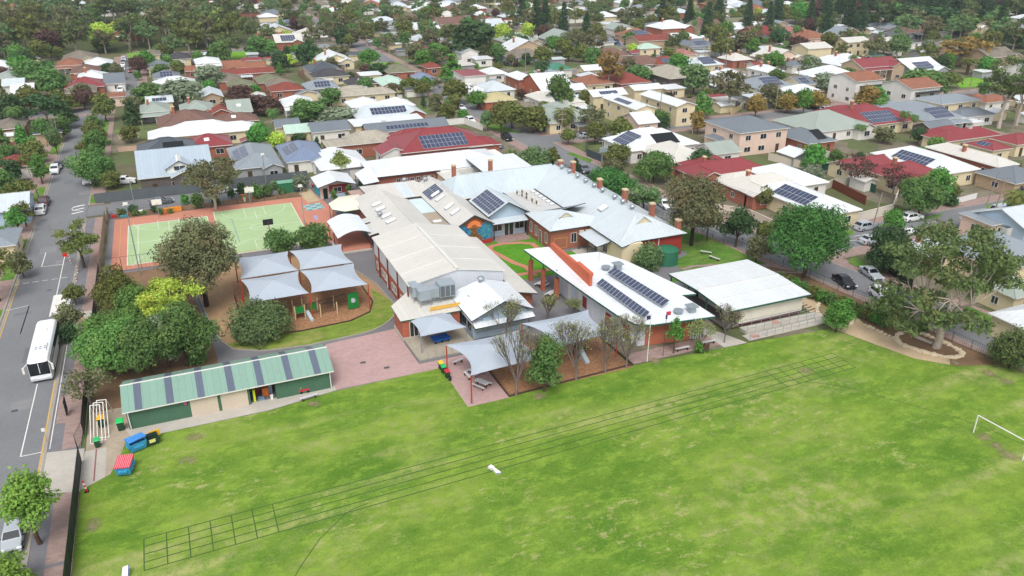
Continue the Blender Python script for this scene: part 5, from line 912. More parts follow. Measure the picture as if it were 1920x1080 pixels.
def bare_tree(t, h, w_, seed, leafy=.5, size=.2):
    """upright limbs breaking into fine twigs, thin new leaves"""
    rnd = random.Random(seed); rs = np.random.RandomState(seed); mb = MB(); tips = []
    def grow(p, d, L_, r, lv):
        q = p + d * L_; mb.tube(p, q, r, r * .62, 6 if lv < 2 else 4 if lv < 3 else 3, cap=False)
        if lv >= 3: tips.append((p + q) / 2)
        if lv >= 5: tips.append(q); return
        for i in range(5 if lv == 0 else 3):
            a = rnd.uniform(0, 6.28); sp = (.5 if lv == 0 else .42) * rnd.uniform(.6, 1.3) * (w_ / h) * 1.55; nd = (d + Vector((math.cos(a), math.sin(a), 0)) * sp + Vector((0, 0, .12))).normalized(); grow(q, nd, L_ * (1.25 if lv == 0 else rnd.uniform(.62, .82)), max(.012, r * .56), lv + 1)
        if lv < 3: grow(q, (d + Vector((rnd.uniform(-.15, .15), rnd.uniform(-.15, .15), .1))).normalized(), L_ * (1.25 if lv == 0 else .75), r * .6, lv + 1)
    grow(Vector((0, 0, -.1)), Vector((rnd.uniform(-.05, .05), rnd.uniform(-.05, .05), 1)).normalized(), h * .17, h * .013 + .03, 0)
    mb.build('trunk', BK['grey'](), t, smooth=True); P_ = np.array([tuple(x) for x in tips]); P_ = P_[rs.random(len(P_)) < .8]; n = int(len(P_) * .3 * leafy); idx = rs.randint(0, len(P_), n)
    p = P_[idx] + rs.normal(scale=.22, size=(n, 3)); d = rs.normal(size=(n, 3)); d /= np.linalg.norm(d, axis=1)[:, None]; e = np.cross(d, rs.normal(size=(n, 3))); e /= np.linalg.norm(e, axis=1)[:, None] + 1e-6; s = size * rs.uniform(.5, 1.2, n)[:, None]
    Q_ = np.stack([p - d * s * .6 - e * s * .2, p + d * s * .1 - e * s * .4, p + d * s * .6, p + e * s * .4], axis=1); V = Q_.reshape(-1, 3); mesh_np('crown', V, np.arange(len(V)).reshape(-1, 4), [LM['twig']()], t)
def palm(t, h, w_, seed, fat=False, fronds=None, leafm='mid'):
    rnd = random.Random(seed); mb = MB(); r = .38 if fat else .16; th = h - w_ * (.22 if fat else .2); limb(mb, (0, 0, -.1), (0, 0, th), r * 1.1, r, rnd, 9, .02, 4); mb.build('trunk', BK['brown' if fat else 'grey'](), t); n = fronds or (44 if fat else 20); V = []
    for i in range(n):
        a = i * 2.4; up = 1.15 - 1.7 * (i / n) if fat else .9 - 1.3 * (i / n); L_ = w_ / 2 * rnd.uniform(.95, 1.1); px, pz = 0., th; ang = up; last = None; sg = 7
        for s_ in range(sg + 1):
            k = s_ / sg; wd = L_ * .17 * math.sin(math.pi * min(1, k * .92 + .08)) + .03; c = (px * math.cos(a), px * math.sin(a), pz); cur = (c, wd)
            if last:
                for sd in (-1, 1):
                    for u in (0, .5):
                        x0 = [last[0][q] + (cur[0][q] - last[0][q]) * u for q in range(3)]; x1 = [last[0][q] + (cur[0][q] - last[0][q]) * (u + .38) for q in range(3)]; w2 = last[1] + (cur[1] - last[1]) * u; ex = (-math.sin(a) * sd * w2, math.cos(a) * sd * w2, -w2 * .45)
                        tip = (cur[0][0] - last[0][0]) * .6, (cur[0][1] - last[0][1]) * .6, (cur[0][2] - last[0][2]) * .6; V.append([x0, x1, [x1[q] + ex[q] + tip[q] for q in range(3)], [x0[q] + ex[q] + tip[q] for q in range(3)]])
            last = cur; px += L_ / sg * math.cos(ang); pz += L_ / sg * math.sin(ang); ang -= (.28 if fat else .33)
    V = np.array(V).reshape(-1, 3); mesh_np('crown', V, np.arange(len(V)).reshape(-1, 4), [LM[leafm]()], t)
TN = dict(round='broadleaf_tree', gum='gum_tree', shrub='shrub', cone='street_tree', pine='pine_tree', column='columnar_tree', bare='bare_tree', palm='palm_tree', fpalm='palm_tree')
TC = dict(round='broadleaf tree', gum='gum tree', shrub='shrub', cone='street tree', pine='pine tree', column='tree', bare='bare tree', palm='palm', fpalm='palm')
SPOTS = []                                  # (x, y, radius) of trees standing
def T(kind, bx, by, ty, wpx, leafm, label, group=None, bark='brown', lean=(0, 0), trunk=None, gaps=1., leafy=.5, size=None, name=None):
    g = G(bx, by); h = max(.8, HT(bx, by, ty)); s = SC(bx, by); w_ = wpx / s; SPOTS.append((g.x, g.y, w_ / 2)); size = size or max(.2, min(.9, 2.6 / s)); seed = int(bx * 7 + by * 13)
    t = thing(name or TN[kind], (g.x, g.y, 0), label, TC[kind], group)
    if kind == 'bare': bare_tree(t, h * .97, w_, seed, leafy)
    elif kind in ('palm', 'fpalm'): palm(t, h, w_, seed, kind == 'fpalm', leafm=leafm)
    else: place_tree(kind, t, make_tree(kind, h, w_, leafm, size, seed, bark, trunk, lean, gaps), leafm)
    for ch in t.children: ch.location = (0, 0, 0)
    return t
_b = MB.build
def build_local(self, name, mats, parent=None, smooth=False, loc=None):
    """tree trunks are modelled round the origin, not in place"""
    if parent is not None and name == 'trunk': o_ = tuple(parent['_o']); parent['_o'] = (0, 0, 0); o = _b(self, name, mats, parent, smooth); parent['_o'] = o_; return o
    return _b(self, name, mats, parent, smooth, loc)
MB.build = build_local
# ---- prototypes, copied for the distance
PROTO = {}
def proto(kind, leafm, v):
    key = (kind, leafm, v)
    if key not in PROTO:
        t = bpy.data.objects.new('proto', None); t['_o'] = (0, 0, 0)      # never linked; only its meshes are used
        hh_ = dict(round=9, gum=13, shrub=3, cone=8, pine=20, column=9).get(kind, 9); ww = dict(round=9, gum=12, shrub=3.4, cone=5.5, pine=8.5, column=3).get(kind, 8)
        if kind in ('palm', 'fpalm'): palm(t, 9, 6, v, kind == 'fpalm', leafm=leafm); hh_, ww = 9, 6
        else: place_tree(kind, t, make_tree(kind, hh_, ww, leafm, .62 if kind != 'shrub' else .4, v * 7 + 3, 'pale' if kind == 'gum' else 'brown'), leafm)
        kids = list(t.children); PROTO[key] = (kids, hh_, ww)
        for k_ in kids: S.collection.objects.unlink(k_)
    return PROTO[key]
def TP(kind, x, y, h, w_, leafm, label=None, group=None, v=0, seed=0):
    kids, hh_, ww = proto(kind, leafm, v); t = thing(TN[kind], (x, y, 0), label, TC[kind], group, rz=(seed * 1.7) % 6.28); t.scale = (w_ / ww, w_ / ww, h / hh_)
    for k_ in kids: c = k_.copy(); S.collection.objects.link(c); c.parent = t
    SPOTS.append((x, y, w_ / 2)); return t
def TPx(kind, bx, by, ty, wpx, leafm, label=None, group=None):
    g = G(bx, by); return TP(kind, g.x, g.y, max(1.2, HT(bx, by, ty)), wpx / SC(bx, by), leafm, label, group, v=int(bx + by) % 3, seed=bx)
# ================================================================ trees of the school and near streets
T('round', 37, 437, 387, 40, 'bright', 'young bright green tree on the grass verge across the road from the court'); T('gum', 50, 425, 370, 40, 'olive', 'olive tree behind the young bright green verge tree')
T('gum', 40, 385, 338, 60, 'olive', 'wide olive tree beside the pole on the left pavement'); T('round', 80, 345, 288, 36, 'bright', 'yellow green tree beside the leaning power pole, left pavement')
T('gum', -2, 565, 428, 78, 'olive', 'large brown olive tree cut by the left picture edge, opposite the court'); T('round', 8, 335, 300, 50, 'dark', 'dark tree in front of the small red roof at the left edge')
T('round', 180, 348, 286, 84, 'mid', 'broad green street tree above the parked utility'); 
for i, (bx, by, ty, w_) in enumerate(((186, 296, 242, 46), (182, 276, 226, 44), (182, 262, 214, 40), (166, 293, 262, 36), (176, 306, 272, 40))): T('round', bx, by, ty, w_, 'olive' if i % 2 else 'mid', ['nearest tall', 'middle', 'farthest', 'small leftmost', 'lowest'][i] + ' olive green tree in the clipped street tree clump', 'clump of street trees by the left road')
T('round', 200, 228, 175, 46, 'olive', 'tall olive tree where the left road meets the cross street'); T('gum', 158, 503, 408, 76, 'olive', 'leaning olive street tree with bare trunk beside the white crossing')
T('round', 143, 572, 533, 43, 'olive', 'small olive street tree behind the bus'); T('round', 134, 622, 568, 56, 'khaki', 'rusty brown green street tree beside the bus'); T('shrub', 132, 638, 608, 40, 'dark', 'dark green shrub under the rusty street tree')
T('round', 76, 1020, 884, 100, 'street', 'bright green street tree beside the silver car', trunk=3.1); T('round', 20, 1125, 1052, 105, 'street', 'bright green street tree cut off by the bottom left corner')
T('gum', 172, 768, 686, 84, 'khaki', 'half bare street tree with pale limbs by the black fence', bark='grey', gaps=.55, trunk=2.2)
for i, (k, bx, by, ty, w_, lm) in enumerate((('round', 205, 660, 588, 105, 'fresh'), ('round', 235, 700, 606, 130, 'fresh'), ('round', 285, 700, 600, 120, 'mid'), ('round', 352, 686, 568, 128, 'mid'), ('round', 228, 590, 498, 84, 'olive'), ('round', 262, 605, 535, 90, 'fresh'), ('round', 186, 684, 620, 84, 'fresh'), ('round', 318, 688, 590, 90, 'grey'), ('gum', 325, 612, 526, 130, 'lime'), ('round', 300, 560, 545 - 22, 50, 'lime'), ('shrub', 372, 680, 650, 40, 'mid'))):
    T(k, bx, by, ty, w_, lm, ['left green tree', 'big front green tree', 'dark middle tree', 'tall dark right hand tree', 'olive rear tree by the court fence', 'green tree behind the middle', 'low left edge tree', 'grey green tree on the shed side', 'feathery lime yellow tree', 'small lime sprig tree', 'low green shrub at the right foot'][i] + ' in the grove behind the green shed', 'grove behind the green shed')
T('round', 388, 574, 412, 142, 'khaki', 'huge brown green tree between the court and the sails', bark='dark', trunk=3.4); T('shrub', 490, 632, 566, 112, 'wattle', 'feathery spreading bush in front of the four sails')
T('round', 530, 482, 431, 66, 'mid', 'left one of the two round trees at the court corner'); T('round', 590, 472, 422, 68, 'mid', 'right one of the two round trees at the court corner')
T('gum', 404, 392, 291, 108, 'khaki', 'orange olive gum tree in the garden strip behind the court', bark='pale')
T('round', 600 + 28, 388, 352, 15, 'mid', 'left small round tree in front of the red hut wall'); T('round', 655, 372, 345, 16, 'mid', 'right small round tree beside the red hut'); T('shrub', 680, 352, 335, 22, 'bright', 'bright bush between hut and white range'); T('shrub', 716, 345, 331, 16, 'bright', 'small bush against the brick range with square windows')
T('shrub', 563, 358, 325, 32, 'grey', 'grey green bush beside the hut'); T('round', 640, 335, 282, 36, 'twig', 'thin pale tree beside the grey garage', gaps=.5)
for i, (bx, by, ty, w_, lm) in enumerate(((348, 383, 362, 16, 'bright'), (372, 390, 362, 26, 'mid'), (405, 384, 368, 18, 'dark'), (300, 402, 388, 12, 'mid'), (290, 398, 386, 14, 'dark'), (502, 368, 344, 24, 'mid'), (484, 372, 345, 20, 'bright'), (455, 366, 342, 22, 'dark'), (435, 372, 352, 15, 'dark'), (528, 364, 350, 14, 'mid'), (255, 404, 392, 16, 'mid'), (230, 405, 390, 18, 'olive'), (270, 402, 394, 10, 'bright'), (320, 400, 390, 12, 'olive'), (250, 396, 384, 20, 'dark'), (480, 360, 345, 14, 'olive'), (515, 355, 338, 18, 'wattle'))):
    T('shrub', bx, by, ty, w_, lm, 'small kitchen garden shrub, number counted along the strip', 'kitchen garden shrubs behind the court')
# bare avenue along the oval
for i, (bx, by, ty, w_, lf) in enumerate(((968, 742, 588, 84, .8), (1080, 712, 575, 88, 1.3), (1135, 698, 575, 84, 1.0), (1174, 690, 572, 78, 1.3), (1311, 652, 588, 52, 1.5), (1358, 642, 556, 58, .7))):
    T('bare', bx, by, ty, w_, 'twig', ['leftmost bare budding tree, by the picnic tables', 'second bare budding tree, right of the dense green one', 'third bare budding tree, in front of the sail', 'bare budding tree left of the white flagpole', 'budding tree by the steel mesh gate', 'bare tree in front of the demountable ramp'][i], 'half bare trees along the oval', leafy=lf)
for i, (bx, by, ty, w_) in enumerate(((948, 640, 540, 74), (1025, 608, 540, 44), (1073, 592, 552, 40))): T('bare', bx, by, ty, w_, 'twig', ['bare tree against the white gabled classroom', 'bare tree in the lane left of the white building', 'small bare tree at the white building wall'][i], 'half bare trees between the classrooms', leafy=.9)
T('round', 1021, 733, 628, 76, 'mid', 'dense dark green tree amid the bare ones at the mulch edge', trunk=1.2); T('cone', 1263, 662, 596, 34, 'bright', 'slim bright green young tree by the orange brick wall', trunk=2.4); T('shrub', 1310, 661, 640, 20, 'bright', 'small bright bush by the white bench')
T('round', 1567, 622, 564, 58, 'bright', 'spreading bright maple beside the sandy path'); T('shrub', 1215, 504, 456, 56, 'wattle', 'grey green weeping bush beside the water tank')
T('round', 1296, 460, 328, 112, 'khaki', 'tall brown green sheoak by the street fence', trunk=4.5, bark='dark'); T('round', 1325, 452, 400, 60, 'khaki', 'lower brown green sheoak right of the tall one', trunk=3)
T('round', 1506, 520, 386, 150, 'plane', 'large bright green plane tree above the street fence', trunk=4); T('round', 1380, 462, 388, 68, 'dark', 'dark green tree behind the fence, right of the sheoak'); T('round', 1417, 492, 443, 54, 'khaki', 'small rusty tree inside the street fence'); T('round', 1432, 450, 415, 40, 'olive', 'olive tree left of the bright plane tree')
T('round', 1143, 375, 318, 92, 'plane', 'bright green dome tree behind the brick chimneys'); T('gum', 1205, 402, 338, 60, 'wattle', 'grey green tree between chimneys and street'); T('shrub', 1180, 388, 362, 38, 'khaki', 'brownish bush behind the chimneys')
T('round', 958, 322, 280, 40, 'olive', 'olive tree at the street corner end of the white range'); T('round', 1000, 330, 274, 64, 'wattle', 'soft light green tree behind the pale blue roof'); T('round', 1035, 316, 276, 34, 'olive', 'olive tree beside the street bend'); T('cone', 1079, 322, 296, 20, 'dark', 'small dark conical tree by the parked grey car')
T('round', 1157, 312, 270, 50, 'olive', 'olive tree in the corner garden'); T('round', 1150, 330, 298, 46, 'khaki', 'rusty tree in front of the transformer pole'); T('round', 1226, 342, 285, 76, 'mid', 'broad green tree in front of the red roofed house')
T('gum', 1755, 652, 408, 246, 'gum', 'huge pale trunked eucalyptus in the stone ringed bed', bark='pale', lean=(.2, .5), trunk=3.4, gaps=1.1, size=.27)
for i, (bx, by, ty, w_) in enumerate(((1668, 606, 548, 70), (1716, 580, 540, 62), (1640, 596, 560, 40), (1860, 560, 470, 90))): T('gum', bx, by, ty, w_, 'gum', ['drooping gum foliage at the street fence', 'low gum beside the white parked car', 'small gum at the hedge end', 'gum at the far kerb behind the big eucalyptus'][i], 'gum trees along the street fence', bark='pale')
T('shrub', 1892, 690, 622, 80, 'gum', 'dull green bush at the right edge by the mesh fence'); T('shrub', 1709, 618, 600, 40, 'mid', 'left round shrub beside the eucalyptus'); T('shrub', 1726, 622, 600, 26, 'dark', 'right round shrub beside the eucalyptus')
for i in range(13): bx = 1455 + i * 17; by = 533 + i * 6.6; T('shrub', bx, by, by - 26, 28, ('mid', 'olive', 'bright')[i % 3], 'hedge shrub %s from the left along the street fence' % ('first second third fourth fifth sixth seventh eighth ninth tenth eleventh twelfth thirteenth'.split()[i]), 'hedge shrubs along the street fence')
T('round', 1663, 512, 424, 96, 'dark', 'dark green dome tree inside the corner fence', trunk=1.5); T('round', 1672, 440, 392, 46, 'bright', 'bright yellow green tree between the parked silver and white cars'); T('round', 1720, 408, 330, 94, 'mid', 'big rounded green tree over the front footpath')
T('round', 1752, 378, 314, 62, 'bright', 'deep green tree behind the big rounded one'); T('round', 1786, 372, 344, 30, 'olive', 'yellow flowering bush by the white picket fence'); T('gum', 1602, 352, 288, 80, 'purple', 'purple brown jacaranda, nearly leafless', bark='grey', gaps=.4); T('gum', 1672, 372, 308, 60, 'purple', 'mauve jacaranda in front of the red gabled house', bark='grey', gaps=.4)
T('shrub', 1780, 385, 365, 32, 'dark', 'dark clipped bush by the picket fence'); T('fpalm', 1895, 430, 355, 66, 'olive', 'date palm by the white van'); T('gum', 1872, 240, 100, 92, 'gum', 'tall pale trunked gum at the upper right edge', bark='pale', trunk=7); T('gum', 1905, 235, 125, 60, 'gum', 'second pale gum beside the tall one, at the picture edge', bark='pale', trunk=6)
T('fpalm', 1058, 248, 200, 54, 'olive', 'Canary date palm by the corner house'); T('palm', 1216, 238, 195, 26, 'mid', 'slim palm in front of the cream flats'); T('palm', 515, 245, 200, 36, 'mid', 'feather palm above the small sheds'); T('palm', 35, 250, 195, 44, 'mid', 'feather palm among dark trees at the left edge')
# ================================================================ street furniture and small things
def pole(p, ty, label, arms=1, w_=.13, tf=False, col=None, dx=0.):
    g = G(*p); h = HT(*p, ty); t = thing('power_pole', (g.x, g.y, 0), label, 'power pole', 'power poles'); part(t, 'shaft', col or M('weathered steel pole', '8c8378', .7), lambda mb: mb.tube((g.x, g.y, 0), (g.x + dx, g.y, h), w_, w_ * .7, 8))
    for i in range(arms): z = h - .4 - i * 1.3; part(t, 'crossarm', M('grey timber', '9a938a'), lambda mb: mb.box(g.x + dx - 1.15, g.y - .06, z - .06, g.x + dx + 1.15, g.y + .06, z + .06)); part(t, 'insulator', M('insulator', '6a4a3a', .4), lambda mb: [mb.tube((g.x + dx + q, g.y, z + .06), (g.x + dx + q, g.y, z + .26), .05) for q in (-1.05, -.5, .5, 1.05)])
    if tf: part(t, 'transformer', M('grey enamel', '8e9a9c', .5), lambda mb: (mb.box(g.x - .9, g.y - .5, h * .55, g.x + .9, g.y - .1, h * .55 + 1.1), mb.box(g.x - 1., g.y - .1, h * .55 - .1, g.x + 1., g.y + .1, h * .55)))
    return Vector((g.x + dx, g.y, h - .4))
def wire(a, b, n=3, sag=.8):
    for q in ([-.9, 0, .9] if n == 3 else [-.9, .9] if n == 2 else [0]):
        mb = MB(); d = (b - a); d.z = 0; s_ = Vector((-d.y, d.x, 0)).normalized() * q; last = a + s_ + Vector((0, 0, .1))
        for i in range(1, 9): k = i / 8; x = a.lerp(b, k) + s_ + Vector((0, 0, .1 - sag * 4 * k * (1 - k))); mb.tube(last, x, .016, n=3, cap=False); last = x
        o = mb.build('overhead_wire', M('black cable', '33363a', .6), loc=tuple(a)); tag(o, 'thin overhead cable strung between power poles', 'power line', 'overhead power lines')
pA = pole((1128, 312), 262, 'brown pole carrying the grey transformer on the right street', 1, .16, True); pB = pole((1211, 342), 300, 'power pole with white crossarms in front of the broad green tree', 2); pC = pole((1053, 270), 202, 'tall pole with two crossarms on the street bend by the date palm', 3)
pD = pole((1635, 430), 362, 'leaning pole beside the silver wagon', 0, dx=.8); pE = pole((1850, 384), 322, 'pole on the verge by the gate pillars', 0, dx=1.2); pF = pole((1860, 410), 335, 'dark pole with crossarm beside the white van', 1, dx=1.); pG = pole((75, 375), 312, 'leaning power pole on the left pavement', 1, dx=-.8)
pH = pole((112, 268), 218, 'power pole by the slender tree on the left pavement', 1); pI = pole((62, 300), 254, 'bare timber pole in the yards at the left', 0); pJ = pole((1320, 224), 184, 'concrete pole by the yellow wall', 0); pK = pole((1298, 252), 206, 'concrete pole by the autumn tree', 0); pL = pole((1391, 220), 190, 'pole with crossarm behind the two storey house', 1)
pM = pole((850, 190), 145, 'pole with crossarm behind the olive street trees', 2); pN = pole((888, 205), 158, 'pole with crossarm left of the yellow roof', 1); pO = pole((246, 112), 80, 'pole at the end of the car lined side street', 1); pP = pole((174, 286), 262, 'grey pole in front of the street tree clump', 0)
for a, b, n in ((pC, pA, 3), (pA, pB, 3), (pC, pM, 3), (pM, pN, 2), (pD, pF, 2), (pG, pH, 2), (pB, Vector((104, 74, 9)), 3), (Vector((103, 80, 9)), Vector((110, 50, 9)), 2)): wire(a.copy(), b.copy(), n)
def court_light(p, ty, label):
    g = G(*p); h = HT(*p, ty); t = thing('court_light', (g.x, g.y, 0), label, 'light pole', 'court light poles'); part(t, 'shaft', ALU(), lambda mb: mb.tube((g.x, g.y, 0), (g.x, g.y, h), .1, .06, 8)); part(t, 'lamp_head', TRIM(), lambda mb: (mb.box(g.x - .35, g.y - .25, h - .1, g.x + .35, g.y + .25, h + .25), mb.box(g.x - .5, g.y - .04, h - .2, g.x + .5, g.y + .04, h - .1)))
court_light((263, 516), 383, 'tall light pole on the near left court edge'); court_light((571, 422), 349, 'light pole at the right end of the court'); court_light((254, 393), 335, 'slim pole in the garden strip left of the orange planter')
court_light((500, 352), 290, 'slim pole beside the two cars on the brick driveway')
t = thing('flagpole', G(1213, 678), 'white flagpole on the oval edge with small dark flag at its top', 'flagpole'); g = G(1213, 678); h = HT(1213, 678, 588); part(t, 'shaft', TRIM(), lambda mb: mb.tube((g.x, g.y, 0), (g.x + .1, g.y, h), .07, .05, 8)); part(t, 'flag', M('navy flag', '3a3560'), lambda mb: mb.box(g.x - .55, g.y - .03, h - .8, g.x, g.y + .03, h - .25))
t = thing('flagpole', G(1243, 668), 'thin dark flagpole with limp red and blue flag', 'flagpole'); g = G(1243, 668); h = HT(1243, 668, 585); part(t, 'shaft', DTRIM(), lambda mb: mb.tube((g.x, g.y, 0), (g.x, g.y, h), .04, .03, 6)); part(t, 'flag', M('red flag', 'c43a52'), lambda mb: mb.box(g.x, g.y - .08, h - .5, g.x + .6, g.y + .08, h)); part(t, 'flag_tail', M('navy flag', '3a3560'), lambda mb: mb.box(g.x - .1, g.y - .06, h - 1.0, g.x + .12, g.y + .06, h - .4))
t = thing('flagpole', G(671, 405), 'short white pole with teal banner beside the octagonal shelter', 'flagpole'); g = G(671, 405); part(t, 'shaft', TRIM(), lambda mb: mb.tube((g.x, g.y, 0), (g.x, g.y, 3.6), .05)); part(t, 'flag', M('teal banner', '2b8ba6'), lambda mb: mb.prism([(g.x - .5, g.y), (g.x, g.y - .05), (g.x, g.y + .05)], 2.2, 3.5))
# hoops
def hoop(p, ty, label, face=-1, dark=False):
    g = G(*p); h = 3.1; t = thing('basketball_hoop', (g.x, g.y, 0), label, 'basketball hoop', 'basketball hoops'); part(t, 'post', M('rust red steel', '74322a') if dark else ALU(), lambda mb: (mb.tube((g.x, g.y, 0), (g.x, g.y, h), .08), mb.tube((g.x, g.y, h), (g.x, g.y + face * .9, h + .3), .05)))
    yb = g.y + face * .9; o = part(t, 'backboard', M('dark board', '22252b') if dark else TRIM(), lambda mb: mb.box(g.x - .9, yb - .03, 2.8, g.x + .9, yb + .03, 3.9)); mb = MB(); q = [(g.x + .23 * math.cos(a * .4488), yb + face * .28 + .23 * math.sin(a * .4488), 3.05) for a in range(15)]
    for i in range(14): mb.tube(q[i], q[i + 1], .015, n=4)
    mb.build('ring', M('orange ring', 'c2552a'), t)
hoop((470, 383), 358, 'white backboard hoop on the far court edge'); hoop((508, 452), 425, 'dark framed hoop seen from behind beside the round trees', 1, True); hoop((299, 407), 380, 'hoop pole at the far edge of the left court')
# bins
def wheelie(p, lid, label, body='25442f', s=1., az=0.):
    g = G(*p); t = thing('wheelie_bin', (g.x, g.y, 0), label, 'wheelie bin', 'wheelie bins', rz=0); b = M('bin body ' + body, body, .6, .08); ca, sa = math.cos(az), math.sin(az)
    P = lambda u, v: (g.x + u * ca - v * sa, g.y + u * sa + v * ca)
    def f(mb): n = len(mb.v); w0, w1, d0, d1 = .22 * s, .29 * s, .24 * s, .34 * s; mb.v += [(*P(-w0, -d0), .08), (*P(w0, -d0), .08), (*P(w0, d0), .08), (*P(-w0, d0), .08), (*P(-w1, -d1), .95 * s), (*P(w1, -d1), .95 * s), (*P(w1, d1), .95 * s), (*P(-w1, d1), .95 * s)]; mb.quads(n, [(0, 1, 5, 4), (1, 2, 6, 5), (2, 3, 7, 6), (3, 0, 4, 7), (4, 5, 6, 7), (3, 2, 1, 0)], 0)
    part(t, 'body', b, f)
    def f(mb): n = len(mb.v); w1, d1 = .31 * s, .37 * s; z = .96 * s; mb.v += [(*P(-w1, -d1), z), (*P(w1, -d1), z), (*P(w1, d1), z + .03), (*P(-w1, d1), z + .03), (*P(-w1 * .9, -d1 * .8), z + .07), (*P(w1 * .9, -d1 * .8), z + .07), (*P(w1 * .9, d1), z + .12), (*P(-w1 * .9, d1), z + .12)]; mb.quads(n, [(0, 1, 5, 4), (1, 2, 6, 5), (2, 3, 7, 6), (3, 0, 4, 7), (4, 5, 6, 7)], 0)
    part(t, 'lid', M('bin lid ' + lid, lid, .5, .06), f)
    for q in (-.24, .24): a = P(q * s, .3 * s); b2 = P((q + .05) * s, .3 * s); part(t, 'wheel', M('black rubber', '1c1d20'), lambda mb: mb.tube((*a, .1), (*b2, .1), .1, n=10))
    return t
wheelie((827, 692), 'e2c02a', 'yellow lidded bin at the back of the row by the paving edge'); wheelie((832, 699), '2fae62', 'green lidded bin in the middle of the row by the paving edge'); wheelie((839, 708), 'c22a3c', 'red lidded bin at the front of the row by the paving edge'); wheelie((844, 714), '26282b', 'small black tub bin beside the red lidded one', '26282b', .55)
wheelie((228, 806), '25c060', 'green lidded bin against the shed end wall', s=1.25); wheelie((184, 838), '2fae62', 'green lidded bin in front of the folded goal frames'); wheelie((192, 800), 'e6ac28', 'yellow lidded bin behind the folded goal frames', s=1.3); wheelie((459, 378), '2fae62', 'white and green bin behind the far hoop', 'c8ccc8', .9)
for i, p in enumerate(((587, 352), (592, 352), (597, 351))): wheelie(p, 'c4452c', 'red lidded bin, %s of three beside the hut path' % ('left', 'middle', 'right')[i], '8a3a2a', .8)
# skips
def skip(p, az, bw, bd, h, bc, lc, label, open_=False):
    g = G(*p); t = thing('rubbish_skip', (g.x, g.y, 0), label, 'rubbish skip'); ca, sa = math.cos(az), math.sin(az); P = lambda u, v, z: (g.x + u * ca - v * sa, g.y + u * sa + v * ca, z)
    b = M('skip paint ' + bc, bc, .5, .15, 1.5)
    def quadbox(mb, A, B): n = len(mb.v); mb.v += A + B; mb.quads(n, [(0, 1, 5, 4), (1, 2, 6, 5), (2, 3, 7, 6), (3, 0, 4, 7), (4, 5, 6, 7), (3, 2, 1, 0)], 0)
    def f(mb):
        lo = [(-bw / 2 * .86, -bd / 2 * .8), (bw / 2 * .86, -bd / 2 * .8), (bw / 2 * .86, bd / 2), (-bw / 2 * .86, bd / 2)]; hi = [(-bw / 2, -bd / 2), (bw / 2, -bd / 2), (bw / 2, bd / 2), (-bw / 2, bd / 2)]; zt = (h * .86, h * .86, h, h)
        for i in range(4):
            j = (i + 1) % 4; k = .93; A = [P(*lo[i], .15), P(*lo[j], .15), P(*hi[j], zt[j]), P(*hi[i], zt[i])]; B = [P(lo[i][0] * k, lo[i][1] * k, .15), P(lo[j][0] * k, lo[j][1] * k, .15), P(hi[j][0] * k, hi[j][1] * k, zt[j]), P(hi[i][0] * k, hi[i][1] * k, zt[i])]; quadbox(mb, A, B)
        mb.poly([P(*lo[i], .2) for i in range(4)])
    part(t, 'tub', b, f)
    for sgn in (-1, 1): part(t, 'lifting_sleeve', b, lambda mb: quadbox(mb, [P(sgn * bw / 2 * .96, -bd * .3, h * .45), P(sgn * (bw / 2 + .12), -bd * .3, h * .45), P(sgn * (bw / 2 + .12), bd * .3, h * .45), P(sgn * bw / 2 * .96, bd * .3, h * .45)], [P(sgn * bw / 2, -bd * .3, h * .6), P(sgn * (bw / 2 + .12), -bd * .3, h * .6), P(sgn * (bw / 2 + .12), bd * .3, h * .6), P(sgn * bw / 2, bd * .3, h * .6)]))
    part(t, 'front_pocket', b, lambda mb: quadbox(mb, [P(-bw * .3, -bd / 2 * .9, h * .4), P(bw * .3, -bd / 2 * .9, h * .4), P(bw * .3, -bd / 2 * 1.1, h * .42), P(-bw * .3, -bd / 2 * 1.1, h * .42)], [P(-bw * .3, -bd / 2 * .95, h * .6), P(bw * .3, -bd / 2 * .95, h * .6), P(bw * .3, -bd / 2 * 1.12, h * .58), P(-bw * .3, -bd / 2 * 1.12, h * .58)]))
    if lc:
        k = .3 if open_ else 0
        def f(mb):
            quadbox(mb, [P(-bw / 2 - .05, -bd / 2 - .08, h * .87 + k), P(bw / 2 + .05, -bd / 2 - .08, h * .87 + k * 1.6), P(bw / 2 + .05, bd / 2 + .04, h + .01), P(-bw / 2 - .05, bd / 2 + .04, h + .01)], [P(-bw / 2 - .05, -bd / 2 - .08, h * .87 + .06 + k), P(bw / 2 + .05, -bd / 2 - .08, h * .87 + .06 + k * 1.6), P(bw / 2 + .05, bd / 2 + .04, h + .07), P(-bw / 2 - .05, bd / 2 + .04, h + .07)])
            for i in range(8): u = -bw / 2 + bw * (i + .5) / 8; quadbox(mb, [P(u - .05, -bd / 2 - .06, h * .87 + .05 + k), P(u + .05, -bd / 2 - .06, h * .87 + .05 + k), P(u + .05, bd / 2, h + .06), P(u - .05, bd / 2, h + .06)], [P(u - .04, -bd / 2 - .06, h * .87 + .1 + k * (1 + .6 * i / 8)), P(u + .04, -bd / 2 - .06, h * .87 + .1 + k * (1 + .6 * i / 8)), P(u + .04, bd / 2, h + .11), P(u - .04, bd / 2, h + .11)]); mb.m[-6:] = [1] * 6
        part(t, 'lid', [M('skip lid ' + lc, lc, .45, .08), M('skip rib ' + lc, 'e88a94' if lc[0] == 'c' else '5aa0e0', .45, .05)], f)
    for u in (-.38, .38):
        for v in (-.3, .38): part(t, 'castor', M('black rubber', '1c1d20'), lambda mb: mb.tube(P(bw * u - .04, bd * v, .09), P(bw * u + .04, bd * v, .09), .09, n=8))
    return t
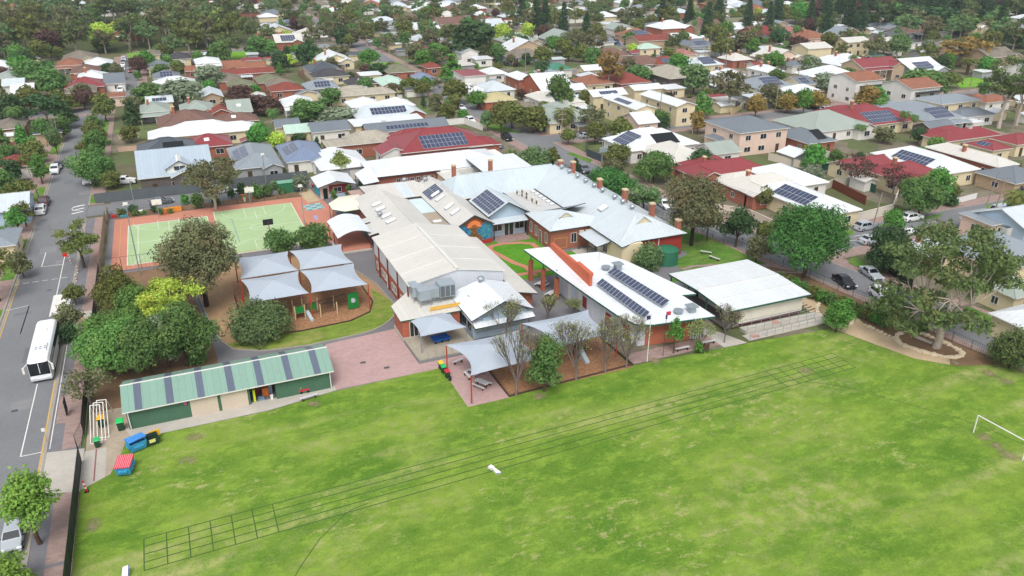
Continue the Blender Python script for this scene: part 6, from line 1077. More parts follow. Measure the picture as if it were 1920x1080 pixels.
skip((237, 884), R(-12), 1.5, 2.0, 1.35, '3f98c2', 'c23040', 'turquoise blue skip with ribbed red lid standing on the oval corner'); skip((258, 842), R(22), 1.8, 1.35, 1.35, '3f98c2', '2f7cc8', 'turquoise blue skip with blue lid left ajar at the shed corner', True)
a = skip((286, 832), R(14), 1.4, 1.1, 1.1, '2c4434', None, 'dark green open skip with yellow lid hanging behind'); g = G(286, 832); part(a, 'lid', M('bin lid e6ac28', 'e2a82a'), lambda mb: mb.obox((g.x + .35, g.y + .72, .85), 1.1, .08, .75, R(14))); part(a, 'label_plate', M('yellow white label', 'd8d47c'), lambda mb: mb.obox((g.x + .12, g.y - .62, .75), .62, .03, .4, R(14)))
# goals
def frame(name, pts, label, r=.06, closed=False, cat='goal', m_=None, group=None):
    t = thing(name, tuple(pts[0][:2]) + (0,), label, cat, group)
    for i in range(len(pts) - 1): part(t, 'crossbar' if abs(pts[i][2] - pts[i + 1][2]) < .3 and pts[i][2] > .5 else 'post', m_ or TRIM(), lambda mb: mb.tube(pts[i], pts[i + 1], r, n=8))
    return t
a, b = G(1825, 811), G(1917, 863); frame('goal_frame', [(a.x, a.y, 0), (a.x, a.y, 2.3), (b.x, b.y, 2.3), (b.x, b.y, 0)], 'white football goal frame on the right side of the oval', .07)
a = G(170, 832)
for k in range(3):
    x = a.x + .32 * k; y = a.y + .45 * k
    t = thing('folded_goal', (x, y, 0), ['front', 'middle', 'rear'][k] + ' white goal frame of the stack beside the black fence', 'goal frame', 'stacked white goal frames')
    for p, q in (((x, y, 0), (x + .2, y + 4.2, 2.4)), ((x + 1.2, y - .3, 0), (x + 1.2, y + 4.0, 2.4)), ((x + .2, y + 4.2, 2.4), (x + 1.2, y + 4.0, 2.4)), ((x, y, 0), (x + 1.2, y - .3, 0)), ((x + .2, y + 4.2, 2.4), (x + .1, y + 5.4, 0)), ((x + 1.2, y + 4.0, 2.4), (x + 1.5, y + 5.2, 0))): part(t, 'bar', TRIM(), lambda mb: mb.tube(p, q, .05))
g = G(925, 882); t = thing('lane_board', (g.x, g.y, 0), 'folded white board with blue edge lying on the oval by the track lines', 'board'); part(t, 'board_panel', TRIM(), lambda mb: (mb.obox((g.x - .15, g.y + .25, .25), .5, .5, .3, .4), mb.prism([(g.x - .1, g.y + .1), (g.x + .1, g.y), (g.x + .55, g.y - .85), (g.x + .05, g.y - .75)], 0, [.4, .4, .2, .2]))); part(t, 'blue_edge', M('blue trim', '3a5f9a'), lambda mb: (mb.tube((g.x + .05, g.y - .77, .12), (g.x + .57, g.y - .87, .12), .04), mb.tube((g.x - .4, g.y + .45, .25), (g.x - .35, g.y, .1), .04)))
g = G(238, 1078); t = thing('lane_board', (g.x, g.y, 0), 'white and blue folding board at the very bottom edge of the lawn', 'board'); part(t, 'board_panel', TRIM(), lambda mb: mb.prism([(g.x - .4, g.y - .6), (g.x + .1, g.y - .6), (g.x + .25, g.y + .3), (g.x - .2, g.y + .2)], 0, [.25, .25, .8, .8])); part(t, 'blue_edge', M('blue trim', '3a5f9a'), lambda mb: mb.tube((g.x + .27, g.y + .3, .8), (g.x + .22, g.y - .6, .1), .04))
g = G(163, 922); t = thing('traffic_bollard', (g.x, g.y, 0), 'red and white banded bollard leaning at the fence corner of the oval', 'bollard'); part(t, 'post', M('red plastic', 'c8281e', .5), lambda mb: mb.tube((g.x, g.y, 0), (g.x - .12, g.y + .1, 1.3), .11, .08, 10)); part(t, 'base', M('black rubber', '1c1d20'), lambda mb: mb.box(g.x - .2, g.y - .2, 0, g.x + .2, g.y + .2, .08))
for z in (.4, .85): part(t, 'white_band', TRIM(), lambda mb: mb.tube((g.x - .12 * z / 1.3, g.y + .1 * z / 1.3, z), (g.x - .12 * (z + .2) / 1.3, g.y + .1 * (z + .2) / 1.3, z + .2), .115, n=10))
for i, p in enumerate(((146, 512), (144, 528), (131, 490), (133, 494))):
    g = G(*p); t = thing('crossing_post', (g.x, g.y, 0), ['far striped crossing post beside the white platform', 'near striped crossing post beside the white platform', 'striped post under the red flag', 'short striped post by the red flag'][i], 'crossing post', 'red striped crossing posts')
    for q in range(5): part(t, 'band', M('red band', 'a82a34') if q % 2 else TRIM(), lambda mb: mb.tube((g.x, g.y, q * .26), (g.x, g.y, q * .26 + .26), .07, n=8))
g = G(127, 490); t = thing('crossing_flag', (g.x, g.y, 0), 'bright red fabric crossing flag held out over the road', 'flag'); part(t, 'staff', TRIM(), lambda mb: mb.tube((g.x + .5, g.y - .1, 0), (g.x + .4, g.y, 1.6), .03)); part(t, 'cloth', M('bright red cloth', 'd8242a'), lambda mb: mb.box(g.x - .55, g.y - .04, .9, g.x + .38, g.y + .04, 1.6))
# benches, picnic tables
def bench(p, q, label, name='bench', w_=.4, zt=.48):
    a, b = G(*p), G(*q); d = (b - a); L_ = d.length; an = math.atan2(d.y, d.x); c = (a + b) / 2; t = thing(name, (c.x, c.y, 0), label, 'bench', 'white slatted benches'); part(t, 'seat', M('pale aluminium', 'c6c8c8', .4), lambda mb: [mb.obox((c.x - math.sin(an) * o_, c.y + math.cos(an) * o_, zt), L_, .17, .05, an) for o_ in (-.1, .1)])
    for k in (.15, .85): e = a.lerp(b, k); part(t, 'leg', M('dark red steel', '5e2a2e'), lambda mb: mb.obox((e.x, e.y, zt / 2 - .02), .06, .34, zt - .05, an))
bench((850, 685), (868, 678), 'white bench beside the wheelie bins'); bench((871, 702), (882, 714), 'white bench under the tip of the picnic sail'); bench((563, 754), (596, 744), 'long white bench at the grass edge of the shed apron'); bench((1266, 660), (1292, 655), 'white bench on the grass by the bright young tree'); bench((1317, 648), (1341, 643), 'white bench right of the small bright bush'); bench((1313, 475), (1334, 478), 'timber bench on the lawn behind the water tank'); bench((1330, 484), (1349, 491), 'low white bench by the curved path')
def picnic(p, az, label):
    g = G(*p); t = thing('picnic_table', (g.x, g.y, 0), label, 'picnic table', 'picnic tables'); al = M('pale aluminium', 'c6c8c8', .4); ca, sa = math.cos(az), math.sin(az); P = lambda u, v: (g.x + u * ca - v * sa, g.y + u * sa + v * ca)
    part(t, 'table_top', al, lambda mb: [mb.obox((*P(0, v), .75), 1.9, .17, .05, az) for v in (-.3, -.1, .1, .3)])
    for v in (-.75, .75): part(t, 'seat', al, lambda mb: mb.obox((*P(0, v), .46), 1.9, .26, .05, az))
    for u in (-.7, .7): part(t, 'leg', M('dark red steel', '5e2a2e'), lambda mb: (mb.obox((*P(u, 0), .4), .07, 1.5, .07, az), mb.obox((*P(u, 0), .36), .1, .12, .7, az), mb.obox((*P(u, .7), .22), .08, .08, .44, az), mb.obox((*P(u, -.7), .22), .08, .08, .44, az)))
picnic((904, 725), R(118), 'silver topped picnic table with two seats on the brick paving corner'); picnic((893, 700), R(20), 'silver picnic table half hidden under the picnic sail'); picnic((1016, 537), R(30), 'round cornered white table under the brick columns'); picnic((1035, 556), R(30), 'second white table under the brick columns')
# playground
def pg(): pass
g = G(588, 590); t = thing('climbing_frame', (14.5, 107, 0), 'green and black climbing frame with timber posts on the mulch, under the sails', 'play equipment'); GP = M('green play panel', '1f7a38', .5); TP_ = M('pale timber', 'c2b189'); BKM = M('black steel', '24262a')
for x, y in ((11.8, 107.2), (13.2, 107.1), (15.4, 107), (17.8, 106.9), (11.8, 109.4), (13.2, 109.4), (15.4, 109.4), (17.8, 109.2)): part(t, 'post', TP_, lambda mb: mb.box(x - .07, y - .07, 0, x + .07, y + .07, 2.3 if x < 15 else 2.0))
part(t, 'panel', GP, lambda mb: (mb.box(11.9, 107.1, 1.1, 13.1, 107.15, 2.1), mb.box(14, 107.8, .9, 15, 107.85, 2.)))
part(t, 'panel', GP, lambda mb: mb.prism([(19.6, 107.4), (21.2, 107.6), (21.15, 107.7), (19.55, 107.5)], .15, 2.7)); part(t, 'porthole', M('clear dome', 'a9b4b8', .2), lambda mb: mb.tube((20.35, 107.48, 1.5), (20.33, 107.4, 1.5), .38, n=18)); part(t, 'deck', TP_, lambda mb: mb.box(11.8, 107.2, 1.0, 13.2, 109.4, 1.08)); part(t, 'top_beam', BKM, lambda mb: (mb.tube((15.4, 107, 2.0), (17.8, 106.9, 2.0), .05), mb.tube((13.2, 107.1, 2.2), (19.6, 108.2, 2.4), .05), mb.tube((19.6, 108.2, 2.4), (21, 107.6, 2.6), .05)))
def f(mb):
    for i in range(7): mb.tube((15.4 + i * .4, 107.9, .1), (15.4 + i * .4, 108.3, 2.0), .02, n=4)
    for i in range(6): mb.tube((15.4, 107.9 + i * .07, .2 + i * .36), (17.8, 107.9 + i * .07, .2 + i * .36), .02, n=4)
part(t, 'climbing_net', BKM, f); part(t, 'slide_bed', M('pale steel slide', 'aab4b8', .3), lambda mb: mb.prism([(13.3, 107.6), (13.8, 107.6), (14.2, 105.9), (13.7, 105.9)], 0, [1.1, 1.1, .3, .3]))
g = G(1098, 678); t = thing('slide', (g.x, g.y, 0), 'short steel slide on the orange mulch under the sail', 'slide'); part(t, 'slide_bed', M('pale steel slide', 'aab4b8', .3), lambda mb: mb.prism([(g.x - .3, g.y - .6), (g.x + .3, g.y - .6), (g.x + .2, g.y + 1.2), (g.x - .4, g.y + 1.2)], 0, [.25, .25, 1.3, 1.3])); part(t, 'platform', BKM, lambda mb: (mb.box(g.x - .6, g.y + 1.2, 1.25, g.x + .6, g.y + 2.4, 1.33), [mb.box(g.x + q - .05, g.y + r_ - .05, 0, g.x + q + .05, g.y + r_ + .05, 2.3) for q in (-.55, .55) for r_ in (1.25, 2.35)]))
g = G(455, 570); t = thing('boxing_post', G(452, 572), 'red padded playground post at the left of the sails', 'play post'); g = G(458, 574); part(t, 'pad', M('red pad', 'b0202c', .5), lambda mb: mb.tube((g.x, g.y, 0), (g.x, g.y, 1.6), .17, .13, 10)); t = thing('leaning_totem', G(454, 602), 'dark carved timber totem leaning in the dusty playground earth', 'totem'); g = G(454, 602); part(t, 'carved_post', M('dark timber', '4a2a2c'), lambda mb: mb.tube((g.x, g.y, 0), (g.x - .5, g.y + .2, 4.2), .13, .11, 8))
# water tank
g = G(1248, 502); TK = M('green tank', '2c6a50', .45, .06); gx, gy = 73.2, 104.6; t = thing('water_tank', (gx, gy, 0), 'round dark green corrugated water tank with ribbed dome lid beside the red wall', 'water tank')
def f(mb): pr = []; [pr.extend([(2.0, .1 + i * .22), (1.96, .21 + i * .22)]) for i in range(11)]; mb.lathe((gx, gy, 0), [(2.0, 0)] + pr + [(2.03, 2.5)], 32)
part(t, 'tank_wall', TK, f); part(t, 'tank_lid', TK, lambda mb: (mb.lathe((gx, gy, 0), [(2.03, 2.5), (1.5, 2.75), (.8, 2.95), (.3, 3.0)], 32), [mb.tube((gx + 2.0 * math.cos(a * .785), gy + 2 * math.sin(a * .785), 2.52), (gx + .3 * math.cos(a * .785), gy + .3 * math.sin(a * .785), 3.02), .04, n=4) for a in range(8)]))
# stones, log
def stone(x, y, s, rnd, label):
    mb = MB(); n0 = 7
    for z, k in ((0, .95), (.35, 1), (.6, .6)):
        for i in range(n0): a = 6.28 * i / n0; r = s * k * rnd.uniform(.8, 1.15); mb.v.append((x + r * math.cos(a) * 1.3, y + r * math.sin(a), z * s * 1.3))
    for j in range(2): mb.quads(j * n0, [(i, (i + 1) % n0, n0 + (i + 1) % n0, n0 + i) for i in range(n0)], 0)
    mb.quads(2 * n0, [tuple(range(n0))], 0); tag(mb.build('edging_stone', M('pale limestone', 'cbbba0', .9, .25, 2), loc=(x, y, 0)), label, 'stone', 'pale stones edging the garden beds')
rnd = random.Random(4); RING = [(1682, 628), (1700, 623), (1722, 623), (1738, 630), (1765, 641), (1785, 650), (1803, 661), (1803, 668), (1790, 671), (1770, 670), (1750, 665), (1733, 661), (1715, 656), (1700, 651), (1688, 645), (1680, 636)]
for i, (a, b) in enumerate(zip(RING, RING[1:] + RING[:1])):
    for k in (0, .33, .66): q = G(a[0] + (b[0] - a[0]) * k, a[1] + (b[1] - a[1]) * k); stone(q.x, q.y, rnd.uniform(.26, .42), rnd, 'pale edging stone in the ring round the eucalyptus')
flat('tree_bed', [G(*p) for p in RING], .016, EARTH)
R2 = [(1541, 565), (1535, 570), (1531, 578), (1532, 586), (1540, 594), (1550, 600), (1565, 605), (1580, 608), (1595, 608), (1598, 603), (1585, 586), (1570, 568), (1555, 563)]
for i, (a, b) in enumerate(zip(R2, R2[1:] + R2[:1])):
    for k in (0, .5): q = G(a[0] + (b[0] - a[0]) * k, a[1] + (b[1] - a[1]) * k); stone(q.x, q.y, rnd.uniform(.24, .38), rnd, 'pale edging stone round the maple bed')
flat('tree_bed', [G(*p) for p in R2], .018, speck('grassy earth', '8a7b50', .2, .4, 2)); 
for i in range(9): q = G(1622 + i * 7.5, 610 + i * 3.4); stone(q.x, q.y, rnd.uniform(.24, .36), rnd, 'pale edging stone in the row beside the sandy path')
a, b = G(1715, 634), G(1748, 648); t = thing('fallen_log', tuple(a), 'pale fallen log lying beside the eucalyptus trunk', 'log'); part(t, 'log_body', BK['pale'](), lambda mb: (mb.tube((a.x, a.y, .25), (b.x, b.y, .3), .26, .2, 9), mb.tube((a.lerp(b, .6).x, a.lerp(b, .6).y, .3), (b.x + .3, b.y - 1.2, .2), .14, .08, 7)))
for i, (u, v) in enumerate(((84, 78), (84.5, 79), (84.9, 80), (85.1, 81.1), (85.2, 82.2), (85.1, 83.2))): pass
def f(mb): [mb.obox((82.6 + .16 * math.sin(i * .5), 77.5 + i * .75, .03), 2.0, .2, .05, .12) for i in range(9)]
mb = MB(); f(mb); o = mb.build('timber_steps', M('dark sleeper timber', '4c3a2e')); tag(o, 'row of timber treads set into the sandy path', 'steps')
g = G(1323, 662); t = thing('notice_board', (g.x, g.y, 0), 'small brown notice board on legs beside the white benches', 'notice board'); part(t, 'board_panel', M('brown board', '4d3a30'), lambda mb: mb.box(g.x - .45, g.y - .05, .5, g.x + .45, g.y + .05, 1.3)); part(t, 'leg', DTRIM(), lambda mb: (mb.box(g.x - .4, g.y - .04, 0, g.x - .34, g.y + .04, .5), mb.box(g.x + .34, g.y - .04, 0, g.x + .4, g.y + .04, .5)))
g = G(127, 778); t = thing('sign_board', (g.x, g.y, 0), 'tall narrow dark sign standing on the brick pavement behind the bus', 'sign'); part(t, 'board_panel', M('dark sign', '34323a'), lambda mb: mb.box(g.x - .04, g.y - .7, .3, g.x + .04, g.y + .7, 2.2)); part(t, 'leg', DTRIM(), lambda mb: mb.box(g.x - .05, g.y - .1, 0, g.x + .05, g.y + .1, .3))
g = G(93, 840); t = thing('street_sign', (g.x, g.y, 0), 'thin grey parking sign pole by the concrete driveway', 'sign'); part(t, 'post', ALU(), lambda mb: mb.tube((g.x, g.y, 0), (g.x - .1, g.y, 2.6), .03)); part(t, 'plate', TRIM(), lambda mb: mb.box(g.x - .3, g.y - .03, 2.2, g.x + .05, g.y + .03, 2.6))
# kitchen garden clutter
for i, (p, c, s_, lb, nm) in enumerate((((325, 396), 'd8882c', (3.2, .8, .8), 'long orange planter box in the kitchen garden', 'planter_box'), ((458, 380 - 6), '9c6a42', (1.4, 1, 1.1), 'timber compost box near the far hoop', 'timber_box'), ((480, 370), '8a5a38', (1.5, 1, 1), 'brown crate by the garden shed', 'timber_box'), ((374, 388), 'b8aa86', (1.6, .3, 1.3), 'cream panel leaning in the garden', 'garden_screen'), ((232, 400), '3f8a8c', (.7, .7, 1.), 'teal barrel at the left end of the kitchen garden', 'garden_barrel'), ((213, 408), 'b82a32', (.9, .6, .5), 'red tub at the left end of the kitchen garden', 'garden_tub'), ((232, 407), '3f9aac', (1.1, .6, .4), 'turquoise tub beside the red one', 'garden_tub'), ((262, 398), 'e6e4dc', (1.2, .5, .4), 'white pots cluster in the kitchen garden', 'garden_tub'), ((262, 402), 'b0452c', (.4, .4, .5), 'terracotta pot in the kitchen garden', 'garden_pot'), ((310, 402), 'c2602c', (.5, .5, .5), 'orange pot beside the long planter', 'garden_pot'), ((442, 362), 'dfe0dc', (1.4, .6, .8), 'white garden table behind the shrubs', 'garden_table'), ((462, 356), 'e0c83a', (.8, .5, .7), 'yellow painted tyre in the garden', 'garden_tub'))):
    g = G(*p); mb = MB(); w_, d_, h_ = s_; mb.box(g.x - w_ / 2, g.y - d_ / 2, 0, g.x + w_ / 2, g.y + d_ / 2, h_ * .9); mb.box(g.x - w_ / 2 - .04, g.y - d_ / 2 - .04, h_ * .9, g.x + w_ / 2 + .04, g.y + d_ / 2 + .04, h_); tag(mb.build(nm, M('garden ' + c, c), loc=(g.x, g.y, 0)), lb, 'garden item')
g = G(538, 362); t = thing('green_tank', (g.x, g.y, 0), 'square green slatted tank enclosure at the court corner', 'tank'); part(t, 'tank_wall', M('green enclosure', '2c6a46'), lambda mb: mb.box(g.x - 1.6, g.y, 0, g.x + 1.6, g.y + 2, 2.2)); part(t, 'tank_lid', M('pale green lid', '6fa48a'), lambda mb: mb.box(g.x - 1.7, g.y - .1, 2.2, g.x + 1.7, g.y + 2.1, 2.3))
for i, (px, c1) in enumerate(((553, 'dfe0d8'), (571, 'c4283c'))):
    g = G(px, 738 - (px - 553) * .15); t = thing('toy_cart', (g.x, g.y, 0), ['blue cart loaded with coloured toys against the shed wall', 'red cart piled with yellow balls against the shed wall'][i], 'cart'); part(t, 'cart_bed', M('cart ' + c1, '33486a' if i == 0 else c1), lambda mb: mb.box(g.x - .6, g.y - .3, .35, g.x + .6, g.y + .3, .6))
    for q in (-.4, .4): part(t, 'wheel', M('black rubber', '1c1d20'), lambda mb: mb.tube((g.x + q, g.y - .34, .18), (g.x + q, g.y - .28, .18), .18, n=10))
    rr = random.Random(i)
    for k in range(12): c = rr.choice(['e2d84a', '3fa85a', 'd83a3a', 'e8e8e0'] if i == 0 else ['dfe04a', 'e8e86a', 'd24a8a']); x, y, z = g.x + rr.uniform(-.5, .5), g.y + rr.uniform(-.2, .2), rr.uniform(.68, .95); part(t, 'ball', M('ball ' + c, c, .5), lambda mb: mb.lathe((x, y, z - .12), [(.02, 0), (.1, .04), (.13, .12), (.1, .2), (.02, .24)], 8))
# ================================================================ fences
def mesh_fence(pts, h, label, mc='2b3034', step=2.6, dens=1.1, solid=False, name='mesh_fence'):
    t = thing(name, (*pts[0], 0), label, 'fence'); mm = M('fence steel ' + mc, mc, .6)
    for i in range(len(pts) - 1):
        a, b = Vector((*pts[i], 0)), Vector((*pts[i + 1], 0)); L_ = (b - a).length; n = max(1, int(L_ / step)); up = Vector((0, 0, 1)); d = (b - a) / L_; an = math.atan2(d.y, d.x)
        for k in range(n): q = a.lerp(b, k / n); part(t, 'post', mm, lambda mb: mb.tube(q, q + up * h, .035, n=6))
        def f(mb):
            mb.tube(a + up * (h - .04), b + up * (h - .04), .025, n=4); mb.tube(a + up * .1, b + up * .1, .02, n=4)
            if solid: c = (a + b) / 2; mb.obox((c.x, c.y, h * .5), L_, .03, h * .94, an)
            else:
                m_ = int(L_ / dens)
                for k in range(m_): q = a + d * (k * dens); mb.tube(q + up * .1, q + up * (h - .04), .011, n=3, cap=False)
        part(t, 'panel', mm, f)
    return t
mesh_fence([(-14.7, 40), (-14.75, 82)], 2.1, 'dark mesh fence between the oval and the brick footpath, left edge', '1d2427', solid=True); mesh_fence([(-14.75, 87), (-14.9, 100), (-14.9, 137)], 2.1, 'dark mesh fence between the school grove and the footpath', '2a2f30', solid=True)
t = mesh_fence([(-14.75, 82), (-15.3, 84.6), (-14.75, 87)], 2.0, 'dark mesh gate standing ajar at the concrete driveway', '2a2f30', dens=.25, name='mesh_gate')
mesh_fence([(-14.9, 137), (-14.9, 165.5)], 2.2, 'tan slatted fence between the terracotta court and the street', '98866e', solid=True, name='slat_fence'); mesh_fence([(-14.5, 136.9), (6, 136.2)], 2.6, 'tall chain wire fence along the near court edge', '3a3f44', dens=.6); mesh_fence([(-14.4, 166), (23, 166)], 1.6, 'chain wire fence behind the kitchen garden', '454b50', dens=.8)
mesh_fence([(-17.2, 177.5), (26, 177.5)], 2.2, 'grey sheet fence along the lane north of the court', '5a6063', solid=True, name='sheet_fence'); mesh_fence([(-14.6, 169.6), (-14.6, 166)], 1.8, 'short slatted return fence at the lane corner', '98866e', solid=True, name='slat_fence')
mesh_fence([(82.4, 167), (84, 129), (89.8, 98), (92.6, 76), (94.6, 57), (96, 20)], 1.5, 'black steel fence along the right street side of the school', '202427', dens=.3); mesh_fence([(24, 170), (24, 177)], 1.8, 'dark gate fence by the square green tank', '2a2f30', dens=.3)
def wall_line(pts, h, label, c='d5cbb8', name='garden_wall', th=.16, cap=True):
    t = thing(name, (*pts[0], 0), label, 'wall' if 'wall' in name else 'fence'); mm = M('wall ' + c, c, .85, .12, .6)
    for i in range(len(pts) - 1):
        a, b = Vector((*pts[i], 0)), Vector((*pts[i + 1], 0)); d = b - a; c_ = (a + b) / 2; an = math.atan2(d.y, d.x); part(t, 'panel', mm, lambda mb: mb.obox((c_.x, c_.y, h / 2), d.length, th, h, an))
        if cap: part(t, 'capping', M('cap ' + c, c, .7, .05), lambda mb: mb.obox((c_.x, c_.y, h + .03), d.length + .1, th + .08, .06, an))
def WP(pts, h, label, c='d5cbb8', name='garden_wall', **k): wall_line([tuple(G(*p))[:2] for p in pts], h, label, c, name, **k)
WP([(1598, 420), (1672, 400), (1682, 372)], 1.9, 'cream rendered wall behind the parked silver wagon', 'cfc8bb'); WP([(1560, 352), (1622, 384)], 1.8, 'rust brown timber fence in the small back yard', '6e3a26', 'timber_fence'); WP([(1530, 365), (1560, 350), (1605, 345)], 1.7, 'cream sheet fence behind the white roofed house', 'b9b4a4', 'sheet_fence')
WP([(1830, 372), (1790, 382)], 1.1, 'white picket fence in front of the arched house', 'dadad6', 'picket_fence', th=.06); WP([(1865, 350), (1925, 342)], 1.6, 'green sheet fence right of the arched house', '4f7f70', 'sheet_fence'); WP([(1608, 348), (1640, 362)], 1.7, 'dark green sheet fence beside the jacaranda', '1f4f40', 'sheet_fence'); WP([(1540, 320), (1600, 312)], 1.7, 'dark green fence behind the small lawn', '1f4f40', 'sheet_fence')
WP([(1100, 268), (1100, 292), (1148, 312)], 1.8, 'dark grey mesh corner fence with small hedge', '3f4a50', 'corner_fence', th=.08, cap=False); WP([(1100, 250), (1145, 248)], 1.7, 'beige sheet fence near the date palm', 'a89a88', 'sheet_fence'); WP([(1440, 250), (1510, 285), (1560, 300)], 1.8, 'pale sheet fence beside the two storey house', 'cfc9bc', 'sheet_fence'); WP([(1370, 216), (1385, 208), (1395, 200)], 1.6, 'yellowish wall near the concrete pole', 'c8b98c')
WP([(640, 322), (700, 318)], 1.7, 'dark sheet fence behind the hut', '3f474c', 'sheet_fence'); WP([(550, 325), (640, 305)], 1.8, 'charcoal sheet fence in front of the slate blue house', '464e56', 'sheet_fence'); WP([(222, 262), (262, 258)], 1.4, 'long beige wall left of the white roofed house', 'b5a894'); WP([(222, 285), (260, 282)], 1.2, 'pale pink low wall left of the charcoal roof', 'c4a490')
WP([(1650, 500), (1690, 528), (1710, 540)], 1.5, 'black palisade fence round the dark dome tree', '23282a', 'palisade_fence', th=.05, cap=False); WP([(1440, 300), (1510, 318)], 1.7, 'pale fence beside the flowering vine', 'cbbfae', 'sheet_fence'); WP([(1480, 260), (1530, 300), (1520, 330)], 1.7, 'dark sheet fence behind the cream shade sail', '3d4548', 'sheet_fence')
WP([(1310, 392), (1400, 405), (1475, 440)], 1.5, 'low cream wall beside the footpath under the solar house', 'cdbfae'); WP([(1850, 545), (1925, 585)], 1.1, 'grey low wall at the right street houses', '8c8682'); WP([(690, 262), (760, 252)], 1.8, 'brown sheet fence behind the long brick building', '7a6a60', 'sheet_fence'); WP([(830, 236), (870, 232), (905, 245)], 1.7, 'white sheet fence near the clipped hedge', 'd8d6d0', 'sheet_fence')
# ================================================================ vehicles
def car_proto(kind):
    """along +Y (nose towards -Y), centred on the origin"""
    t = bpy.data.objects.new('parked_car', None); t['_o'] = (0, 0, 0); L_, W, H = dict(hatch=(4.1, 1.75, 1.5), sedan=(4.7, 1.82, 1.45), suv=(4.65, 1.88, 1.72), van=(4.9, 1.9, 1.95), ute=(5.1, 1.88, 1.75))[kind]; l = L_ / 2
    prof = dict(hatch=[(-l, .3, .45), (-l + .05, .72, 1), (-l * .5, .95, 1), (-l * .12, 1.46, .8), (l * .62, 1.5, .78), (l * .95, 1.0, .95), (l, .45, .9)], sedan=[(-l, .35, .6), (-l + .08, .7, .95), (-l * .42, .92, 1), (-l * .06, 1.42, .78), (l * .42, 1.43, .76), (l * .72, 1.0, .95), (l * .97, .95, .92), (l, .45, .85)], suv=[(-l, .4, .7), (-l + .06, .95, .98), (-l * .48, 1.1, 1), (-l * .18, 1.68, .84), (l * .7, 1.7, .82), (l * .96, 1.1, .96), (l, .5, .9)], van=[(-l, .4, .7), (-l + .06, .95, .98), (-l * .62, 1.15, 1), (-l * .32, 1.9, .88), (l * .95, 1.92, .9), (l * .98, 1.1, .98), (l, .5, .95)], ute=[(-l, .45, .8), (-l + .06, .98, 1), (-l * .42, 1.1, 1), (-l * .12, 1.72, .8), (l * .22, 1.73, .8), (l * .3, 1.12, .96), (l * .98, 1.1, .98), (l, .55, .95)])[kind]
    body = MB(); rows = []
    for y, z, k in prof:
        w2 = W / 2; sh = min(z, .88 if kind in ('hatch', 'sedan') else 1.02); kk = k if z > sh + .05 else 1
        base = w2 * (.93 if abs(y) > l * .9 else 1); rows.append([(-base * .94, y, .25), (-base, y, max(.3, sh * .62)), (-base * .97, y, sh), (-base * .97 * kk if z > sh + .05 else -base * .9, y, z), (base * .97 * kk if z > sh + .05 else base * .9, y, z), (base * .97, y, sh), (base, y, max(.3, sh * .62)), (base * .94, y, .25)])
    for r in rows: body.v += r
    for j in range(len(rows) - 1): body.quads(j * 8, [(i, 8 + i, 9 + i, i + 1) for i in range(7)] + [(7, 15, 8, 0)], 0)
    body.quads(0, [tuple(range(8))], 0); body.quads((len(rows) - 1) * 8, [tuple(range(7, -1, -1))], 0)
    body.build('body', M('car paint', 'd8dadc', .25, .03, 1, 0, .6), t); gl = glass('car glass', '10151b'); y0, z0, _k0 = prof[2]; y1, z1, k1 = prof[3]; y2, z2, k2 = prof[4]; y3, z3, _k = prof[5]; W2 = W / 2
    def q4(nm, P4, m_): mb = MB(); n = (Vector(P4[1]) - Vector(P4[0])).cross(Vector(P4[3]) - Vector(P4[0])).normalized() * .012; mb.poly([tuple(Vector(p) + n) for p in P4]); mb.build(nm, m_, t)
    lf = lambda a, b, k: a + (b - a) * k
    q4('windscreen', [(-W2 * .82, lf(y0, y1, .12), lf(z0, z1, .12)), (W2 * .82, lf(y0, y1, .12), lf(z0, z1, .12)), (W2 * k1 * .86, lf(y0, y1, .9), lf(z0, z1, .9)), (-W2 * k1 * .86, lf(y0, y1, .9), lf(z0, z1, .9))], gl)
    q4('rear_window', [(W2 * .8, lf(y3, y2, .15), lf(z3, z2, .15)), (-W2 * .8, lf(y3, y2, .15), lf(z3, z2, .15)), (-W2 * k2 * .84, lf(y3, y2, .88), lf(z3, z2, .88)), (W2 * k2 * .84, lf(y3, y2, .88), lf(z3, z2, .88))], gl)
    sh = .88 if kind in ('hatch', 'sedan') else 1.02
    for s_ in (-1, 1):
        for a, b in ((.06, .48), (.53, .97)):
            ya, yb = lf(y1, y2, a), lf(y1, y2, b); x0_, x1_ = W2 * .98, W2 * .97 * k1; P4 = [(s_ * lf(x0_, x1_, .12), ya - (.25 if a < .1 else 0), lf(sh, z1, .12)), (s_ * lf(x0_, x1_, .12), yb + (.25 if b > .9 and kind != 'van' else 0), lf(sh, z1, .12)), (s_ * lf(x0_, x1_, .86), yb, lf(sh, z1, .86)), (s_ * lf(x0_, x1_, .86), ya, lf(sh, z1, .86))]
            if kind == 'ute' and a > .1: continue
            q4('side_window', P4 if s_ > 0 else P4[::-1], gl)
        for yy in (-l * .62, l * .6): mb = MB(); mb.tube((s_ * (W2 - .2), yy, .33), (s_ * (W2 + .01), yy, .33), .33, n=16); w_ = mb.build('wheel', M('black rubber', '1c1d20'), t); mb = MB(); mb.tube((s_ * (W2), yy, .33), (s_ * (W2 + .025), yy, .33), .19, n=12); mb.build('rim', ALU(), w_)
        mb = MB(); mb.box(s_ * W2 * .78 - .2, -l - .02, .58, s_ * W2 * .78 + .2, -l + .12, .74); mb.build('headlight', M('headlamp glass', 'e6ebee', .15), t); mb = MB(); mb.box(s_ * W2 * .82 - .13, l - .12, .62, s_ * W2 * .82 + .13, l + .02, .86); mb.build('tail_light', M('tail lamp red', '8e1a1a', .3), t)
        mb = MB(); mb.box(s_ * (W2 + .08) - .1, lf(y0, y1, .45), sh + .02, s_ * (W2 + .08) + .1, lf(y0, y1, .45) + .1, sh + .16); mb.build('wing_mirror', M('black plastic', '26282b'), t)
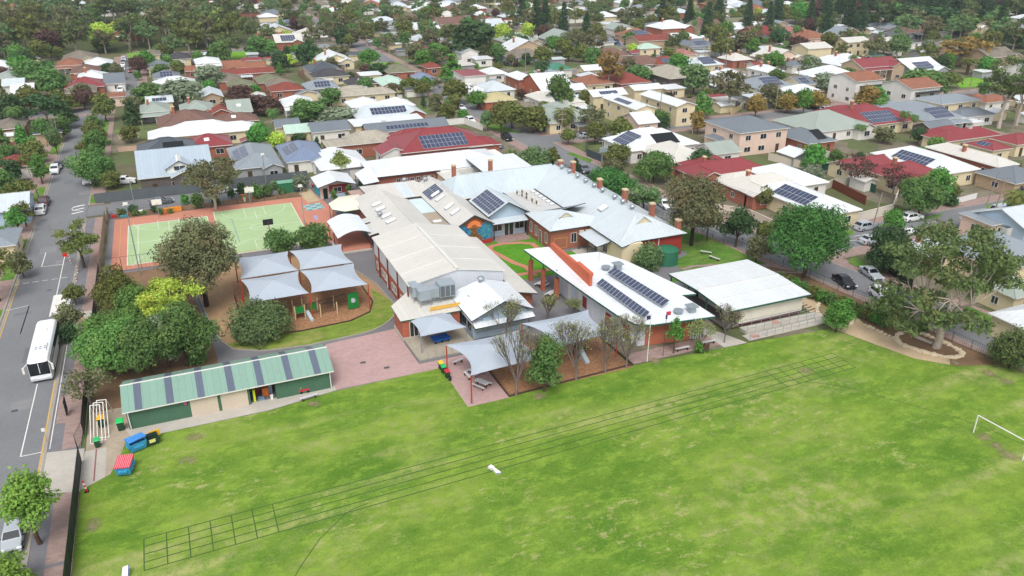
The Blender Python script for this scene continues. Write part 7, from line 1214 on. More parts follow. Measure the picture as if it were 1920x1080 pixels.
    mb = MB(); mb.box(-.55, -l - .03, .32, .55, -l + .05, .5); mb.build('grille', M('black plastic', '26282b'), t); mb = MB(); mb.box(-.26, l - .03, .55, .26, l + .03, .66); mb.build('number_plate', TRIM(), t)
    if kind == 'ute': mb = MB(); mb.box(-W2 * .86, l * .33, 1.0, W2 * .86, l * .93, 1.14); mb.build('tray_cover', M('black plastic', '26282b'), t)
    return t
def unlink(t):
    for o in list(t.children_recursive): S.collection.objects.unlink(o)
CARP = {}
PAINT = dict(white='e4e6e8', silver='a9b0b5', grey='62686e', black='1a1c20', red='7a1c24', blue='2d4a72', maroon='4e1a22', dark='3a4048')
def car(kind, x, y, az, col, label, group='parked cars', name='parked_car'):
    if kind not in CARP: CARP[kind] = car_proto(kind); unlink(CARP[kind])
    src = CARP[kind]; c = thing(name, (x, y, 0), label, dict(van='van', ute='utility truck').get(kind, 'car'), group, rz=az); pm = M('car paint ' + col, PAINT[col], .25, .03, 1, 0, .6)
    for ch in src.children: copy_tree(ch, c)
    recolour(c, 'car paint', pm); return c
def C_(kind, px, py, az, col, label, **k): g = G(px, py); return car(kind, g.x, g.y, R(az), col, label, **k)
car('hatch', -19.75, 71.2, 0, 'silver', 'silver hatchback parked at the kerb in the bottom left corner'); C_('suv', 78, 398, 180, 'white', 'white wagon parked on the left kerb behind the maroon car'); C_('suv', 84, 383, 180, 'maroon', 'maroon car parked on the left kerb'); C_('suv', 104, 323, 0, 'white', 'white wagon parked on the left kerb farther up'); C_('sedan', 110, 314, 0, 'grey', 'grey sedan behind the white wagon on the left kerb')
C_('ute', 165, 342, 0, 'white', 'white utility parked under the broad street tree'); C_('sedan', 303, 382, 100, 'grey', 'silver grey sedan in the lane behind the court garden'); C_('suv', 235, 344, 80, 'white', 'white hatchback on the driveway beside the pergola'); C_('suv', 410, 362, 95, 'white', 'white car in the lane behind the gum tree'); C_('hatch', 505, 332, 178, 'silver', 'silver hatchback on the brick driveway'); C_('sedan', 524, 331, 180, 'grey', 'dark grey car on the brick driveway')
C_('suv', 1095, 322, -12, 'grey', 'grey wagon by the small conical tree'); C_('sedan', 1112, 334, -12, 'black', 'black car behind the grey wagon, right street'); C_('suv', 950, 262, 0, 'black', 'black four wheel drive in the upper street'); C_('suv', 882, 230, 0, 'white', 'white wagon parked near the clipped hedge'); C_('sedan', 1245, 388, -6, 'white', 'white car behind the grey green tree'); 
C_('sedan', 1582, 533, -14, 'black', 'glossy black sedan on the street beyond the hedge'); C_('sedan', 1632, 518, -14, 'silver', 'silver sedan ahead of the black one by the footpath'); C_('suv', 1652, 560, -14, 'white', 'white hatchback behind the hedge gums'); C_('suv', 1622, 430, 90, 'silver', 'silver wagon at the kerb before the cream wall'); C_('suv', 1708, 413, 90, 'white', 'white hatchback on the cross street beside the dark tree'); C_('sedan', 1697, 440, 90, 'white', 'white car half hidden behind the olive dome tree'); C_('van', 1868, 402, -88, 'silver', 'silver white van parked under the date palm'); C_('sedan', 1632, 455, 90, 'silver', 'silver car waiting at the corner behind the bright plane tree'); C_('suv', 1912, 365, 90, 'dark', 'dark car at the right edge of the cross street')
C_('hatch', 1100, 258, 90, 'silver', 'silver hatchback near the beige fence'); C_('hatch', 1133, 264, 90, 'silver', 'pale hatchback behind the two olive trees'); C_('sedan', 1022, 246, 90, 'blue', 'blue car parked by the date palm'); C_('sedan', 932, 276, 180, 'grey', 'grey car beside the red roofed house end'); C_('sedan', 1522, 203, 90, 'black', 'black car on the street above the red roofs'); C_('sedan', 848, 183, 0, 'silver', 'silver car under the olive street trees'); C_('sedan', 865, 205, 0, 'white', 'white car by the brown wall'); C_('sedan', 1050, 119 + 8, 90, 'blue', 'blue car left of the green roof'); C_('suv', 890, 116, 90, 'silver', 'silver car above the red and white house')
ON = 'first second third fourth fifth sixth seventh eighth ninth tenth'.split()
for i, (y, c) in enumerate(((309, 'white'), (317, 'white'), (324.5, 'silver'), (332, 'dark'), (340, 'grey'), (349, 'black'), (357, 'white'), (370, 'white'), (377, 'grey'), (384, 'white'))): car(['suv', 'sedan', 'hatch'][i % 3], -14.7, y, 0, c, '%s car from the near end of the row in the narrow side street' % ON[i], 'cars lining the side street')
car('sedan', -11.6, 352, 0, 'red', 'red car driving down the narrow side street', None, 'moving_car')
for i, p in enumerate(((1725, 96), (1738, 98), (1788, 117), (1810, 118), (1500, 158), (1418, 118))): C_('sedan', *p, 90, ('white', 'silver', 'grey', 'white', 'dark', 'white')[i], ['left white car', 'silver car', 'grey car'][i % 3] + [' by the far park lawn', ' in the far right street'][i > 1] + ('', ' row end', ' middle')[i % 3 if i > 2 else 0])
# coach
t = thing('coach', (-20.2, 108, 0), 'white coach with dark windscreen and white mirror arms parked at the kerb', 'bus'); BW = M('white coach paint', 'e6e8ea', .3, .03, 1, 0, .5); gl = glass('coach glass', '0e1418'); x0, x1, y0, y1 = -21.5, -18.95, 102.2, 114.6
def f(mb):
    sec = [(0, .35), (0, 2.7), (.18, 3.0), (.5, 3.12)]; rows = []
    for y, k, zt in ((y0, .93, 2.75), (y0 + .35, .985, 3.02), (y0 + 1.2, 1, 3.12), (y1 - .6, 1, 3.12), (y1, .96, 3.02)):
        c = (x0 + x1) / 2; hw = (x1 - x0) / 2 * k; rows.append([(c - hw + a, y, z * (zt / 3.12) if z > 1 else z) for a, z in sec] + [(c + hw - a, y, z * (zt / 3.12) if z > 1 else z) for a, z in reversed(sec)])
    for r in rows: mb.v += r
    for j in range(4): mb.quads(j * 8, [(i, 8 + i, 9 + i, i + 1) for i in range(7)] + [(7, 15, 8, 0)], 0)
    mb.quads(0, [tuple(range(8))], 0); mb.quads(32, [tuple(range(7, -1, -1))], 0)
part(t, 'body', BW, f); part(t, 'windscreen', gl, lambda mb: mb.prism([(x0 + .14, y0 - .03), (x1 - .14, y0 - .03), (x1 - .1, y0 + .3), (x0 + .1, y0 + .3)], 1.05, [2.74, 2.74, 2.76, 2.76])); part(t, 'windscreen_divider', BW, lambda mb: mb.box(-20.25, y0 - .06, 1.3, -20.18, y0 - .02, 2.7))
for s_, xx in ((-1, x0), (1, x1)):
    for i in range(6): a = y0 + 1.2 + i * 1.9; part(t, 'side_window', gl, lambda mb: mb.box(xx - .02, a, 1.7, xx + .02, a + 1.82, 2.65))
    for yy in (y0 + 2.2, y1 - 3.2): part(t, 'wheel', M('black rubber', '1c1d20'), lambda mb: mb.tube((xx - s_ * .3, yy, .48), (xx + s_ * .01, yy, .48), .48, n=18))
    part(t, 'mirror_arm', TRIM(), lambda mb: (mb.tube((xx - s_ * .1, y0 + .1, 2.75), (xx + s_ * .32, y0 - .35, 2.5), .06), mb.box(xx + s_ * .32 - .12, y0 - .5, 1.75, xx + s_ * .32 + .12, y0 - .3, 2.55))); part(t, 'headlight', M('headlamp glass', 'c6cdd2', .15), lambda mb: mb.box((x0 + x1) / 2 + s_ * .85 - .22, y0 - .04, .62, (x0 + x1) / 2 + s_ * .85 + .22, y0 + .02, .82))
part(t, 'bumper', M('grey bumper', 'b8bcc0', .4), lambda mb: mb.box(x0 + .1, y0 - .1, .35, x1 - .1, y0 + .05, .58)); part(t, 'number_plate', M('pale plate', 'c8ccd0'), lambda mb: mb.box(-20.5, y0 - .13, .42, -19.95, y0 - .1, .54)); part(t, 'roof_hatch', TRIM(), lambda mb: mb.box(-20.7, 110.6, 3.1, -19.8, 111.5, 3.2)); part(t, 'roof_cooler', M('pale grey enamel', 'd6d9db', .5), lambda mb: mb.box(-21.0, 104.6, 3.08, -19.4, 106.8, 3.24)); part(t, 'vent_slot', DTRIM(), lambda mb: [mb.box(-20.7 + .5 * i, 105.2 + .5 * j, 3.235, -20.45 + .5 * i, 105.35 + .5 * j, 3.25) for i in range(3) for j in range(2)])
g = G(1392, 300)
# ================================================================ houses read off the photo: near-left eave, far-right eave, roof type, roof, wall, eave height, extras, label
HL = [
(258,336,390,284,'g','ice','dark',3.6,'wm','pale blue metal house with white gable over dark brick, beside the lane'),
(256,297,372,262,'h','dark','white',3.4,'b','charcoal hip roofed house with a black panel square'),
(350,279,430,254,'h','redm','brick',3,'k','red roofed house between charcoal roof and white roof'),
(277,261,482,230,'h','white','cream',3.2,'','long bright white roofed house behind the charcoal one'),
(296,241,400,212,'h','brown','brick',3,'c','big brown tiled hip roof above the long white roof'),(402,232,480,214,'h','brown','brick',3,'k','low brown tiled roof with two small skylights'),
(262,212,316,188,'h','sage','grey',3,'vc','grey green roofed house with red chimney near the street clump'),(338,211,402,186,'h','sage','cream',3,'wcv','grey green roof with cream front gable'),(392,216,428,203,'G','red','brick',3,'','small red tiled gable behind the brown roofs'),(428,212,458,188,'g','sage','white',3,'k','pair of grey green lean-to roofs by the dark tree'),
(440,318,506,268,'h','grey','grey',3,'Swo','modern grey hip roofed house with garage and brick driveway'),(536,305,592,266,'h','blue','white',3,'Swo','slate blue hip roofed house with white garage door'),(600,320,668,282,'h','white','grey',3,'o','white roofed house with grey garage end behind the thin tree'),
(612,277,752,253,'f','concrete','brick',3.4,'','long flat roofed red brick building'),(535,251,573,236,'g','mint','cream',2.8,'','small pale mint roofed shed'),(584,249,646,230,'g','mid','white',3.2,'','white walled shed with grey roof'),(516,240,548,230,'g','mid','cream',2.6,'','tiny grey roofed shed near the feather palm'),
(688,251,826,225,'g','mid','brick',3.4,'s','long mid grey gable roof with solar strips'),(752,288,880,243,'h','redm','brick',3.4,'s','large red metal roofed building packed with solar panels'),(880,276,928,262,'h','redm','brick',3.2,'','low red roof wing at the street end'),(714,291,750,272,'G','redm','white',3.2,'','small red gable with white weatherboard wall'),
(668,222,782,200,'h','pale','brick',3,'ws','pale blue roof with orange brick gable'),(664,238,812,212,'f','white','cream',3.2,'k','cream flat roofed building behind the grey solar gable'),(658,202,722,180,'h','white','white',3,'','left white hip roof of the adjoining pair'),(722,202,784,180,'h','white','white',3,'a','right white hip roof of the adjoining pair'),(600,184,752,162,'h','concrete','cream',3,'a','long beige grey low roof above the white pair'),
(532,200,596,176,'h','white','white',3,'v','bright white roofed villa left of the green yellow tree'),(508,172,572,154,'h','red','brick',3,'','red tiled house with dark brick walls'),(576,168,640,147,'h','grey','grey',3,'s','grey hip roof with solar beside the red tiled house'),(588,146,660,129,'h','char','cream',3,'','wide charcoal tiled roof with water heater'),(652,160,712,143,'h','char','cream',3,'ok','charcoal roof with cream double garage'),
(714,160,770,138,'h','mint','cream',3,'wl','pale mint roofed cottage with cream gable'),(788,152,826,128,'h','blue','white',3,'','slate blue roof right of the mint cottage'),(728,137,784,118,'h','moss','brick',3,'','mossy green hip roof'),(800,128,832,116,'h','red','brick',3,'','dull red roof left of the tall bright tree'),
(870,144,916,122,'f','redm','white',5.6,'','two storey white building with red windows'),(916,140,958,124,'h','white','white',3,'','white cottage roof right of the red window building'),(876,172,914,152,'h','white','cream',3,'v','cream cottage with wide white roof'),(912,172,975,148,'h','pale','white',3,'a','large pale roof above the yellow one'),(910,192,978,170,'h','yellow','orangeb',3,'','pale yellow roofed orange brick house'),(965,205,1020,188,'h','taupe','white',3,'a','dull taupe roof right of the yellow roof'),
(366,120,412,92,'h','white','white',5.8,'v','tall two storey white house with blue shadows and balcony'),(266,104,296,88,'h','taupe','cream',5.6,'','two storey cream house with dark hip roof by the little park'),(314,112,358,98,'h','char','cream',3,'','dark low roof between the cream and white two storey houses'),(276,130,320,106,'G','mid','cream',3,'','grey roofed house with wide cream gable'),
(346,134,500,121,'g','orange','brick',3,'','long orange tiled roof'),(402,142,516,128,'g','red','brick',3,'','long red tiled roof under the orange one'),(408,154,456,136,'h','taupe','brick',3,'','taupe hip roof left of the lawn court'),(484,156,534,134,'h','moss','brick',3,'','moss grey hip roof with pale vent'),(428,164,480,147,'h','moss','brick',3,'','low moss green roof by the dark purple tree'),(500,162,556,146,'h','taupe','brick',3,'','taupe roof above the red tiled house'),
(286,162,366,144,'h','white','cream',3,'','white hip roof right of the side street'),(286,148,338,132,'h','mid','cream',3,'s','blue grey roof with solar right of the side street'),(262,180,306,162,'h','pink','brick',3,'','salmon tiled roof behind the green street tree'),(376,184,402,160,'G','pale','tan',3,'','tan brick house with half timbered gable'),
(104,124,150,104,'h','orange','white',3,'v','orange tiled house with white verandah band'),(156,124,208,103,'h','white','cream',3,'','cream walled white roof beside the orange one'),(130,138,184,118,'h','brown','brick',3,'','brown orange hip roof behind the white hip'),(142,150,198,127,'h','white','white',3,'c','bright white hip roof left of the car lined street'),(120,166,192,146,'h','redm','brick',3,'c','red roof house left of the car lined street'),(118,176,176,154,'h','taupe','brick',3,'','dark taupe hip roof in front of the red one'),(194,158,212,146,'g','mid','white',2.8,'','small dark garage beside the side street'),(190,184,222,172,'f','orange','pink',3,'','peach flat roofed corner building'),
(2,196,42,166,'h','mid','cream',3,'','slate hip roof at the left edge'),(18,176,48,160,'g','white','white',3,'','pair of white sheds at the left edge'),(-10,148,26,126,'h','sage','cream',3,'','sage roof cut by the left edge'),(2,162,30,150,'g','pale','white',2.8,'','pale low shed roof at the left edge'),(-12,244,22,214,'h','taupe','brick',3,'','dull taupe roof under the feather palm'),(60,252,100,228,'h','dark','tan',3,'','dark roof behind the left pavement trees'),(-8,316,26,288,'h','red','white',3,'','salmon red roof at the left edge'),(-24,400,8,360,'g','pale','bluew',3,'','pale blue hut roof at the left edge near the court'),(-60,470,-16,420,'h','grey','cream',3,'','grey roof just inside the left edge'),
(1182,284,1279,243,'h','white','white',3.2,'Sb','white hip roof with black pool heater and blue solar array'),(1257,306,1268,268,'h','cream','brick',3,'','cream roof between the white hip and the red house'),(1340,290,1350,268,'g','sage','white',3,'','pale green ribbed roof behind the red house'),(1304,333,1392,297,'h','redm','brick',3.2,'wlcv','wide red roofed federation house with white trimmed gables'),(1400,364,1452,325,'h','cream','brick',3,'wcl','cream roofed brick villa with half timbered porch gable'),(1484,352,1466,308,'h','white','white',3,'','plain white hip roof behind the solar house'),
(1540,406,1472,336,'h','white','cream',3.2,'S','white roofed corner house with blue solar grid'),(1388,250,1410,217,'h','mid','pink',6,'','two storey pale pink house with slate roof'),(1352,266,1368,250,'h','mid','pink',2.8,'','small grey pavilion roof left of the two storey house'),(1527,249,1556,213,'h','sage','white',3,'w','grey green roof with half timbered gables'),(1516,270,1502,242,'h','mid','brick',3,'b','slate roof with solar and black pool heater'),(1612,238,1626,202,'h','redm','cream',3,'sc','red roof with a row of solar panels at the street corner'),(1642,232,1660,207,'h','redm','cream',3,'','lower red roof right of the solar one'),
(1741,228,1692,192,'h','grey','cream',3.2,'vs','grey hip roof with open verandah'),(1766,196,1786,176,'h','grey','cream',5.8,'','two storey cream house above the grey verandah'),(1802,222,1828,205,'h','mid','white',3,'','dark grey pavilion roof with posts'),(1822,192,1850,170,'h','brown','brick',3,'','brown tiled roof under the tall gums'),(1850,193,1872,182,'h','orange','white',3,'','bright orange tiled roof under the tall gums'),(1776,266,1826,240,'h','redm','cream',3.2,'a','big red roof with water heater'),(1908,272,1902,252,'h','redm','cream',3.2,'','red roof at the right edge'),(1862,283,1842,264,'h','redm','cream',3.2,'S','small red roof with three solar clusters'),
(1766,328,1684,272,'h','white','cream',3.4,'S','long white grey roof with mauve solar strip and arched cream front'),(1692,342,1700,304,'h','redm','cream',3.2,'wlc','red roofed house behind the jacarandas'),(1592,320,1648,298,'g','redm','cream',2.8,'','striped rusty red lean-to roof'),(1872,314,1745,264,'h','cream','brick',3.2,'c','long cream roof with lone brick chimney'),(1905,345,1890,312,'h','mid','tan',3,'','grey roof with tan gable at the right edge'),(1748,244,1772,232,'g','mid','dark',2.6,'','low grey carport roof by the bamboo'),(1700,226,1716,212,'g','grey','white',2.6,'','small grey roof behind the verandah house'),
(1860,424,1850,405,'f','grey','pink',3,'','pale grey flat roof behind the big gum'),(1880,508,1850,430,'h','grey','cream',3.4,'a','large grey hip roof with boxy cooler at the right edge'),(1742,482,1735,452,'h','pale','cream',3,'c','small gabled roof half hidden by the big gum'),(1925,432,1918,380,'g','pale','bluew',3.4,'','white and pale blue gable at the right edge'),(1905,560,1900,520,'h','sage','cream',3.2,'','sage roofed house right of the street, cut by the edge'),(1970,640,1960,560,'h','white','cream',3.2,'','white roof cut by the right edge'),
(1192,206,1144,181,'G','white','cream',5.8,'S','near cream walled two storey flats with white roof and solar'),(1269,200,1215,174,'G','white','cream',5.8,'','right cream walled two storey flats with dark balconies'),(1190,170,1254,155,'g','white','cream',5.6,'','rear long two storey cream flats'),(1112,182,1188,168,'g','white','cream',4.6,'s','low white roofed flats wing'),(1197,233,1190,216,'g','white','pink',3,'','beige garage with white roof before the flats'),(1030,232,1066,198,'h','sage','cream',3,'a','grey roofed house behind the date palm'),(1076,224,1100,208,'h','mid','white',3,'s','slate blue roofs beside the date palm house'),
(1016,172,1030,148,'g','white','orangeb',3,'c','white roofed cottage with orange side wall'),(972,150,1006,120,'h','white','brick',4.4,'','broad white roof with brick end wall'),(1066,170,1100,156,'g','white','white',3,'','plain white shed left of the autumn tree'),(1100,160,1120,145,'h','orange','cream',3,'','orange roof below the golden tree'),(1096,146,1130,134,'h','pale','white',3,'','pale roof behind the golden tree'),(1036,132,1082,116,'h','green','white',3,'','vivid green metal hip roof'),(1164,158,1172,138,'h','red','brick',3,'','dull red roof right of the golden tree'),
(1118,108,1200,84,'h','brown','tan',3,'','broad brown tiled roof'),(1178,124,1270,92,'h','brown','tan',3,'','long brown tiled roof below the red one'),(1232,122,1300,104,'h','red','tan',3,'s','red roof with blue solar inset'),(1276,104,1316,90,'h','pink','cream',3,'','salmon tiled hip roof'),(1200,92,1250,80,'h','mint','cream',3,'','pale mint green roof'),(1256,148,1260,128,'h','concrete','dark',4,'','beige roof on dark open posts'),(1308,124,1372,102,'h','pale','cream',3,'s','wide pale blue roof'),(1374,114,1424,98,'h','cream','brick',3,'cc','cream roof with two chimneys'),(1352,144,1412,126,'h','white','white',3,'c','white cottages with cream chimney'),(1438,136,1482,116,'h','white','white',3,'cc','left white villa of the chimney row'),(1486,124,1516,110,'h','mid','white',3,'cc','slate villa of the chimney row'),
(1422,166,1442,148,'h','grey','white',4,'s','grey roofed white building above the autumn trees'),(1500,160,1540,140,'g','mid','cream',4,'s','tan building with long solar roof'),(1490,176,1508,162,'h','white','white',3,'','bright white marquee roof'),(1580,166,1636,148,'h','mid','cream',3,'s','blue grey roof left of the bright green tree'),(1198,78,1280,60,'g','red','tan',5.6,'','two storey tan flats with red tiled roof'),(1116,80,1160,62,'g','mid','white',5.2,'s','modern grey and white two storey block'),(1608,146,1672,110,'g','orange','white',8.6,'','left three storey white flats with orange tiled roof'),(1712,160,1786,120,'g','orange','white',8.2,'','right three storey white flats with orange tiled roof'),
(1516,92,1576,76,'g','cream','cream',5.4,'','two storey cream motel block'),(1590,80,1648,66,'g','cream','cream',6,'','wide cream building with pale roof'),(1668,82,1712,68,'h','cream','cream',3.6,'','broad cream roofed hall'),(1710,80,1740,72,'h','char','white',3,'','dark hip roof right of the cream hall'),(864,100,902,82,'G','grey','white',4.6,'','white barn like block under the dark fig'),
]
for i, r in enumerate(HL):
    x0, y0, x1, y1 = rect(r[:2], r[2:4], r[7]); w_, d = x1 - x0, y1 - y0
    if r[2] - r[0] > 24 and (r[1] < 216 or r[0] < 130): w_ = (r[2] - r[0]) / SC(r[0], r[1] + 12) * .95; d = min(d * .7, 12.5); xa = G(r[0], r[1], r[7]).x; ya = G(r[0], r[1], r[7]).y; x0, y0 = xa, ya
    big = 'long' in r[9] or 'flats' in r[9] or 'large' in r[9]; w_ = max(7, min(30 if big else 20, w_)); d = max(7, min(20, d)); fl = r[8]; rq = random.Random(i)
    if r[7] < 4 and w_ > 11: fl += ('e' if rq.random() < .5 else '') + ('p' if 'v' not in fl and 'o' not in fl and rq.random() < .45 else '')
    house(None, None, r[4], r[5], r[6], r[7] * (.86 if r[7] > 8 else 1), fl, r[9], R4=(x0, y0, x0 + w_, y0 + d), seed=i, pitch=.3 if r[7] > 5 else .42)
t = next(o for o in S.objects if o.get('label', '').startswith('pale blue metal house with white gable')); a, b = G(312, 332, 3), G(366, 325, 3)
mb = MB(); walls_gable(mb, a.x + .3, a.y - .6, b.x - .3, a.y + 5, 4.9, 1.7, 'y'); mb.build('upper_wall', WC['white'](), t); mb = MB(); roof_gable(mb, a.x, a.y - 1, b.x, a.y + 6.5, 4.9, (b.x - a.x) * .28, 'y'); mb.build('upper_roof', [RC['ice'](), DTRIM(), RC['ice']()], t); window(t, '-y', (a.y - .6, (a.x + b.x) / 2), 4.4, 2.2, .9)
# balconies of the two white blocks of flats
for t in [o for o in S.objects if o.parent is None and 'three storey' in o.get('label', '')]:
    x0, y0, _ = t['_o']; 
    for q in (1, 2):
        part(t, 'balcony', M('dark balcony steel', '30363c'), lambda mb: mb.box(x0 + 2, y0 - 1.2, q * 2.9 - .1, x0 + 13, y0 + .4, q * 2.9 + .05)); part(t, 'balcony_rail', M('dark balcony steel', '30363c'), lambda mb: [mb.box(x0 + 2 + k * .7, y0 - 1.2, q * 2.9, x0 + 2.06 + k * .7, y0 - 1.14, q * 2.9 + 1) for k in range(16)])
# ================================================================ trees read off the photo
TL_ = '''round 12 372 318 46 mid|round green tree at the left edge above the blue hut
round 62 330 285 40 olive|olive tree between the pole and the left yards
round 25 345 300 44 dark|dark green tree behind the left pavement
cone 70 300 255 28 bright|slim bright tree behind the left pavement
round 85 268 222 42 mid|mid green tree by the dark roof left
round 30 235 178 56 dark|dark tree mass beside the feather palm
round 60 215 160 54 olive|olive tree mass above the dark roof
round 8 225 168 50 khaki|brown olive tree at the left edge
round 120 262 215 34 mid|green tree beside the crossarm pole
round 18 412 378 40 olive|olive tree beside the blue hut
round 8 470 425 44 fresh|fresh green tree at the left edge below the hut
round 45 520 470 44 khaki|rusty tree over the left footpath
round 262 142 105 38 purple|dark purple red tree at the car lined street
round 290 196 158 84 mid|bright green double tree below the car lined street
round 345 200 148 88 grey|broad grey green willow like tree
round 396 168 122 60 grey|grey green dome tree above the tan brick house
round 160 205 166 44 purple|brown purple tree where the left street ends
cone 250 235 186 36 dark|dark conifer before the grey green house
round 130 240 200 44 dark|dark tree on the left of the street end
gum 92 238 172 90 dark|very dark conifer mass at the left
round 108 290 235 30 wattle|slender tree on the left pavement
round 70 160 112 80 mid|large green tree cluster left
round 45 145 104 50 bright|bright green tree cluster left
round 100 180 128 62 mid|green tree behind the dark roofs left
round 130 210 178 50 olive|yellow olive tree near the street end
cone 45 275 232 32 bright|upright bright tree at the left pavement
cone 10 290 240 36 mid|upright green tree at the left edge
round 20 310 270 34 mid|rounded green tree at the left edge
round 205 140 118 30 dark|dark shrubby tree beside the side street
round 460 215 178 86 purple|dark brown bushy tree pair, left crown
round 506 215 182 60 purple|dark brown bushy tree pair, right crown
round 450 190 160 56 purple|maroon tree with dense crown
round 480 182 158 26 bright|small bright round tree
round 488 282 230 48 bright|bright green tree by the mint shed
round 522 284 246 36 lime|lime yellow tree before the slate blue roof
round 560 272 250 36 dark|dark green dome bush before the mint shed
round 630 238 202 80 grey|sprawling grey olive tree left of the solar gable
round 585 228 190 70 mid|mixed green palms and shrubs
round 622 200 165 46 mid|yellow green tree right of the white villa
round 693 125 92 46 bright|neat bright green ball tree
round 690 143 122 34 purple|dark purple shrub under the ball tree
round 712 145 118 44 dark|dark spreading tree beside the purple shrub
round 540 124 102 44 lime|pale lime tree above the dark roofs
round 605 132 113 56 lime|wide lime yellow tree
round 556 105 84 38 bright|green tree left of the pale road
round 590 110 92 36 mid|dark green trees near the park lawn
round 635 110 85 56 khaki|grey brown leafless tree
round 660 88 52 36 khaki|tall dark brown tree
round 732 88 62 38 bright|bright green oval tree
round 800 78 56 42 bright|light green dome tree
gum 758 70 26 44 khaki|tall brown gum with open crown
round 780 120 80 46 khaki|large khaki green tree
round 812 122 92 36 khaki|brown green tree beside the khaki one
cone 848 152 100 46 bright|tall bright green pyramidal tree
round 862 158 128 50 bright|bright green hedge like tree
round 770 175 146 44 olive|olive street tree left of the pole
round 792 182 152 36 olive|olive street tree right of the pole
round 812 165 145 34 olive|olive street tree farther back
round 856 196 148 56 olive|dark olive tree over the street
round 818 208 175 30 khaki|rusty street tree under the pole wires
round 848 206 178 36 olive|yellow olive tree by the pole
round 840 228 194 40 olive|drooping olive tree above the wagon
round 868 222 206 26 bright|small bright tree beside the wagon
round 895 205 170 44 bright|green dome left of the yellow roof
round 940 250 190 46 olive|big olive tree over the black four wheel drive
round 915 245 206 30 wattle|slender grey green tree left of the big olive
round 960 240 190 50 olive|dark olive tree behind the big olive
round 1000 248 200 66 olive|broad olive tree by the date palm
round 1050 208 138 54 mid|large deep green tree above the date palm
gum 1140 170 92 56 autumn|golden orange autumn tree
gum 1180 145 105 34 khaki|brown tree right of the golden one
round 1195 160 122 56 mid|dark green tree behind the flats
round 1096 205 168 28 olive|narrow olive tree at the flats corner
gum 1110 250 195 54 khaki|brown red leaved gum at the corner
round 1115 270 228 44 olive|olive autumn street tree by the silver hatch
round 1162 268 220 50 olive|large olive tree by the beige garage
round 1235 236 205 42 mid|green tree in front of the flats
round 1308 250 208 36 autumn|orange autumn tree by the yellow wall
round 1318 222 180 36 bright|yellow green tree above the orange one
gum 1365 210 130 76 khaki|tall khaki gum mass beside the flats
round 1300 176 120 60 wattle|pale green feathery tree
round 1415 222 176 42 autumn|golden brown street tree
round 1475 212 175 42 autumn|broad golden olive street tree
round 1530 205 168 46 autumn|golden brown tree with short trunk
round 1505 216 165 32 bright|bright green tree between the golden ones
round 1445 200 155 50 khaki|brown autumn tree behind
round 1548 172 136 50 grey|silver grey tree above the white marquee
round 1518 136 105 50 grey|grey green tree before the white flats
round 1620 205 160 50 autumn|rusty tree above the red roofs
round 1640 196 162 56 bright|vivid green tree left of the willow
round 1674 198 172 38 bright|smaller vivid green tree
round 1722 186 130 98 mid|big deep green willow
round 1590 150 127 54 bright|vivid green dome before the flats
gum 1805 125 66 92 autumn|huge golden brown flat crowned gum
round 1775 165 135 56 olive|olive trees right of the willow
gum 1640 110 70 60 khaki|brown gum behind the flats
gum 1680 110 72 50 wattle|grey gum behind the flats
gum 1735 120 80 44 olive|olive gum at the park edge
round 1395 96 60 60 khaki|brown grey tree near the crossing wires
round 1495 100 68 50 purple|dark purple tree behind the villas
round 1457 110 86 34 bright|bright green tree behind the villas
round 885 112 38 96 dark|massive dark fig tree
gum 1655 60 5 70 dark|dark pine mass centre right
round 1700 55 8 80 dark|dark round pine crowd
round 1750 60 12 90 dark|dark green pine crowd right
round 1800 66 28 70 mid|green wood at the far right
round 1880 82 58 46 mid|dark green dome far right
round 1912 90 66 50 mid|green dome at the far right edge
round 1545 250 225 34 dark|dark bush by the shade cloth
round 1655 268 238 44 khaki|rusty green bush cluster
round 1640 246 225 26 mid|green tree beside the rusty cluster
palm 1690 250 205 30 mid|
palm 1708 252 212 26 mid|
palm 1610 262 232 36 mid|
palm 1595 140 100 26 mid|
fpalm 1812 140 108 42 olive|
palm 1420 128 100 20 olive|
palm 1432 130 98 20 olive|
fpalm 940 110 92 34 olive|
fpalm 1015 165 112 42 dark|
round 1525 318 270 46 bright|yellow green hedge tree behind the shade cloth
round 1565 312 280 30 mid|mid green tree in the back yard
round 1512 320 296 30 mid|small tree by the pale fence
round 1475 300 282 24 mid|small green tree on the terrace
round 1610 310 285 20 dark|dark bush behind the lean-to
round 1430 390 350 50 olive|olive tree before the villa gable'''
for ln in TL_.split('\n'):
    a, lab = ln.split('|'); k, bx, by, ty, w_, lm = a.split(); TPx(k, int(bx), int(by), int(ty), int(w_), lm, lab or None, 'trees in the suburb gardens' if k != 'palm' else 'garden palms')
for i, bx in enumerate((978, 1004, 1022, 1056, 1098, 1290, 1325, 1345, 1400, 1438, 1455, 1515, 1547, 1590, 1612, 1870, 1240)): TPx('pine', bx, 88 if bx == 1098 else 52 + (i * 7) % 22, 20 if bx == 1098 else -14 + (i * 5) % 16, 26 + (i * 3) % 8, 'pine', None, 'tall Norfolk pines')
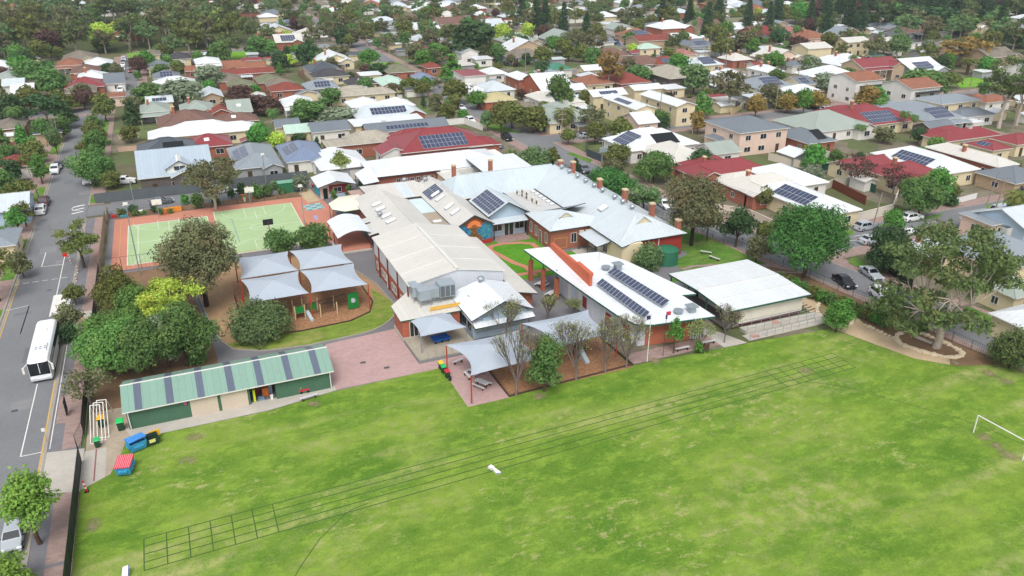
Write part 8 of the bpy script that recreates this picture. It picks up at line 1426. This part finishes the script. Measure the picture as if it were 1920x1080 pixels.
# ================================================================ the rest of the suburb
rnd = random.Random(11)
SEG = [(pts, w_ / 2) for pts, w_ in STREETS] + [([(-23, -20), (-23, 280)], 8)]
def near_street(x, y, m=0.):
    for pts, hw in SEG:
        for (ax, ay), (bx, by) in zip(pts, pts[1:]):
            dx, dy = bx - ax, by - ay; k = max(0, min(1, ((x - ax) * dx + (y - ay) * dy) / (dx * dx + dy * dy)))
            if math.hypot(x - ax - k * dx, y - ay - k * dy) < hw + m: return True
    return False
def inview(x, y, pad=190):
    u, v, d = Q(x, y, 3); return d > 20 and -pad < u < 1920 + pad and -45 < v < 1100
def blocked(x0, y0, x1, y1): return any(x0 < b[2] and x1 > b[0] and y0 < b[3] and y1 > b[1] for b in RECTS)
RECTS.append((-16, 40, 84, 178)); RECTS.append((82, 58, 92, 180)); PARK = [G(*p) for p in ((1815, 155), (1680, 115), (440, 98), (640, 103), (720, 122), (250, 104), (1790, 158))]
def isp(x, y): return any((p.x - x) ** 2 + (p.y - y) ** 2 < 15 ** 2 for p in PARK)
RCH = ['grey', 'mid', 'white', 'white', 'white', 'pale', 'pale', 'taupe', 'brown', 'orange', 'red', 'pink', 'redm', 'char', 'sage', 'cream', 'cream', 'dark', 'moss', 'white', 'grey', 'mid', 'grey', 'white', 'blue']
WCH = ['cream', 'white', 'brick', 'tan', 'white', 'cream', 'grey', 'tan', 'pink']; NEW = []
y = 50.; FMB = MB(); FM = [RC[q]() for q in ('white', 'grey', 'pale', 'cream', 'taupe', 'red', 'mid', 'brown', 'orange')] + [WC['white'](), WC['cream'](), WC['brick']()]
while y < 860:
    x = -260 + (int(y) % 3) * 7
    while x < 760:
        cx, cy = x + rnd.uniform(-2, 2), y + rnd.uniform(-2, 2); w_, d = rnd.uniform(12, 19), rnd.uniform(11, 17); x += 21.5 if y < 420 else 19
        if not inview(cx, cy): continue
        u, v, _d = Q(cx, cy, 3)
        if near_street(cx, cy, 8.5) or isp(cx, cy): continue
        if u < 480 and 22 < v < 98 and rnd.random() < .8: continue
        if 1380 < u < 1920 and v < 45 and rnd.random() < .35: continue
        if rnd.random() < (.1 if v > 90 else .22 if v > 60 else .3): continue
        r4 = (cx - w_ / 2, cy - d / 2, cx + w_ / 2, cy + d / 2)
        if blocked(r4[0] - 1, r4[1] - 1, r4[2] + 1, r4[3] + 1):
            w_, d = 8, 7; r4 = (cx - 4, cy - 3.5, cx + 4, cy + 3.5)
            if blocked(r4[0] - .6, r4[1] - .6, r4[2] + .6, r4[3] + .6): continue
        rc, wc, rt = rnd.choice(RCH), rnd.choice(WCH), rnd.choice('hhhggG' if d > 9 else 'gf'); fl = ''.join(q for q in ('s' * (rnd.random() < .2), 'c' * (rnd.random() < .25), 'w' * (rnd.random() < .5 and w_ > 12), 'v' * (rnd.random() < .2), 'a' * (rnd.random() < .18), 'e' * (rnd.random() < .4 and w_ > 12), 'p' * (rnd.random() < .4)))
        if v < 60: fl = fl.replace('s', '').replace('v', '')
        if rc not in ('white', 'grey', 'mid', 'pale', 'cream', 'sage', 'dark', 'redm') and rt == 'f': rc = 'white'
        if v < 38:                          # past the 300 nearest: the far roofs are one mass
            r4 = (cx - w_ * .42, cy - d * .42, cx + w_ * .42, cy + d * .42); RECTS.append(r4); k0 = len(FMB.m); roof_hip(FMB, *r4, 3, d * .16); ri = rnd.choice([0, 0, 0, 1, 1, 2, 2, 3, 4, 5, 6, 7, 8]); FMB.m[k0:] = [ri] * (len(FMB.m) - k0); FMB.box(r4[0] + .5, r4[1] + .5, 0, r4[2] - .5, r4[3] - .5, 2.95, rnd.choice([9, 9, 10, 11])); continue
        t = house(None, None, rt, rc, wc, rnd.choice([2.9, 3, 3, 3.1, 5.4 if d > 9 and rnd.random() < .35 else 3]), fl, None, R4=r4, parts=v > 75); NEW.append((t, rc, rt, wc, fl, u, v, w_))
    y += 22 if y < 420 else 19
o = FMB.build('distant_houses', FM); o['kind'] = 'stuff'; o['label'] = 'mass of small pale roofs running to the top edge of the photo'
# ---- sheds, garages and carports in the gaps
NS = []
for k in range(3400):
    if len(NS) >= 270: break
    cx, cy = rnd.uniform(-130, 640), 120 + 560 * rnd.random(); w_, d = rnd.uniform(3.5, 8), rnd.uniform(3.2, 6.5)
    if not inview(cx, cy, 10) or near_street(cx, cy, 6) or isp(cx, cy): continue
    u, v, _d = Q(cx, cy, 3); r4 = (cx - w_ / 2, cy - d / 2, cx + w_ / 2, cy + d / 2)
    if v < 38 or (u < 480 and 22 < v < 98) or blocked(r4[0] - .5, r4[1] - .5, r4[2] + .5, r4[3] + .5): continue
    rc = rnd.choice(['white', 'white', 'cream', 'pale', 'grey', 'mid', 'sage', 'dark', 'redm']); rt = rnd.choice('fgG'); t = house(None, None, rt, rc, rnd.choice(['white', 'cream', 'grey']), 2.4, '', None, R4=r4, parts=False, name='garden_shed', cat='shed', group='sheds and garages in the back gardens', pitch=.3); NS.append((t, rc, rt, u, v))
# ---- trees filling the gardens
NT = []; KC = ['round'] * 7 + ['gum'] * 5 + ['cone', 'shrub', 'palm']; KL = dict(round=['mid', 'mid', 'bright', 'dark', 'olive', 'khaki', 'olive', 'dark', 'grey', 'purple', 'bright', 'lime'], gum=['gum', 'khaki', 'olive', 'gum', 'wattle'], cone=['mid', 'dark', 'bright'], shrub=['mid', 'bright', 'olive'], palm=['mid'], pine=['pine'])
cnt = {}
for k in range(26000):
    if len(NT) > 1400: break
    cy = 120 + 640 * rnd.random() ** .8; cx = rnd.uniform(-140, 700)
    if not inview(cx, cy, 30): continue
    u, v, _d = Q(cx, cy, 3); street = near_street(cx, cy, 3.2)
    if near_street(cx, cy, -.3) or (-16 < cx < 92 and cy < 178) or isp(cx, cy): continue
    woods = (u < 480 and 22 < v < 98) or v < 3 or (u > 1450 and 8 < v < 40)
    if v > 115 and rnd.random() < .5: continue
    kind = rnd.choice(KC); 
    if woods: kind = 'gum' if u < 560 and rnd.random() < .8 else rnd.choice(['round', 'round', 'gum', 'pine' if u > 950 else 'round'])
    if v > 105 and kind == 'gum': kind = 'round'
    if street and kind in ('shrub', 'palm'): kind = 'round'
    lm = rnd.choice(KL[kind]) if not (street and kind == 'round') else rnd.choice(['olive', 'khaki', 'mid'])
    if lm == 'lime' and v > 90: lm = 'fresh'
    h = (.7 if v > 130 else .8 if v < 40 and not woods else 1) * dict(round=rnd.uniform(5, 10.5), gum=rnd.uniform(8, 15), cone=rnd.uniform(5, 8), shrub=rnd.uniform(1.8, 3.2), palm=rnd.uniform(6, 11), pine=rnd.uniform(16, 24))[kind] * (1.2 if woods else .92); w_ = h * dict(round=1.0, gum=.9, cone=.55, shrub=1.2, palm=.55, pine=.38)[kind] * rnd.uniform(.85, 1.2)
    rr = w_ / 2 * (.22 if woods else .34 if v < 60 else .45)
    if any((a - cx) ** 2 + (b - cy) ** 2 < (rr + c * .45) ** 2 for a, b, c in SPOTS): continue
    if blocked(cx - w_ * .14, cy - w_ * .14, cx + w_ * .14, cy + w_ * .14): continue
    nk = ('woodgum' if woods and kind == 'gum' else kind) if kind != 'round' else 'street' if street else 'wood' if woods else 'spring' if lm in ('bright', 'lime', 'mid') else 'garden'
    if cnt.get(nk, 0) > 270: continue
    cnt[nk] = cnt.get(nk, 0) + 1; t = TP(kind, cx, cy, h, w_, lm, None, None, v=rnd.randrange(3), seed=k)
    if nk == 'woodgum': t.name = 'woodland_gum'; t['category'] = 'woodland gum'
    if kind == 'round': t.name = dict(street='footpath_tree', wood='woodland_tree', spring='leafy_tree', garden='garden_tree')[nk]; t['category'] = dict(street='footpath tree', wood='woodland tree', spring='leafy tree', garden='garden tree')[nk]
    NT.append((t, kind, lm, u, v, h))
# ---- low fences between gardens
fm = [('pale sheet fence', 'b9b2a4'), ('cream sheet fence', 'cfc6b2'), ('green sheet fence', '5f7a66'), ('grey sheet fence', '7f8488'), ('brown paling fence', '7c6452')]; nf = 0; NF = []
for t, rc, rt, wc, fl, u, v, w_ in NEW:
    if v < 85 or rnd.random() < .3: continue
    x0, y0, _ = t['_o']; nm, c = rnd.choice(fm); xa = x0 - rnd.uniform(1.4, 2.4)
    if any(xa > b[0] - .3 and xa < b[2] + .3 and y0 - 3 < b[3] and y0 + 16 > b[1] for b in RECTS) or near_street(xa, y0 - 4, 1) or near_street(xa, y0 + 16, 1): continue
    mb = MB(); mb.box(xa - .05, y0 - 3, 0, xa + .05, y0 + 15, 1.7); mb.box(xa, y0 + 15, 0, xa + 18, y0 + 15.1, 1.7); o = tag(mb.build('garden_fence', M(nm, c), loc=(xa, y0, 0)), None, 'fence', 'fences between the gardens'); NF.append((o, nm, u, v))
# ---- shrubs round the houses
NSH = []
for k in range(5000):
    if len(NSH) >= 240: break
    q = rnd.choice(NEW); x0, y0, _ = q[0]['_o']; cx, cy = x0 + rnd.uniform(-4, 20), y0 + rnd.uniform(-5, -.8)
    if q[6] < 48 or near_street(cx, cy, 2) or blocked(cx - .6, cy - .6, cx + .6, cy + .6) or any((a - cx) ** 2 + (b - cy) ** 2 < (c * .5 + 1) ** 2 for a, b, c in SPOTS): continue
    u, v, _d = Q(cx, cy, 1); lm = rnd.choice(['mid', 'bright', 'olive', 'dark', 'purple', 'fresh']); h = rnd.uniform(1.2, 3); NSH.append((TP('shrub', cx, cy, h, h * rnd.uniform(1.1, 1.8), lm, None, None, v=k % 3, seed=k), 'shrub', lm, h, u, v))
# ---- a few parked cars on the far streets
NC = []
for q in NEW:
    x0, y0, _ = q[0]['_o']; cx, cy = x0 - 1.7, y0 + rnd.uniform(-3, 2)
    if q[6] < 52 or rnd.random() < .5 or near_street(cx, cy, 1.5) or blocked(cx - 1.2, cy - 2.5, cx + 1.2, cy + 2.5): continue
    u, v, _d = Q(cx, cy, 1); c = rnd.choice(['white', 'silver', 'grey', 'dark', 'red', 'blue']); kd = rnd.choice(['hatch', 'sedan', 'suv', 'ute']); NC.append((car(kd, cx, cy, rnd.choice([0, math.pi]), c, None), c, kd, u, v))
for i in range(70):
    pts, w_ = STREETS[rnd.choice([0, 2, 3, 4, 5, 6, 7, 8, 9])]; (ax, ay), (bx, by) = pts[-2:]; k = rnd.random(); x, y = ax + (bx - ax) * k, ay + (by - ay) * k; s_ = rnd.choice([-1, 1]); ver = abs(bx - ax) < abs(by - ay); x += s_ * (w_ / 2 - 1.2) * ver; y += s_ * (w_ / 2 - 1.2) * (not ver)
    if not inview(x, y, -10) or (x < 110 and y < 330) or any((a.location.x - x) ** 2 + (a.location.y - y) ** 2 < 49 for a, *_ in NC): continue
    u, v, _d = Q(x, y, 1); c = rnd.choice(['white', 'white', 'silver', 'grey', 'black', 'blue', 'red']); kd = rnd.choice(['hatch', 'sedan', 'suv']); NC.append((car(kd, x, y, 0 if ver else math.pi / 2, c, None), c, kd, u, v))
NP = []; src = None
for pts, w_ in STREETS[:-1]:
    (ax, ay), (bx, by) = pts[-2:]; L_ = math.hypot(bx - ax, by - ay); ver = abs(bx - ax) < abs(by - ay)
    for i in range(1, int(L_ / 42)):
        k = i * 42 / L_; x, y = ax + (bx - ax) * k + (w_ / 2 + 1) * ver, ay + (by - ay) * k + (w_ / 2 + 1) * (not ver)
        if not inview(x, y, 0) or (x < 112 and y < 300): continue
        u, v, _d = Q(x, y, 4)
        if src is None:
            src = bpy.data.objects.new('power_pole', None); src['_o'] = (0, 0, 0); part(src, 'shaft', M('weathered steel pole', '8c8378', .7), lambda mb: mb.tube((0, 0, 0), (0, 0, 9.5), .15, .1, 8)); part(src, 'crossarm', M('grey timber', '9a938a'), lambda mb: mb.box(-1.2, -.07, 8.8, 1.2, .07, 8.95)); unlink(src)
        t = thing('power_pole', (x, y, 0), None, 'power pole', 'power poles', rz=0 if ver else math.pi / 2)
        for ch in src.children: copy_tree(ch, t)
        NP.append((t, u, v))
# ================================================================ labels for everything placed by the loops above: look, then order along its row in the picture
ORD = ['leftmost', 'second from left', 'third from left', 'fourth from left', 'fifth from left', 'sixth from left', 'seventh from left', 'eighth from left', 'ninth from left', 'tenth from left'] + ['%dth from left' % i for i in range(11, 600)]
BND = [(-99, 8, 'topmost strip'), (8, 22, 'second strip'), (22, 40, 'third strip'), (40, 62, 'upper suburb'), (62, 92, 'middle suburb'), (92, 135, 'lower suburb'), (135, 200, 'rows behind school'), (200, 1200, 'rows beside school')]
def auto(items, desc):
    g = {}
    for it in items:
        u, v = it[-2], it[-1]; b = next(q[2] for q in BND if q[0] <= v < q[1]); s_ = 'left third' if u < 640 else 'middle third' if u < 1280 else 'right third'; g.setdefault((desc(it), b, s_), []).append(it)
    for (d, b, s_), L in g.items():
        L.sort(key=lambda q: q[-2])
        for i, it in enumerate(L): it[0]['label'] = (d + ', ' + (ORD[i] + ' in ' if len(L) > 1 else 'in ') + b + ', ' + s_)
auto(NP, lambda q: 'street power pole with crossarm')
SH = dict(h='hip', g='gable', G='gable fronted', f='flat'); WN = dict(cream='cream', white='white', brick='brick', tan='tan', grey='grey', pink='pink', dark='dark')
auto([(t, rc, rt, wc, fl, w_, u, v) for t, rc, rt, wc, fl, u, v, w_ in NEW], lambda q: ('solar clad ' if 's' in q[4] else '') + RCN[q[1]] + ' ' + SH[q[2]] + (' cabin' if q[5] < 9 else ' house'))
for q in NEW: q[0]['group'] = 'houses of the surrounding suburb'
LN = dict(fresh='fresh green', mid='green', bright='bright green', dark='dark green', olive='olive', khaki='brownish', grey='grey green', purple='dark purple', lime='lime yellow', gum='dull green', wattle='feathery grey green', pine='dark', autumn='golden')
KN = dict(round='rounded tree', gum='open gum', cone='upright tree', shrub='garden shrub', palm='slim palm', pine='tall tiered pine')
auto(NS, lambda q: RCN[q[1]] + ' ' + SH[q[2]] + ' shed'); auto([(t, k, l, h, u, v) for t, k, l, u, v, h in NT], lambda q: LN[q[2]] + ' ' + KN[q[1]])
auto(NSH, lambda q: LN[q[2]] + ' front yard shrub')
for q in NSH: q[0]['group'] = 'front yard shrubs'
for q in NT: q[0]['group'] = {'gum': 'gum trees of the suburb', 'round': 'garden trees of the suburb', 'pine': 'tall Norfolk pines'}.get(q[1], 'garden plants of the suburb')
auto([(o, n, u, v) for o, n, u, v in NF], lambda q: q[1] + ' between gardens'); auto([(o, c, k, u, v) for o, c, k, u, v in NC], lambda q: q[1] + ' ' + dict(hatch='hatchback', sedan='sedan', suv='wagon', ute='utility')[q[2]])
for grp, ds in (('tall Norfolk pines', 'dark tiered Norfolk pine'), ('garden palms', 'slim feather palm'), ('trees in the suburb gardens', 'Canary date palm')):
    L = [(o, *Q(o.location.x, o.location.y, 5)[:2]) for o in S.objects if o.parent is None and o.get('group') == grp and 'label' not in o]; auto(L, lambda q: ds)
# ---- thin haze
mb = MB(); mb.box(-560, -90, -1.2, 1200, 1400, 60)
m = bpy.data.materials.new('thin haze'); m.use_nodes = True; m.node_tree.nodes.clear(); vo = m.node_tree.nodes.new('ShaderNodeVolumePrincipled'); ou = m.node_tree.nodes.new('ShaderNodeOutputMaterial')
vo.inputs['Color'].default_value = (.82, .88, .95, 1); vo.inputs['Density'].default_value = .00016; vo.inputs['Anisotropy'].default_value = .2; m.node_tree.links.new(vo.outputs[0], ou.inputs['Volume'])
o = mb.build('haze', m); o['kind'] = 'stuff'; S.cycles.volume_bounces = 0
def dedupe():
    seen = {}
    for o in S.objects:
        if o.parent is None and 'label' in o: seen.setdefault(o['label'], []).append(o)
    for l, L in seen.items():
        if len(L) > 1 and L[0].get('group'):
            L.sort(key=lambda o: Q(*o.location)[0])
            for i, o in enumerate(L): o['label'] = l + ', ' + ORD[i]
dedupe()
for o in bpy.data.objects:
    for k in ('_o', '_sh'):
        if k in o: del o[k]
for o in S.objects:
    if o.parent is None and len(o.get('label', 'a b c d').split()) not in range(4, 17): print('LONG', o.name, len(o['label'].split()), o['label'])
